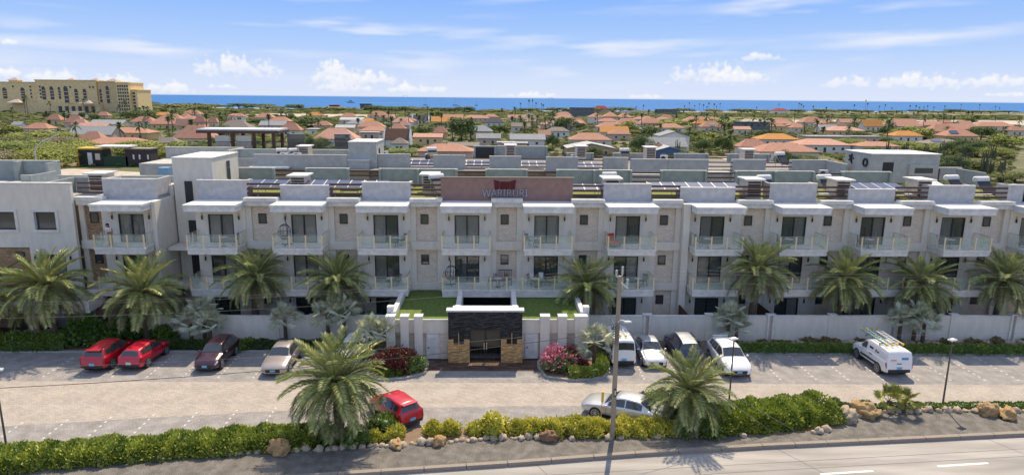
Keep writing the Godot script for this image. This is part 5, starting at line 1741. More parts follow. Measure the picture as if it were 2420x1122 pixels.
func boats() -> void:
	var hull := MB.new()
	hull.quad(Vector3(-5, 1.2, 1.4), Vector3(4, 1.2, 1.4), Vector3(6, 1.6, 0), Vector3(-5, 1.2, -1.4))
	hull.quad(Vector3(4, 1.2, -1.4), Vector3(-5, 1.2, -1.4), Vector3(6, 1.6, 0), Vector3(6, 1.6, 0.001))
	hull.quad(Vector3(-4.6, 0, 0.9), Vector3(3.4, 0, 0.9), Vector3(4, 1.2, 1.4), Vector3(-5, 1.2, 1.4))
	hull.tri(Vector3(3.4, 0, 0.9), Vector3(6, 1.6, 0), Vector3(4, 1.2, 1.4))
	hull.quad(Vector3(3.4, 0, -0.9), Vector3(-4.6, 0, -0.9), Vector3(-5, 1.2, -1.4), Vector3(4, 1.2, -1.4))
	hull.tri(Vector3(6, 1.6, 0), Vector3(3.4, 0, -0.9), Vector3(4, 1.2, -1.4))
	hull.quad(Vector3(-4.6, 0, -0.9), Vector3(-4.6, 0, 0.9), Vector3(-5, 1.2, 1.4), Vector3(-5, 1.2, -1.4))
	var hm := hull.mesh()
	var rig := MB.new()
	rig.tube([Vector3(0.5, 1, 0), Vector3(0.5, 16, 0)], [0.12, 0.08], 5)
	rig.bar(Vector3(0.5, 2.6, 0), Vector3(-4.5, 2.8, 0), 0.2)
	for e in [Vector3(5.8, 1.6, 0), Vector3(-4.8, 1.3, 0)]:
		rig.bar(Vector3(0.5, 15.8, 0), e, 0.05)
	var cab := MB.new()
	cab.box(Vector3(-2.5, 1.2, -0.9), Vector3(2.0, 2.1, 0.9))
	var i := 0
	for q in [[-153.5, -1536, "moored sailing boat, leftmost of the anchored masts"], [-89.5, -1588, "moored sailing boat, the pair's left and larger one"], [-78, -1515, "small moored sailing boat close beside the larger middle one"], [-39, -1585, "moored sailing boat, rightmost of the anchored masts"]]:
		var b := root("sailing_boat", q[2], "boat", Vector3(q[0], -0.75, q[1]), 0.3 * i)
		put("hull", hm, M["slate_wall"] if i != 3 else M["frame"], b, Vector3.ZERO, Basis.from_scale(Vector3.ONE * (0.7 if i == 2 else 1.1)))
		put("mast", rig.mesh(), M["joint"], b, Vector3.ZERO, Basis.from_scale(Vector3.ONE * (0.8 if i == 2 else 1.1)))
		put("cabin", cab.mesh(), M["trim"], b)
		i += 1
	var m := root("motor_boat", "dark motor boat drawing a long white wake across the sea", "boat", Vector3(-425, -0.75, -2030), PI)
	put("hull", hm, M["frame"], m, Vector3.ZERO, Basis.from_scale(Vector3(2.4, 1.8, 1.8)))
	put("cabin", cab.mesh(), M["frame"], m, Vector3(0, 1.6, 0), Basis.from_scale(Vector3(1.8, 2.2, 1.8)))
	sheet("wake", M["paint"], -0.62, [Vector2(-415, -2036), Vector2(-415, -2028), Vector2(-330, -2042), Vector2(-180, -2052), Vector2(-330, -2054)], "thin white boat wake on the sea")
	for q in [[-148.8, 17.4, -1150, "red_cloth", "small red kite over the sea left of the anchored boats"], [97.3, 16.5, -1150, "sky_blue", "small blue arched kite over the sea right of centre"]]:
		var k := root("kite", q[4], "kite", Vector3(q[0], q[1], q[2]), 0.5)
		var km := MB.new()
		for s in 8:
			var a0 := PI * (0.1 + 0.1 * s)
			var a1 := PI * (0.1 + 0.1 * (s + 1))
			for fz in [0.0, 0.12]:
				var p0 := Vector3(cos(a0) * 4, sin(a0) * 3, fz)
				var p1 := Vector3(cos(a1) * 4, sin(a1) * 3, fz)
				km.quad(p0 + Vector3(0, 0, 0.9), p1 + Vector3(0, 0, 0.9), p1 - Vector3(0, 0, 0.9), p0 - Vector3(0, 0, 0.9))
		put("canopy", km.mesh(), M[q[3]], k)


func prof(kind: String) -> Array:
	# stations along a car: place (0 nose, 1 tail), top, belt line, half width and top width as shares
	match kind:
		"sedan":
			return [[0, 0.62, 0.54, 0.74, 0.60], [0.03, 0.74, 0.66, 0.90, 0.76], [0.10, 0.84, 0.76, 0.97, 0.80], [0.26, 0.95, 0.87, 1, 0.80], [0.29, 0.98, 0.88, 1, 0.78], [0.42, 1.38, 0.90, 1, 0.63], [0.52, 1.45, 0.92, 1, 0.61], [0.66, 1.43, 0.94, 1, 0.61], [0.72, 1.38, 0.95, 1, 0.61], [0.85, 1.06, 0.98, 0.99, 0.74], [0.95, 1.02, 0.96, 0.95, 0.76], [0.985, 0.95, 0.90, 0.92, 0.74], [1, 0.66, 0.58, 0.84, 0.70]]
		"van":
			return [[0, 0.70, 0.60, 0.76, 0.62], [0.03, 0.90, 0.82, 0.92, 0.80], [0.08, 1.02, 0.94, 0.97, 0.82], [0.20, 1.12, 1.04, 1, 0.82], [0.23, 1.16, 1.05, 1, 0.80], [0.36, 1.72, 1.08, 1, 0.76], [0.45, 1.84, 1.10, 1, 0.78], [0.80, 1.86, 1.12, 1, 0.80], [0.965, 1.82, 1.12, 1, 0.80], [0.985, 1.60, 1.10, 0.99, 0.82], [1, 0.74, 0.64, 0.95, 0.88]]
		"minibus":
			return [[0, 0.80, 0.70, 0.80, 0.70], [0.02, 1.00, 0.90, 0.93, 0.85], [0.06, 1.15, 1.00, 0.97, 0.85], [0.10, 1.25, 1.05, 1, 0.84], [0.22, 1.95, 1.10, 1, 0.78], [0.30, 2.08, 1.10, 1, 0.78], [0.94, 2.08, 1.10, 1, 0.78], [0.97, 2.00, 1.10, 1, 0.78], [0.99, 1.34, 1.08, 0.99, 0.86], [1, 0.74, 0.64, 0.95, 0.88]]
	return [[0, 0.62, 0.54, 0.74, 0.60], [0.03, 0.76, 0.68, 0.90, 0.76], [0.10, 0.88, 0.80, 0.97, 0.80], [0.23, 1.00, 0.90, 1, 0.80], [0.26, 1.03, 0.92, 1, 0.78], [0.40, 1.44, 0.94, 1, 0.65], [0.55, 1.50, 0.95, 1, 0.64], [0.78, 1.46, 0.97, 1, 0.63], [0.90, 1.40, 0.99, 0.98, 0.60], [0.965, 1.05, 1.00, 0.95, 0.72], [0.985, 0.92, 0.86, 0.92, 0.74], [1, 0.60, 0.54, 0.86, 0.72]]


class Shell:
	var p: Array
	var L: float
	var W: float
	var ys: float
	var fl: float

	func at(u: float, k: float, side: float) -> Vector3:
		var i := 0
		while i < p.size() - 2 and u > p[i + 1][0]:
			i += 1
		var t := clampf((u - p[i][0]) / (p[i + 1][0] - p[i][0]), 0, 1)
		var top: float = lerpf(p[i][1], p[i + 1][1], t) * ys
		var belt: float = lerpf(p[i][2], p[i + 1][2], t) * ys
		var hw: float = lerpf(p[i][3], p[i + 1][3], t) * W / 2
		var tw: float = lerpf(p[i][4], p[i + 1][4], t) * W / 2
		var f := fl + 0.10 * maxf(0.0, 1.0 - u * 14.0) + 0.12 * maxf(0.0, 1.0 - (1.0 - u) * 14.0)
		var pts := [Vector2(0, f), Vector2(0.82 * hw, f), Vector2(0.95 * hw, f + 0.08), Vector2(hw, lerpf(f, belt, 0.45)), Vector2(hw * 0.995, belt - 0.09), Vector2(hw * 0.95, belt), Vector2(minf(tw + 0.035, hw * 0.94), maxf(top - 0.075, belt + 0.004)), Vector2(tw * 0.86, top - 0.008), Vector2(0, top + 0.02)]
		var n := clampi(int(k), 0, 7)
		var q: Vector2 = pts[n].lerp(pts[n + 1], k - n)
		return Vector3(q.x * side, q.y, (0.5 - u) * L)

	func out(u: float, k: float, side: float, d: float) -> Vector3:
		var a := at(u, k, side)
		var du := at(minf(u + 0.004, 1), k, side) - at(maxf(u - 0.004, 0), k, side)
		var dk := at(u, minf(k + 0.05, 8), side) - at(u, maxf(k - 0.05, 0), side)
		var m := du.cross(dk).normalized() * side
		return a + m * d


func patch(s: Shell, u0: float, u1: float, k0: float, k1: float, side: float, d := 0.012, nu := 6, nk := 3) -> ArrayMesh:
	var g := []
	for i in nu + 1:
		var row := []
		for j in nk + 1:
			var kk := lerpf(k0, k1, float(j) / nk) if side < 0 else lerpf(k1, k0, float(j) / nk)
			row.append(s.out(lerpf(u0, u1, float(i) / nu), kk, side, d))
		g.append(row)
	var b := MB.new()
	b.grid(g)
	return b.mesh()


func across(s: Shell, u0: float, u1: float, k0: float, d := 0.012, nu := 5) -> ArrayMesh:
	var g := []
	for i in nu + 1:
		var row := []
		var u := lerpf(u0, u1, float(i) / nu)
		for j in 9:
			var q := (j - 4) / 4.0
			row.append(s.out(u, lerpf(8.0, k0, absf(q)), -1.0 if q <= 0 else 1.0, d))
		g.append(row)
	var b := MB.new()
	b.grid(g)
	return b.mesh()


func paint_of(called: String, r: float, g: float, b: float, metal := 0.0) -> StandardMaterial3D:
	if M.has(called):
		return M[called]
	var m := mat(called, r, g, b, 0.32, metal)
	m.clearcoat_enabled = true
	m.clearcoat = 0.8
	m.clearcoat_roughness = 0.05
	return m


func car(label: String, cat: String, kind: String, paint: StandardMaterial3D, at: Vector3, turn: float, L: float, W: float, H: float, opts := {}) -> Node3D:
	var c := root("parked_car" if cat == "car" else "parked_van", label, cat, at, turn, "vehicles in the parking bays")
	var s := Shell.new()
	s.p = prof(kind)
	s.L = L
	s.W = W
	s.ys = H / {"sedan": 1.45, "van": 1.86, "minibus": 2.08}.get(kind, 1.5)
	s.fl = 0.2 if H < 1.6 else 0.26
	var us := []
	for i in s.p.size() - 1:
		var n := maxi(1, int((s.p[i + 1][0] - s.p[i][0]) * 22.0))
		for j in n:
			us.append(lerpf(s.p[i][0], s.p[i + 1][0], float(j) / n))
	us.append(1.0)
	var g := []
	var ks := [0.0, 1.0, 2.0, 3.0, 4.0, 4.6, 5.0, 5.5, 6.0, 6.5, 7.0, 7.5]
	for u in us:
		var row := []
		for k in ks:
			row.append(s.at(u, k, -1.0))
		row.append(s.at(u, 8.0, 1.0))
		for j in range(ks.size() - 1, 0, -1):
			row.append(s.at(u, ks[j], 1.0))
		g.append(row)
	var b := MB.new()
	b.grid(g, true)
	for e in [0, g.size() - 1]:
		var row: Array = g[e]
		var o := Vector3.ZERO
		for v in row:
			o += v
		o /= row.size()
		for k in row.size():
			var q: int = (k + 1) % row.size()
			if e == 0:
				b.tri(o, row[q], row[k])
			else:
				b.tri(o, row[k], row[q])
	put("body", b.mesh(), paint, c)
	var gl: StandardMaterial3D = M["car_glass"]
	var wide := kind == "van" or kind == "minibus"
	match kind:
		"sedan":
			put("windscreen", across(s, 0.298, 0.415, 6.35), gl, c)
			put("rear_window", across(s, 0.726, 0.845, 6.3), gl, c)
			for sd in [-1.0, 1.0]:
				put("side_window", patch(s, 0.345, 0.54, 5.12, 5.95, sd), gl, c)
				put("side_window", patch(s, 0.553, 0.745, 5.12, 5.95, sd), gl, c)
		"van":
			put("windscreen", across(s, 0.235, 0.37, 6.3), gl, c)
			for sd in [-1.0, 1.0]:
				put("side_window", patch(s, 0.285, 0.43, 5.10, 5.85, sd), gl, c)
				put("side_trim", patch(s, 0.30, 0.74, 2.75, 3.2, sd, 0.014), M["black_plastic"], c)
		"minibus":
			put("windscreen", across(s, 0.11, 0.225, 6.2), gl, c)
			put("rear_window", across(s, 0.9725, 0.988, 6.5), gl, c)
			for sd in [-1.0, 1.0]:
				for q in [[0.17, 0.33], [0.35, 0.62], [0.64, 0.92]]:
					put("side_window", patch(s, q[0], q[1], 5.15, 5.9, sd), gl, c)
		_:
			put("windscreen", across(s, 0.27, 0.395, 6.35), gl, c)
			put("rear_window", across(s, 0.906, 0.96, 6.3), gl, c)
			for sd in [-1.0, 1.0]:
				put("side_window", patch(s, 0.32, 0.53, 5.12, 5.95, sd), gl, c)
				put("side_window", patch(s, 0.543, 0.74, 5.12, 5.95, sd), gl, c)
				put("side_window", patch(s, 0.753, 0.865, 5.2, 5.9, sd), gl, c)
	for sd in [-1.0, 1.0]:
		put("headlight", patch(s, 0.012, 0.075, 4.15, 5.5, sd, 0.012, 4, 2), M["clear_lamp"], c)
		put("tail_light", patch(s, 0.955 if not wide else 0.978, 0.996, 3.6, 5.2 if not wide else 4.9, sd, 0.014, 4, 2), M["red_lamp"], c)
		put("door_handle", patch(s, 0.50, 0.535, 4.35, 4.45, sd, 0.02, 2, 1), paint, c)
		put("door_seam", patch(s, 0.545, 0.549, 2.2, 5.0, sd, 0.004, 1, 4), M["black_plastic"], c)
		put("door_seam", patch(s, 0.325, 0.329, 2.2, 5.0, sd, 0.004, 1, 4), M["black_plastic"], c)
		put("sill", patch(s, 0.17, 0.83, 1.5, 2.3, sd, 0.008), M["black_plastic"], c)
		var mr := MB.new()
		mr.blob(Vector3(sd * (W / 2 + 0.10), s.at(0.33, 5.0, 1.0).y + 0.07, (0.5 - 0.335) * L), Vector3(0.11, 0.075, 0.06), 6, 8)
		put("wing_mirror", mr.mesh(), paint, c)
	# bumpers, grille, plates
	var zf := L / 2 + 0.006
	var fm := MB.new()
	fm.box(Vector3(-W * 0.27, 0.34 * s.ys, zf - 0.05), Vector3(W * 0.27, 0.56 * s.ys, zf))
	put("grille", fm.mesh(), M["black_plastic"], c)
	var pm: StandardMaterial3D = M["plate_white"] if opts.get("white_plate", false) else M["plate"]
	var pl := MB.new()
	pl.box(Vector3(-0.17, 0.40 * s.ys, zf + 0.001), Vector3(0.17, 0.40 * s.ys + 0.16, zf + 0.02))
	put("number_plate", pl.mesh(), pm, c)
	var rb := MB.new()
	rb.box(Vector3(-W * 0.40, s.fl + 0.13, -zf - 0.015), Vector3(W * 0.40, s.fl + (0.30 if not wide else 0.34), -zf + 0.06))
	put("rear_bumper", rb.mesh(), M["black_plastic"] if wide or opts.get("dark_bumper", true) else paint, c)
	var zr := -zf - (0.015 if wide else 0.01)
	var py := 0.52 * s.ys if not wide else 0.62
	var p2 := MB.new()
	p2.box(Vector3(-0.17, py, zr - 0.012), Vector3(0.17, py + 0.16, zr + 0.02))
	put("number_plate", p2.mesh(), pm, c)
	# wheels
	var R := 0.31 if H < 1.55 else 0.345
	var wb := L * 0.29
	for sd in [-1.0, 1.0]:
		for z in [wb + 0.06, -wb + 0.02]:
			var am := MB.new()
			am.tube([Vector3(sd * (W / 2 - 0.25), 0, 0), Vector3(sd * (W / 2 + 0.004), 0, 0)], [R + 0.065, R + 0.065], 20)
			put("wheel_arch", am.mesh(), M["black_plastic"], c, Vector3(0, R, z))
			var tm := MB.new()
			tm.tube([Vector3(-0.10, 0, 0), Vector3(-0.085, 0, 0), Vector3(0.085, 0, 0), Vector3(0.10, 0, 0)], [R - 0.04, R, R, R - 0.04], 20)
			var t := put("wheel", tm.mesh(), M["rubber"], c, Vector3(sd * (W / 2 - 0.085), R, z))
			var rm := MB.new()
			var x0: float = 0.102 * sd
			for k in 9:
				var a := TAU * k / 9.0
				rm.bar(Vector3(x0, 0, 0), Vector3(x0, cos(a), sin(a)) * Vector3(1, R - 0.075, R - 0.075), 0.05, 0.03)
			for k in 18:
				var a := TAU * k / 18.0
				var a2 := TAU * (k + 1) / 18.0
				rm.bar(Vector3(x0, cos(a) * (R - 0.07), sin(a) * (R - 0.07)), Vector3(x0, cos(a2) * (R - 0.07), sin(a2) * (R - 0.07)), 0.035, 0.03)
			put("rim", rm.mesh(), M["alloy"], t)
	if opts.get("rails", false):
		for sd in [-1.0, 1.0]:
			var rr := MB.new()
			var pts := []
			var rad := []
			for i in 7:
				var u := lerpf(0.45, 0.86, i / 6.0)
				pts.append(s.out(u, 6.9, sd, 0.05))
				rad.append(0.022)
			rr.tube(pts, rad, 6)
			put("roof_rail", rr.mesh(), M["black_plastic"], c)
	if opts.has("roof"):
		put("roof_panel", across(s, 0.43, 0.90, 6.75, 0.008, 10), opts["roof"], c)
	if opts.get("spoiler", false):
		var sp := MB.new()
		var e := s.at(0.9, 8, 1.0)
		sp.obox(e + Vector3(0, 0.01, -0.08), Vector3(W * 0.29, 0.022, 0.12), Basis(Vector3.RIGHT, -0.12))
		put("spoiler", sp.mesh(), paint, c)
	if opts.has("marks"):
		for q in opts["marks"]:
			if q[0] == "rear":
				var mb := MB.new()
				mb.box(Vector3(q[2], q[3], -zf - 0.004 + 0.05 * (q[3] - 0.74) * 0.9), Vector3(q[4], q[5], -zf + 0.06 + 0.05 * (q[3] - 0.74)))
				put("marking", mb.mesh(), M[q[1]], c)
			else:
				put("marking", patch(s, q[2], q[4], q[3], q[5], 1.0 if q[0] == "right" else -1.0, 0.01, 2, 1), M[q[1]], c)
	return c


func ladder(called_label: String, at: Vector3, turn: float, tilt: float, L: float, m: StandardMaterial3D, tip: StandardMaterial3D) -> void:
	var l := root("ladder", called_label, "ladder", at, turn)
	var b := MB.new()
	for s in [-0.19, 0.19]:
		b.bar(Vector3(s, 0, -L / 2), Vector3(s, tilt, L / 2), 0.05, 0.09)
	put("rails", b.mesh(), m, l)
	var n := int(L / 0.3)
	var rg := MB.new()
	rg.bar(Vector3(-0.19, 0, 0), Vector3(0.19, 0, 0), 0.035)
	var rmesh := rg.mesh()
	for i in range(1, n):
		var t := float(i) / n
		put("rung", rmesh, M["galv"], l, Vector3(0, tilt * t, lerpf(-L / 2, L / 2, t)))
	for e in [-1, 1]:
		var y := 0.0 if e < 0 else tilt
		var tb := MB.new()
		for s in [-0.19, 0.19]:
			tb.box(Vector3(s - 0.045, y - 0.06, e * L / 2 - 0.10), Vector3(s + 0.045, y + 0.06, e * L / 2 + 0.10))
		put("end_cap", tb.mesh(), tip, l)


func cars() -> void:
	var red := paint_of("red_paint", 0.42, 0.006, 0.02)
	var red2 := paint_of("bright_red_paint", 0.50, 0.006, 0.028)
	var maroon := paint_of("maroon_paint", 0.05, 0.012, 0.024, 0.2)
	var beige := paint_of("beige_paint", 0.40, 0.34, 0.32, 0.4)
	var white := paint_of("white_paint", 0.80, 0.80, 0.80)
	var silver := paint_of("silver_paint", 0.60, 0.61, 0.63, 0.55)
	var navy := paint_of("navy_paint", 0.03, 0.035, 0.085, 0.3)
	car("red people carrier parked nose-in by the tall green shrub, leftmost car", "car", "hatch", red, Vector3(-26.25, 0.008, -43.7), PI, 4.25, 1.72, 1.6, {"spoiler": true})
	car("red hatchback parked nose-in right of the red people carrier", "car", "hatch", red2, Vector3(-23.95, 0.008, -43.85), PI - 0.05, 3.95, 1.68, 1.45, {"white_plate": true})
	car("dark maroon hatchback with its front towards the driveway", "car", "hatch", maroon, Vector3(-18.98, 0.008, -43.7), 0.0, 4.2, 1.68, 1.5)
	car("beige-silver sedan facing the driveway, left of the big foreground palm", "car", "sedan", beige, Vector3(-14.3, 0.008, -43.1), 0.0, 4.5, 1.74, 1.48)
	car("white car mostly hidden behind the big foreground date palm", "car", "hatch", white, Vector3(-9.75, 0.008, -44.0), 0.0, 4.0, 1.7, 1.5)
	car("small red hatchback parked at an angle beside the big foreground palm", "car", "hatch", red2, Vector3(-5.55, 0.008, -35.35), -2.45, 3.65, 1.62, 1.5, {"spoiler": true})
	car("silver sedan beside the wooden utility pole in the near bays", "car", "sedan", silver, Vector3(7.65, 0.008, -35.25), -2.053, 4.85, 1.84, 1.45, {"dark_bumper": false})
	car("white high-roofed minibus parked nose-in behind the utility pole", "van", "minibus", white, Vector3(8.95, 0.008, -44.45), PI, 4.6, 1.7, 2.0)
	car("silver-white small sedan facing the driveway, between the minibus and the navy car", "car", "sedan", silver, Vector3(11.12, 0.008, -44.1), 0.0, 4.3, 1.7, 1.46, {"white_plate": true})
	car("dark navy off-road car with silver roof parked nose-in, behind the right foreground palm", "car", "hatch", navy, Vector3(13.6, 0.008, -44.5), PI, 4.5, 1.82, 1.74, {"rails": true, "roof": silver})
	car("white sport utility car facing the driveway, right of the navy car", "car", "hatch", white, Vector3(16.25, 0.008, -42.6), 0.0, 4.5, 1.86, 1.66, {"rails": false, "spoiler": true})
	car("white delivery van carrying two ladders, alone in the right bays", "van", "van", white, Vector3(27.0, 0.008, -42.75), PI, 4.4, 1.85, 1.86, {"marks": [["rear", "sky_blue", -0.55, 1.28, -0.12, 1.42], ["rear", "black_plastic", -0.12, 0.98, 0.2, 1.03], ["rear", "red_cloth", 0.25, 1.22, 0.6, 1.26], ["right", "red_cloth", 0.66, 5.25, 0.69, 5.55], ["right", "black_plastic", 0.70, 5.3, 0.76, 5.45], ["right", "black_plastic", 0.50, 5.35, 0.60, 5.55], ["right", "sky_blue", 0.36, 4.2, 0.40, 4.6], ["right", "black_plastic", 0.43, 4.3, 0.46, 4.45], ["right", "black_plastic", 0.53, 3.9, 0.62, 4.15]]})
	var green := mat("ladder_green", 0.20, 0.38, 0.30, 0.6)
	ladder("green ladder with yellow ends, left one on the white delivery van", Vector3(26.65, 2.03, -42.9), 0.0, 0.0, 3.1, green, M["yellow"])
	ladder("pale ladder with orange ends, right one on the white delivery van", Vector3(27.45, 2.03, -43.0), 0.0, 0.0, 3.0, M["galv"], M["yellow"])
	var rk := MB.new()
	for z in [-41.9, -43.6]:
		rk.box(Vector3(-0.75, -0.02, z + 42.75), Vector3(0.75, 0.03, z + 42.8))
		for x in [-0.7, 0.7]:
			rk.box(Vector3(x - 0.02, -0.12, z + 42.75), Vector3(x + 0.02, -0.02, z + 42.8))
	tag(put("roof_rack", rk.mesh(), M["black_plastic"], self, Vector3(27.0, 1.94, -42.75)), "thin black roof rack under the two ladders", "rack")
	ladder("long white ladder on the roof of the minibus behind the utility pole", Vector3(8.95, 2.12, -44.6), 0.0, 0.05, 3.6, M["white"], M["yellow"])


func frond(sd: int, L: float, droop: float, pairs: int, c0: Vector3, c1: Vector3, leaf_l := 0.42) -> ArrayMesh:
	# a feather leaf along +X: arching midrib with two rows of narrow leaflets
	var r := RandomNumberGenerator.new()
	r.seed = sd
	var b := MB.new()
	var pts := []
	var rad := []
	var p := Vector3.ZERO
	var n := 14
	for i in n + 1:
		pts.append(p)
		var s := float(i) / n
		rad.append(lerpf(0.028, 0.006, s))
		var a := -droop * pow(s, 1.35)
		p += Vector3(cos(a), sin(a), 0.0) * L / n
	b.col = Color(0.20, 0.20, 0.07)
	b.tube(pts, rad, 5)
	for i in pairs:
		var s := lerpf(0.10, 1.0, (i + r.randf() * 0.6) / pairs)
		var f := s * n
		var k := mini(int(f), n - 1)
		var a: Vector3 = pts[k]
		var e: Vector3 = pts[k + 1]
		var t := (e - a).normalized()
		var o := a.lerp(e, f - k)
		var up := Vector3(-t.y, t.x, 0)
		var ll := leaf_l * (0.35 + 1.0 * sin(PI * clampf(0.12 + 0.80 * s, 0, 1))) * r.randf_range(0.82, 1.15)
		for sg in [-1.0, 1.0]:
			var d := (t * 0.62 + Vector3(0, 0, sg) * 0.72 + up * r.randf_range(0.08, 0.42)).normalized()
			var g := r.randf()
			var c := c0.lerp(c1, clampf(g * 0.75 + 0.25 * s, 0, 1))
			b.col = Color(c.x, c.y, c.z)
			var side := d.cross(up).normalized()
			side = side.rotated(d, r.randf_range(-0.9, 0.9))
			var tip := o + d * ll + Vector3(0, -0.14 * ll, 0)
			var mid := o + d * ll * 0.4
			b.tri(o, mid + side * 0.019, tip)
			b.tri(o, tip, mid - side * 0.019)
	return b.mesh()


func palm_trunk(sd: int, h: float, r0: float, r1: float) -> ArrayMesh:
	var r := RandomNumberGenerator.new()
	r.seed = sd
	var b := MB.new()
	var g := []
	var rows := int(h / 0.11)
	for i in range(rows, -1, -1):
		var row := []
		var t := float(i) / rows
		for k in 14:
			var a := TAU * k / 14.0 + (i % 2) * 0.22
			var q := lerpf(r0, r1, t) * (1.0 + (0.14 if (i + k) % 2 == 0 else -0.06) + r.randf_range(-0.05, 0.05))
			row.append(Vector3(cos(a) * q, h * t, sin(a) * q))
		g.append(row)
	b.grid(g, true)
	return b.mesh()


func date_palm(label: String, at: Vector3, h: float, L: float, n: int, sd: int, spread := 1.0, lean := Vector3.ZERO) -> void:
	var t := root("date_palm", label, "palm tree", at)
	var r := RandomNumberGenerator.new()
	r.seed = sd
	put("trunk", palm_trunk(sd, h, 0.26, 0.21), M["bark"], t)
	if not M.has("frond_set"):
		var y0 := Vector3(0.15, 0.185, 0.05)
		var y1 := Vector3(0.50, 0.52, 0.19)
		var o0 := Vector3(0.13, 0.155, 0.055)
		var o1 := Vector3(0.36, 0.38, 0.17)
		M["frond_set"] = [[frond(1, 1.0 * 3.0, 0.55, 58, y0, y1), frond(2, 3.0, 0.7, 58, y0, y1)], [frond(3, 3.0, 1.05, 58, y0, y1), frond(4, 3.0, 1.25, 58, y0, y1)], [frond(5, 3.0, 1.3, 58, o0, y1), frond(6, 3.0, 1.5, 58, o0, o1)], [frond(7, 3.0, 1.1, 56, o0, o1), frond(8, 2.7, 0.9, 50, Vector3(0.10, 0.10, 0.05), Vector3(0.22, 0.20, 0.11))]]
	var heart := Vector3(0, h - 0.05, 0)
	var hm := MB.new()
	hm.blob(Vector3(0, h + 0.02, 0), Vector3(0.24, 0.34, 0.24), 8, 10)
	put("crown_heart", hm.mesh(), M["bark"], t)
	t.rotation = Vector3(r.randf_range(-0.05, 0.05), r.randf() * TAU, r.randf_range(-0.06, 0.06))
	if not M.has("dead_frond"):
		M["dead_frond"] = [frond(31, 2.6, 0.7, 40, Vector3(0.22, 0.15, 0.07), Vector3(0.42, 0.31, 0.17)), frond(32, 2.3, 0.9, 34, Vector3(0.20, 0.15, 0.08), Vector3(0.36, 0.28, 0.16))]
	for i in r.randi_range(3, 7):
		var az := r.randf() * TAU
		put("dry_frond", M["dead_frond"][i % 2], M["frond"], t, heart + Vector3(0, -0.18, 0), Basis(Vector3.UP, az) * Basis(Vector3.BACK, r.randf_range(-1.15, -0.6)) * Basis.from_scale(Vector3.ONE * L / 3.0 * r.randf_range(0.6, 0.95)))
	for i in n:
		var q := float(i) / n
		var el := lerpf(1.42, -0.62, pow(q, 0.85)) + r.randf_range(-0.12, 0.12)
		var set_i := 0 if q < 0.26 else (1 if q < 0.55 else (2 if q < 0.82 else 3))
		var az := i * 2.399963 + r.randf_range(-0.2, 0.2)
		var sc := L / 3.0 * r.randf_range(0.86, 1.08) * (0.82 if q < 0.12 else 1.0)
		var bs := Basis(Vector3.UP, az) * Basis(Vector3.BACK, el) * Basis(Vector3.RIGHT, r.randf_range(-0.5, 0.5)) * Basis.from_scale(Vector3.ONE * sc)
		var m: Mesh = M["frond_set"][set_i][r.randi() % 2]
		put("frond", m, M["frond"], t, heart + Vector3(cos(az), 0, -sin(az)) * 0.10 + Vector3(0, (0.5 - q) * 0.35, 0), bs)


func fan_leaf(sd: int, c0: Vector3, c1: Vector3, R := 0.72, seg := 26) -> ArrayMesh:
	# a folded fan on a stalk along +X
	var r := RandomNumberGenerator.new()
	r.seed = sd
	var b := MB.new()
	b.col = Color(c0.x * 0.9, c0.y * 0.9, c0.z * 0.8)
	b.tube([Vector3.ZERO, Vector3(0.45, 0.02, 0), Vector3(0.72, 0, 0)], [0.022, 0.016, 0.012], 5)
	var o := Vector3(0.72, 0, 0)
	for i in seg:
		var a0 := lerpf(-2.0, 2.0, float(i) / seg)
		var a1 := lerpf(-2.0, 2.0, float(i + 1) / seg)
		var am := (a0 + a1) / 2
		var g := r.randf()
		var c := c0.lerp(c1, g)
		b.col = Color(c.x, c.y, c.z)
		var rr := R * r.randf_range(0.88, 1.1)
		var cup := 0.16
		var p0 := o + Vector3(cos(a0) * rr * 0.5, cup * rr * 0.5 * absf(sin(a0)) - 0.02, sin(a0) * rr * 0.5)
		var p1 := o + Vector3(cos(a1) * rr * 0.5, cup * rr * 0.5 * absf(sin(a1)) - 0.02, sin(a1) * rr * 0.5)
		var pm := o + Vector3(cos(am) * rr * 0.64, cup * rr * 0.5 * absf(sin(am)) + 0.035, sin(am) * rr * 0.64)
		var tip := o + Vector3(cos(am) * rr, cup * rr * absf(sin(am)) - 0.10 * r.randf(), sin(am) * rr)
		b.tri(o, pm, p0)
		b.tri(o, p1, pm)
		b.tri(p0, pm, tip)
		b.tri(p1, tip, pm)
	return b.mesh()


func fan_palm(label: String, at: Vector3, heads: Array, kind: String, sd: int, n := 20, sc := 1.0) -> void:
	var t := root("silver_fan_palm" if kind == "silver" else "fan_palm", label, "palm tree", at)
	var r := RandomNumberGenerator.new()
	r.seed = sd
	if not M.has("fan_" + kind):
		var c0 := Vector3(0.34, 0.365, 0.245) if kind == "silver" else Vector3(0.16, 0.20, 0.03)
		var c1 := Vector3(0.62, 0.63, 0.46) if kind == "silver" else Vector3(0.40, 0.36, 0.08)
		M["fan_" + kind] = [fan_leaf(21, c0, c1), fan_leaf(22, c0, c1), fan_leaf(23, c0 * 0.85, c1 * 0.9)]
	for hd in heads:
		var h: Vector3 = hd
		put("stem", palm_trunk(sd, h.y, 0.14, 0.11), M["bark"], t, Vector3(h.x, 0, h.z))
		for i in n:
			var q := float(i) / n
			var el := lerpf(1.35, -0.45, q) + r.randf_range(-0.12, 0.12)
			var az := i * 2.399963 + r.randf_range(-0.25, 0.25)
			var k := sc * r.randf_range(0.85, 1.1)
			var bs := Basis(Vector3.UP, az) * Basis(Vector3.BACK, el) * Basis(Vector3.RIGHT, r.randf_range(-0.7, 0.7)) * Basis.from_scale(Vector3.ONE * k)
			put("fan_leaf", M["fan_" + kind][r.randi() % 3], M["leaf"], t, h + Vector3(0, 0.04 * (1 - q), 0), bs)


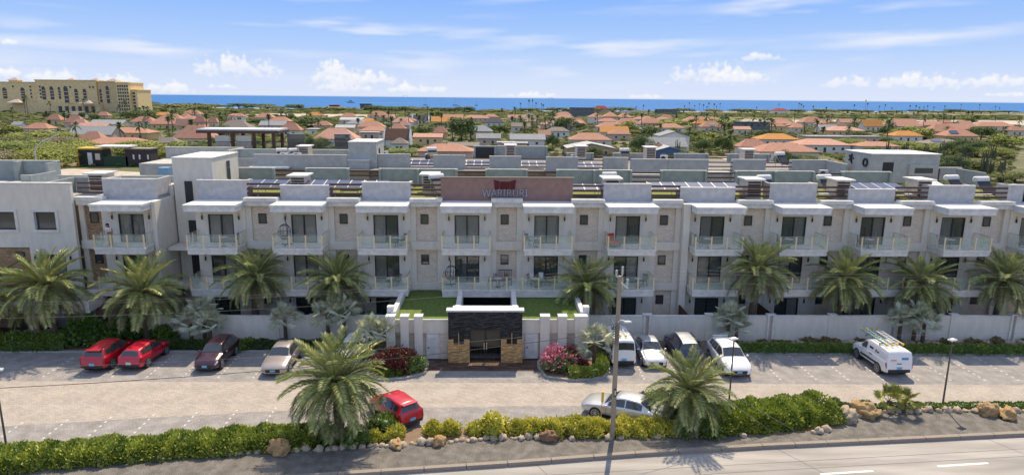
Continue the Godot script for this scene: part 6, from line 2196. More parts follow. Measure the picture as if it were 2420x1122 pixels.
func bush_mesh(sd: int, w: float, h: float, d: float, leaves: int, size: float, cols: Array, lobes := 16, upright := 0.0) -> ArrayMesh:
	# a shrub in metres, base at the origin: leaves on the skins of many small mounds
	var r := RandomNumberGenerator.new()
	r.seed = sd
	var b := MB.new()
	var L := []
	for i in lobes:
		var a := r.randf() * TAU
		var q := sqrt(r.randf())
		var hh := h * (1.0 - 0.55 * q * q) * r.randf_range(0.62, 0.95)
		L.append([Vector3(cos(a) * q * w * 0.40, hh * 0.72, sin(a) * q * d * 0.40), minf(minf(w, d) * 0.24, h * 0.36) * r.randf_range(0.8, 1.2), r.randf()])
	var m0: Vector3 = cols[0]
	b.col = Color(m0.x, m0.y, m0.z)
	if leaves > 1000:
		for l in L:
			b.blob(l[0], Vector3.ONE * float(l[1]) * 0.7, 5, 7)
	for i in leaves:
		var l: Array = L[r.randi() % lobes]
		var dr := Vector3(r.randfn(), r.randfn() + 0.2, r.randfn()).normalized()
		var o: Vector3 = l[0]
		var rad: float = l[1]
		var p := o + dr * rad * r.randf_range(0.7, 1.12)
		if r.randf() < 0.22:
			p.y *= r.randf()
		p.y = maxf(p.y, 0.03)
		var t := clampf(float(l[2]) * 0.45 + r.randf() * 0.55, 0, 1)
		var c: Vector3 = cols[0].lerp(cols[1], t) if cols.size() == 2 or r.randf() > 0.25 else cols[2]
		b.col = Color(c.x, c.y, c.z)
		var dd := (dr + Vector3(0, upright + r.randf_range(-0.3, 0.5), 0)).normalized()
		var side := dd.cross(Vector3(r.randfn(), r.randfn(), r.randfn())).normalized()
		var up := side.cross(dd).normalized()
		if up.dot(dr) < 0:
			up = -up
		b.leaf(p, (dd + up * 0.2).normalized(), side, size * r.randf_range(0.7, 1.35), size * 0.34, up)
	return b.mesh()


func hedge_mesh(sd: int, line: Array, half: float, h: float, leaves: int, size: float, cols: Array, lumpy := 0.18) -> ArrayMesh:
	var r := RandomNumberGenerator.new()
	r.seed = sd
	var f := FastNoiseLite.new()
	f.seed = sd
	f.frequency = 0.55
	var b := MB.new()
	var g := []
	var m0: Vector3 = cols[0]
	b.col = Color(m0.x, m0.y, m0.z)
	for i in line.size():
		var a: Vector2 = line[maxi(i - 1, 0)]
		var e: Vector2 = line[mini(i + 1, line.size() - 1)]
		var nd := (e - a).normalized()
		var row := []
		for j in 9:
			var th := PI * j / 8.0
			var ex := signf(cos(th)) * pow(absf(cos(th)), 0.65) * half * 0.72
			row.append(Vector3(line[i].x + nd.y * ex, pow(sin(th) + 0.0001, 0.65) * h * 0.72, line[i].y - nd.x * ex))
		g.append(row)
	b.grid(g)
	var total := 0.0
	for i in line.size() - 1:
		total += (line[i + 1] - line[i]).length()
	for i in leaves:
		var s := r.randf() * total
		var k := 0
		while k < line.size() - 2 and s > (line[k + 1] - line[k]).length():
			s -= (line[k + 1] - line[k]).length()
			k += 1
		var a: Vector2 = line[k]
		var e: Vector2 = line[k + 1]
		var t2 := (e - a).normalized()
		var nn := Vector2(-t2.y, t2.x)
		var c2 := a + t2 * s
		var th := r.randf_range(-0.15, PI + 0.15)
		var q := 1.0 + lumpy * 2.0 * f.get_noise_3d(c2.x * 1.6, th * 1.3, c2.y * 1.6) + r.randf_range(-0.12, 0.06)
		var ex := signf(cos(th)) * pow(absf(cos(th)), 0.65) * half * q
		var ey := pow(maxf(sin(th), 0.0), 0.65) * h * q
		var p := Vector3(c2.x + nn.x * ex, maxf(ey, 0.03), c2.y + nn.y * ex)
		var dr := Vector3(nn.x * cos(th), maxf(sin(th), 0.05), nn.y * cos(th)).normalized()
		var t := clampf(0.5 + f.get_noise_2d(c2.x * 2.2 + 40, ey * 2.0) * 0.7 + r.randf_range(-0.4, 0.4), 0, 1)
		var c: Vector3 = cols[0].lerp(cols[1], t)
		b.col = Color(c.x, c.y, c.z)
		var dd := (dr + Vector3(r.randfn(), r.randfn() + 0.4, r.randfn()) * 0.7).normalized()
		var side := dd.cross(Vector3(r.randfn(), r.randfn(), r.randfn())).normalized()
		var up := side.cross(dd).normalized()
		if up.dot(dr) < 0:
			up = -up
		b.leaf(p, (dd + up * 0.2).normalized(), side, size * r.randf_range(0.7, 1.4), size * 0.36, up)
	return b.mesh()


func shrub(called: String, label: String, cat: String, at: Vector3, mesh: Mesh, turn := 0.0, group := "", s := 1.0) -> Node3D:
	var t := root(called, label, cat, at, turn, group)
	if not M.has("stem_mesh"):
		var b := MB.new()
		for k in 5:
			var a := k * 1.3
			b.tube([Vector3.ZERO, Vector3(cos(a) * 0.12, 0.3, sin(a) * 0.12), Vector3(cos(a) * 0.26, 0.55, sin(a) * 0.26)], [0.03, 0.022, 0.01], 5)
		M["stem_mesh"] = b.mesh()
	put("stems", M["stem_mesh"], M["bark"], t, Vector3.ZERO, Basis.from_scale(Vector3.ONE * s))
	put("leaves", mesh, M["leaf"], t, Vector3.ZERO, Basis.from_scale(Vector3.ONE * s))
	return t


func near_plants() -> void:
	# palms: label, x, z, trunk height, frond length, fronds
	var ps := [["date palm cut by the left edge of the view beside the cafe terrace", -36.2, -46.8, 4.0, 3.1, 42], ["date palm in front of the cafe canopy, second from the left", -31.66, -46.6, 4.5, 3.3, 52], ["date palm above the tall green shrub, right of the cafe canopy", -25.3, -46.8, 3.9, 3.3, 52], ["date palm behind the left boundary wall in front of the first bay", -18.05, -48.5, 4.6, 2.9, 46], ["date palm behind the left boundary wall in front of the second bay", -11.9, -48.5, 4.3, 2.8, 46], ["date palm right beside the entrance pavilion, behind the utility pole", 7.28, -48.5, 4.0, 2.9, 46], ["tallest date palm behind the right boundary wall, left of the others there", 19.98, -48.5, 5.3, 3.0, 46], ["date palm behind the right boundary wall, second from the pole side", 26.82, -48.5, 4.6, 2.9, 46], ["date palm behind the right boundary wall above the silver fan palm there", 33.0, -48.5, 4.2, 2.9, 46], ["date palm at the far right behind the boundary wall", 39.35, -48.5, 4.5, 3.0, 46], ["big date palm in the left front bed, drooping fronds beside the red car", -8.15, -32.85, 3.2, 2.95, 76], ["date palm in the right front bed, in front of the navy car", 11.05, -33.95, 2.15, 2.6, 58]]
	for i in ps.size():
		var p: Array = ps[i]
		date_palm(p[0], Vector3(p[1], 0.08, p[2]), p[3], p[4], int(p[5] * 1.25), 500 + i)
	var fans := [["silver fan palm between the tall green shrub and the maroon car, two heads", -21.3, -46.6, [Vector3(-0.7, 1.6, 0), Vector3(0.75, 1.5, 0.2), Vector3(0.1, 2.3, -0.4)]], ["single silver fan palm against the left boundary wall behind the beige sedan", -15.3, -47.0, [Vector3(0, 1.75, 0)]], ["silver fan palm with two heads just left of the big foreground palm's top", -11.7, -46.9, [Vector3(-0.45, 2.1, 0), Vector3(0.75, 2.2, 0)]], ["green-silver fan palm in the left planter behind the red croton", -8.05, -43.9, [Vector3(-0.4, 1.9, 0), Vector3(0.6, 1.8, 0.2)]], ["silver fan palm in the right planter beside the utility pole", 6.95, -42.4, [Vector3(0, 1.65, 0)]], ["silver fan palm against the right boundary wall, under the tallest date palm", 17.6, -46.9, [Vector3(0.1, 1.9, 0), Vector3(0.7, 1.2, 0.2)]], ["broad silver fan palm behind the white delivery van", 31.3, -46.8, [Vector3(-0.5, 1.8, 0), Vector3(0.7, 1.9, -0.1), Vector3(1.2, 1.6, 0.2)]]]
	for i in fans.size():
		var f: Array = fans[i]
		fan_palm(f[0], Vector3(f[1], 0.1, f[2]), f[3], "silver", 600 + i, 13, 1.0 if i != 4 else 1.1)
	fan_palm("small yellow-green fan palm with two heads in the right front bed", Vector3(23.7, 0.05, -35.5), [Vector3(-0.4, 0.75, 0), Vector3(0.45, 0.7, 0.1)], "green", 630, 9, 0.78)
	# hedges and beds
	var deep := [Vector3(0.07, 0.12, 0.02), Vector3(0.22, 0.31, 0.05)]
	var bright := [Vector3(0.10, 0.16, 0.02), Vector3(0.52, 0.55, 0.10)]
	var gold := [Vector3(0.27, 0.29, 0.035), Vector3(0.88, 0.76, 0.13)]
	var h1 := root("hedge", "long bright green clipped hedge along the left front edge of the parking", "hedge", Vector3(0, 0.05, 0))
	put("leaves", hedge_mesh(701, [Vector2(-33, -28.6), Vector2(-26, -29.85), Vector2(-21, -30.85), Vector2(-16, -31.6), Vector2(-12, -32.2), Vector2(-9.3, -32.6)], 0.95, 0.76, 34000, 0.155, bright), M["leaf"], h1)
	var h2 := root("hedge", "wide rounded green hedge right of the right foreground palm", "hedge", Vector3(0, 0.05, 0))
	put("leaves", hedge_mesh(702, [Vector2(12.2, -34.0), Vector2(15, -34.4), Vector2(17.5, -34.75), Vector2(19.4, -35.4)], 1.25, 0.95, 20000, 0.155, bright), M["leaf"], h2)
	var h3 := root("shrub_border", "low green border in the narrow bed under the right street lamp", "hedge", Vector3(0, 0.05, 0))
	put("leaves", hedge_mesh(703, [Vector2(20.2, -36.0), Vector2(24, -35.95), Vector2(29, -36.0), Vector2(36, -36.1)], 0.28, 0.32, 6500, 0.1, deep), M["leaf"], h3)
	var h4 := root("shrub_border", "dark green creeping border along the kerb of the right rear bed", "hedge", Vector3(0, 0.1, 0))
	put("leaves", hedge_mesh(704, [Vector2(17.6, -45.3), Vector2(24, -45.2), Vector2(31, -45.05), Vector2(40, -44.85)], 0.5, 0.42, 11000, 0.12, deep), M["leaf"], h4)
	var h5 := root("shrub_border", "low green border at the left edge in front of the cafe terrace", "hedge", Vector3(0, 0.1, 0))
	put("leaves", hedge_mesh(705, [Vector2(-40, -46.0), Vector2(-35, -46.0), Vector2(-30.6, -46.1)], 0.7, 1.0, 9000, 0.13, deep), M["leaf"], h5)
	var h6 := root("shrub_border", "low dark planting under the left boundary wall behind the maroon and beige cars", "hedge", Vector3(0, 0.1, 0))
	put("leaves", hedge_mesh(706, [Vector2(-24.5, -46.0), Vector2(-20, -45.95), Vector2(-15, -46.0), Vector2(-9, -46.1)], 0.45, 0.5, 9000, 0.12, [Vector3(0.035, 0.065, 0.015), Vector3(0.11, 0.15, 0.035)]), M["leaf"], h6)
	var h7 := root("shrub_border", "yellow-green clipped border on the front edge of the right planter", "hedge", Vector3(0, 0.1, 0))
	put("leaves", hedge_mesh(707, [Vector2(5.0, -40.75), Vector2(6.6, -40.85), Vector2(7.4, -41.6), Vector2(7.55, -43.6)], 0.42, 0.55, 5500, 0.1, bright), M["leaf"], h7)
	# tall shrub by the cafe
	for q in [[-29.6, -46.6, 3.2, 3.0, "tall glossy green shrub behind the red cars, left half of the mass", 1], [-27.0, -46.7, 3.0, 2.7, "tall glossy green shrub behind the red cars, right half of the mass", 2]]:
		shrub("tall_shrub", q[4], "shrub", Vector3(q[0], 0.1, q[1]), bush_mesh(720 + q[5], q[2], q[3], 1.7, 5200, 0.2, [Vector3(0.035, 0.085, 0.015), Vector3(0.15, 0.26, 0.04)], 26, 0.5))
	shrub("tall_shrub", "dark green shrub at the left end of the boundary wall", "shrub", Vector3(-24.2, 0.1, -46.8), bush_mesh(725, 2.2, 1.7, 1.2, 2600, 0.16, deep, 16))
	# golden shrubs along the front bed
	var gm := []
	for i in 4:
		gm.append(bush_mesh(740 + i, 1.35, 1.0, 1.2, 1500, 0.15, gold, 11, 0.6))
	var spots := [[-5.2, -32.75, 0.85], [-3.2, -33.25, 0.8], [-2.3, -33.2, 0.85], [0.2, -33.3, 1.2], [-0.9, -33.3, 0.75], [1.4, -33.25, 0.85], [2.4, -33.2, 0.9], [3.3, -33.15, 1.0], [4.3, -33.2, 0.95], [5.0, -33.0, 0.9], [5.8, -33.15, 0.95], [6.7, -33.2, 0.85], [7.6, -33.3, 0.9], [8.4, -33.4, 0.9], [9.2, -33.5, 0.95], [-6.3, -32.5, 0.7], [3.8, -33.6, 0.8], [4.7, -33.7, 0.85], [5.4, -33.6, 0.8], [7.2, -33.8, 0.75], [8.0, -32.9, 0.7], [8.9, -33.0, 0.75], [6.9, -32.8, 0.65], [1.9, -33.6, 0.75], [-0.4, -33.6, 0.6], [9.8, -33.1, 0.8]]
	for i in spots.size():
		var q: Array = spots[i]
		var cnt := 0
		for e in spots:
			if (e[0] < 6.4) == (q[0] < 6.4) and absf(e[0] - 6.4) <= absf(q[0] - 6.4):
				cnt += 1
		var lab := "golden-leaved shrub, number %d counted %s from the utility pole along the stone edge" % [cnt, "left" if q[0] < 6.4 else "right"]
		if i == 3:
			lab = "tallest golden-leaved shrub, standing above the stone edge left of centre"
		elif i == 0:
			lab = "golden-green shrub at the right foot of the big foreground palm"
		shrub("golden_shrub", lab, "shrub", Vector3(q[0], 0.06, q[1]), gm[i % 4], i * 1.7, "golden shrubs in the front bed" if i > 3 or i == 1 or i == 2 else "", q[2])
	var dm := []
	for i in 3:
		dm.append(bush_mesh(760 + i, 1.8, 1.1, 1.5, 1900, 0.14, deep, 13, 0.2))
	for q in [[-9.0, -32.6, 1.0, "dark green shrub under the left side of the big foreground palm"], [-7.3, -32.3, 1.0, "dark green shrub under the big foreground palm's trunk"], [-6.0, -33.6, 1.05, "bright green shrub between the big foreground palm and the red hatchback"], [10.4, -33.2, 0.95, "dark green shrub at the left foot of the right foreground palm"], [11.6, -33.1, 1.0, "dark green shrub at the right foot of the right foreground palm"], [9.9, -36.2, 1.05, "green shrub behind the silver sedan's boot"], [10.9, -35.6, 0.95, "leafy green shrub behind the right foreground palm"], [-17.8, -45.9, 0.75, "upright green shrub against the left wall between the maroon and beige cars"], [14.6, -45.9, 0.85, "dark green shrub against the wall behind the navy car"], [20.6, -36.3, 0.5, "small green shrub behind the pale boulder"], [22.3, -36.1, 0.5, "small green shrub right of the golden boulder by the driveway"], [-32.6, -46.3, 0.9, "brown-green shrub at the foot of the second date palm"]]:
		shrub("green_shrub", q[3], "shrub", Vector3(q[0], 0.06, q[1]), dm[int(absf(q[0])) % 3], q[0], "", q[2])
	shrub("grey_shrub", "grey-green feathery shrub behind the silver sedan's roof", "shrub", Vector3(8.9, 0.06, -36.6), bush_mesh(770, 1.5, 0.95, 1.1, 1500, 0.13, [Vector3(0.12, 0.17, 0.09), Vector3(0.26, 0.32, 0.19)], 11, 0.5))
	shrub("twiggy_shrub", "half-bare pinkish twiggy shrub above the reddish rock in the golden row", "shrub", Vector3(3.9, 0.06, -32.95), bush_mesh(771, 1.0, 0.75, 0.8, 420, 0.1, [Vector3(0.25, 0.14, 0.10), Vector3(0.40, 0.28, 0.20)], 8, 0.6))
	# planters at the entrance
	shrub("red_croton", "dark red croton shrub in the left entrance planter", "shrub", Vector3(-6.5, 0.1, -42.0), bush_mesh(780, 2.7, 1.75, 2.2, 3000, 0.2, [Vector3(0.08, 0.015, 0.015), Vector3(0.27, 0.045, 0.045), Vector3(0.10, 0.11, 0.03)], 18, 0.4))
	shrub("green_shrub", "light green variegated shrub right of the red croton", "shrub", Vector3(-5.0, 0.1, -41.7), bush_mesh(781, 1.3, 1.15, 1.3, 1700, 0.13, [Vector3(0.07, 0.13, 0.03), Vector3(0.26, 0.34, 0.10)], 12))
	shrub("green_shrub", "low green planting along the front of the left entrance planter", "shrub", Vector3(-6.8, 0.1, -41.0), bush_mesh(782, 2.4, 0.55, 0.8, 1700, 0.11, deep, 14))
	var bg := shrub("bougainvillea", "pink flowering bougainvillea in the right entrance planter", "shrub", Vector3(4.5, 0.1, -42.0), bush_mesh(783, 2.6, 1.7, 2.0, 2600, 0.12, [Vector3(0.05, 0.09, 0.02), Vector3(0.13, 0.17, 0.05)], 16, 0.2))
	put("flowers", bush_mesh(784, 2.6, 1.85, 2.1, 800, 0.17, [Vector3(0.52, 0.06, 0.14), Vector3(0.85, 0.34, 0.42)], 15, 0.3), M["petal"], bg, Vector3(-0.1, 0.06, 0.1))
	var rg := shrub("bougainvillea", "deep red flowering shrub behind the pink bougainvillea", "shrub", Vector3(5.3, 0.1, -43.0), bush_mesh(785, 1.6, 1.9, 1.2, 1200, 0.12, [Vector3(0.06, 0.08, 0.02), Vector3(0.12, 0.15, 0.05)], 10, 0.3))
	put("flowers", bush_mesh(786, 1.6, 1.95, 1.2, 380, 0.16, [Vector3(0.35, 0.02, 0.05), Vector3(0.6, 0.10, 0.16)], 9, 0.3), M["petal"], rg)
	shrub("red_croton", "small dark red shrub under the silver fan palm in the right planter", "shrub", Vector3(6.1, 0.1, -42.0), bush_mesh(787, 0.9, 0.8, 0.8, 600, 0.13, [Vector3(0.10, 0.02, 0.02), Vector3(0.26, 0.05, 0.05)], 8, 0.4))
	# weeds in the right rear bed
	for q in [[36.2, -45.35, "bright yellow-green weed tuft at the kerb right of the street lamp"], [30.1, -45.0, "small yellow-green weed tuft beside the white delivery van"]]:
		shrub("weed_tuft", q[2], "plant", Vector3(q[0], 0.1, q[1]), bush_mesh(790, 0.8, 0.5, 0.6, 500, 0.11, gold, 7, 0.6), q[0], "", 1.0 if q[0] > 33 else 0.5)
	# dry grass on the slope under the right wall
	var dry := bush_mesh(795, 1.2, 0.3, 0.7, 300, 0.12, [Vector3(0.16, 0.13, 0.05), Vector3(0.30, 0.24, 0.10)], 8, 0.8)
	var mm := MultiMesh.new()
	mm.transform_format = MultiMesh.TRANSFORM_3D
	mm.mesh = dry
	mm.instance_count = 60
	for i in 60:
		mm.set_instance_transform(i, Transform3D(Basis(Vector3.UP, rng.randf() * TAU) * Basis.from_scale(Vector3.ONE * rng.randf_range(0.4, 1.1)), Vector3(rng.randf_range(17, 42), 0.1, rng.randf_range(-47.1, -45.9))))
	var o := MultiMeshInstance3D.new()
	o.name = "dry_grass"
	o.multimesh = mm
	o.material_override = M["leaf"]
	add_child(o)
	tag(o, "sparse dry grass in the bare bed under the right wall", "grass", "", "stuff")
	# courtyard greenery behind the left wall
	for q in [[-16.2, -49.6, 1.6, "green shrub behind the left boundary wall between two date palms"], [-9.6, -49.4, 1.5, "green shrub behind the wall just left of the entrance pavilion"], [-13.3, -49.8, 1.4, "green shrub behind the wall under the second bay's balcony"]]:
		shrub("green_shrub", q[3], "shrub", Vector3(q[0], 0.02, q[1]), dm[1], q[0], "", q[2])


func wire(label: String, a: Vector3, b: Vector3, sag: float, r := 0.012, m := "wire") -> void:
	var p := []
	var rad := []
	for i in 25:
		var t := i / 24.0
		p.append(a.lerp(b, t) - Vector3(0, sag * 4.0 * t * (1.0 - t), 0))
		rad.append(r)
	var w := MB.new()
	w.tube(p, rad, 4, false)
	tag(put("overhead_wire", w.mesh(), M[m], self), label, "wire", "wires along the road")


func street_things() -> void:
	var x := 6.48
	var z := -32.62
	var u := root("utility_pole", "weathered wooden utility pole standing in the golden shrubs", "pole", Vector3(x, 0, z))
	var b := MB.new()
	b.tube([Vector3(0, 0, 0), Vector3(0.01, 4.0, 0), Vector3(0.03, 9.15, 0)], [0.135, 0.128, 0.11], 14)
	put("shaft", b.mesh(), M["pole_wood"], u)
	for q in [[-0.16, 9.15, 0.05, 0.33], [0.14, 9.2, 0.05, 0.46], [0.42, 8.6, 0.05, 0.42]]:
		var im := MB.new()
		var o := Vector3(q[0], q[1], q[2])
		var h: float = q[3]
		var p := [o]
		var r := [0.03]
		for k in 4:
			var y := h * (0.2 + 0.2 * k)
			p.append_array([o + Vector3(0, y, 0), o + Vector3(0, y + 0.02, 0), o + Vector3(0, y + h * 0.12, 0)])
			r.append_array([0.035, 0.085, 0.045])
		p.append(o + Vector3(0, h, 0))
		r.append(0.05)
		im.tube(p, r, 10)
		put("insulator", im.mesh(), M["insulator"], u)
	var br := MB.new()
	br.bar(Vector3(0.0, 9.0, 0.02), Vector3(-0.16, 9.16, 0.05), 0.05)
	br.bar(Vector3(0.0, 9.0, 0.02), Vector3(0.14, 9.2, 0.05), 0.05)
	br.bar(Vector3(0.05, 8.85, 0.05), Vector3(0.46, 8.5, 0.05), 0.08)
	br.bar(Vector3(0.42, 8.5, 0.05), Vector3(0.42, 8.62, 0.05), 0.05)
	put("bracket", br.mesh(), M["galv"], u)
	var la := MB.new()
	la.tube([Vector3(0, 6.72, 0.15), Vector3(0.12, 6.85, 0.2), Vector3(0.32, 6.82, 0.25)], [0.03, 0.03, 0.03], 8)
	put("lamp_arm", la.mesh(), M["galv"], u)
	var lh := MB.new()
	lh.blob(Vector3(0.48, 6.78, 0.28), Vector3(0.22, 0.07, 0.1), 8, 12)
	put("lamp_head", lh.mesh(), M["galv"], u)
	var cl := MB.new()
	for k in 9:
		var y := 5.5 + k * 0.13
		cl.bar(Vector3(-0.22, y, 0.05), Vector3(-0.12, y + 0.1, 0.18), 0.05)
		cl.bar(Vector3(-0.1, y, 0.2), Vector3(0.1, y + 0.05, 0.2), 0.03)
	cl.box(Vector3(-0.3, 6.3, 0.0), Vector3(-0.18, 6.5, 0.15))
	put("cable_clamp", cl.mesh(), M["joint"], u)
	bx("number_tag", u, M["black_plastic"], x - 0.06, x + 0.07, 2.62, 3.05, z + 0.19, z + 0.215)
	bx("number_tag", u, M["insulator"], x - 0.025, x + 0.035, 2.70, 2.98, z + 0.216, z + 0.222)
	# wires
	var L := [Vector3(-34, 9.2, -27.9), Vector3(-34, 9.35, -27.6), Vector3(-34, 8.7, -27.3)]
	var P := [Vector3(x - 0.16, 9.48, z + 0.05), Vector3(x + 0.14, 9.66, z + 0.05), Vector3(x + 0.42, 9.02, z + 0.05)]
	var Rr := [Vector3(50, 9.3, -36.4), Vector3(50, 9.5, -36.1), Vector3(50, 8.8, -35.8)]
	for i in 3:
		wire("thin overhead power wire running left from the utility pole top", L[i], P[i], 0.75, 0.005, "pale_wire")
		wire("thin overhead power wire running right from the utility pole top", P[i], Rr[i], 0.75, 0.005, "pale_wire")
	wire("dark low telephone cable sagging across the left parking to the pole", Vector3(-40, 5.2, -27.2), Vector3(x - 0.2, 6.2, z + 0.1), 0.95, 0.016)
	wire("pale telephone wire sagging across the left parking to the pole", Vector3(-40, 6.3, -27.4), Vector3(x - 0.2, 6.4, z + 0.1), 0.8, 0.006, "pale_wire")
	wire("pale telephone wire running right from the pole below the power wires", Vector3(x + 0.2, 6.3, z + 0.1), Vector3(52, 6.2, -36.6), 0.9, 0.006, "pale_wire")
	wire("left guy wire slanting from the pole to the right hedge", Vector3(x + 0.15, 6.6, z), Vector3(15.3, 0.3, -32.9), 0.02, 0.010, "pale_wire")
	wire("right guy wire slanting from the pole to the right hedge", Vector3(x + 0.15, 6.3, z), Vector3(16.6, 0.3, -33.0), 0.02, 0.010, "pale_wire")
	# yellow marker
	var mk := root("marker_post", "thin yellow marker post beside the silver sedan", "post", Vector3(6.08, 0, -34.15))
	var pm := MB.new()
	pm.tube([Vector3(0, 0, 0), Vector3(0.05, 1.6, 0)], [0.025, 0.025], 8)
	put("stake", pm.mesh(), M["yellow"], mk)
	var pt := MB.new()
	pt.tube([Vector3(0.05, 1.4, 0), Vector3(0.06, 1.55, 0), Vector3(0.075, 2.1, 0)], [0.03, 0.07, 0.07], 8)
	put("flag_top", pt.mesh(), M["yellow"], mk)
	# street lamps
	var sp := root("street_lamp", "slim grey street lamp in the bed at the right edge of the driveway", "street lamp", Vector3(27.04, 0, -36.18))
	var sm := MB.new()
	sm.tube([Vector3(0, 0, 0), Vector3(0, 0.3, 0), Vector3(0, 0.32, 0), Vector3(0, 4.3, 0)], [0.09, 0.085, 0.055, 0.04], 10)
	put("post", sm.mesh(), mat("lamp_post", 0.10, 0.085, 0.07, 0.6), sp)
	var hm := MB.new()
	hm.obox(Vector3(-0.08, 4.38, 0.1), Vector3(0.24, 0.035, 0.15), Basis(Vector3.UP, 0.4))
	hm.obox(Vector3(-0.08, 4.43, 0.1), Vector3(0.16, 0.02, 0.10), Basis(Vector3.UP, 0.4))
	put("lamp_head", hm.mesh(), M["galv"], sp)
	var fm := MB.new()
	fm.box(Vector3(-0.16, 0, -0.16), Vector3(0.16, 0.1, 0.16))
	put("base_plate", fm.mesh(), M["lamp_post"], sp)
	copy(sp, Vector3(14.15, 0, -36.4), 0.0, "slim street lamp rising behind the right foreground palm, in front of the navy car")
	copy(sp, Vector3(-24.96, 0, -31.87), PI, "slim street lamp standing in the hedge at the left edge of the view")


func rocks() -> void:
	var f := FastNoiseLite.new()
	f.seed = 77
	f.frequency = 0.09
	f.fractal_octaves = 4
	var bs := [["round golden boulder at the front of the left hedge", -10.85, -31.25, 0.56, 0.46, 0.48, "boulder_gold"], ["golden boulder in the stone edge left of centre", -2.8, -32.0, 0.38, 0.32, 0.32, "boulder_gold"], ["long golden stone in the stone edge right of the big foreground palm", -5.0, -31.9, 0.55, 0.24, 0.28, "boulder_gold"], ["reddish rough rock in front of the golden shrubs, left of the utility pole", 3.05, -32.4, 0.5, 0.34, 0.34, "boulder_red"], ["brown rock at the foot of the right foreground palm", 10.55, -32.85, 0.42, 0.4, 0.34, "boulder_red"], ["pale pitted boulder at the right end of the hedge", 20.4, -34.6, 0.68, 0.46, 0.48, "boulder_pale"], ["large golden boulder behind the pale pitted one", 21.6, -35.15, 0.8, 0.48, 0.5, "boulder_gold"], ["golden boulder at the far right, left one of two", 29.0, -35.1, 0.58, 0.46, 0.44, "boulder_gold"], ["golden boulder at the far right, lower right one of two", 29.95, -34.75, 0.64, 0.38, 0.4, "boulder_gold"]]
	tex(mat("boulder_red", 0.42, 0.24, 0.14, 1.0), M["boulder_gold"].albedo_texture, 1.3)
	for i in bs.size():
		var q: Array = bs[i]
		var m := MB.new()
		var g := []
		for a in 15:
			var row := []
			var th := PI * a / 14.0
			for k in 22:
				var ph := TAU * k / 22.0
				var d := Vector3(sin(th) * cos(ph), cos(th), sin(th) * sin(ph))
				var s := 1.0 + 0.55 * f.get_noise_3dv(d * 13.0 + Vector3(i * 31.0, 0, 0)) + 0.22 * f.get_noise_3dv(d * 42.0 + Vector3(i * 17.0, 5, 0))
				row.append(d * Vector3(q[3], q[4], q[5]) * s)
			g.append(row)
		m.grid(g, true)
		var o := put("boulder", m.mesh(), M[q[6]], self, Vector3(q[1], q[4] * 0.62 + 0.1, q[2]), Basis(Vector3.UP, i * 0.9))
		tag(o, q[0], "boulder")
	# edging stones
	var sm := []
	for i in 6:
		var m := MB.new()
		var g := []
		for a in 8:
			var row := []
			var th := PI * a / 7.0
			for k in 11:
				var ph := TAU * k / 11.0
				var d := Vector3(sin(th) * cos(ph), cos(th), sin(th) * sin(ph))
				row.append(d * (1.0 + 0.6 * f.get_noise_3dv(d * 16.0 + Vector3(i * 53.0, 9, 0))))
			g.append(row)
		m.grid(g, true)
		sm.append(m.mesh())
	var line := edge_line()
	var at := 0.0
	for i in range(1, line.size() - 2):
		var a: Vector2 = line[i]
		var b: Vector2 = line[i + 1]
		var l := (b - a).length()
		while at < l:
			var p := a.lerp(b, at / l)
			var s := rng.randf_range(0.12, 0.31)
			if (p.x > -13.5 or rng.randf() < 0.3) and p.x > -24.5 and p.x < 35 and not (p.x > 2.6 and p.x < 20.6 and rng.randf() < 0.82):
				var o := put("edge_stone", sm[rng.randi() % 6], M["edge_stone"] if rng.randf() < 0.7 else M["boulder_pale"], self, Vector3(p.x, s * 0.42 + 0.1, p.y + rng.randf_range(-0.1, 0.1)), Basis(Vector3.UP, rng.randf() * TAU) * Basis.from_scale(Vector3(s, s * 0.75, s * 0.8)))
				tag(o, "pale rounded edging stone in the row between bed and gravel", "stone", "edging stones of the front bed")
			at += s * 1.75
		at -= l
	var mm := MultiMesh.new()
	mm.transform_format = MultiMesh.TRANSFORM_3D
	mm.mesh = sm[2]
	mm.instance_count = 240
	for i in 240:
		var s := rng.randf_range(0.06, 0.2)
		mm.set_instance_transform(i, Transform3D(Basis(Vector3.UP, rng.randf() * TAU) * Basis.from_scale(Vector3(s, s * 0.7, s)), Vector3(rng.randf_range(17.5, 44), 0.14, -47.0 + absf(rng.randfn()) * 0.25)))
	var o := MultiMeshInstance3D.new()
	o.name = "loose_stones"
	o.multimesh = mm
	o.material_override = M["edge_stone"]
	add_child(o)
	tag(o, "band of loose pale stones at the foot of the right boundary wall", "stones", "", "stuff")


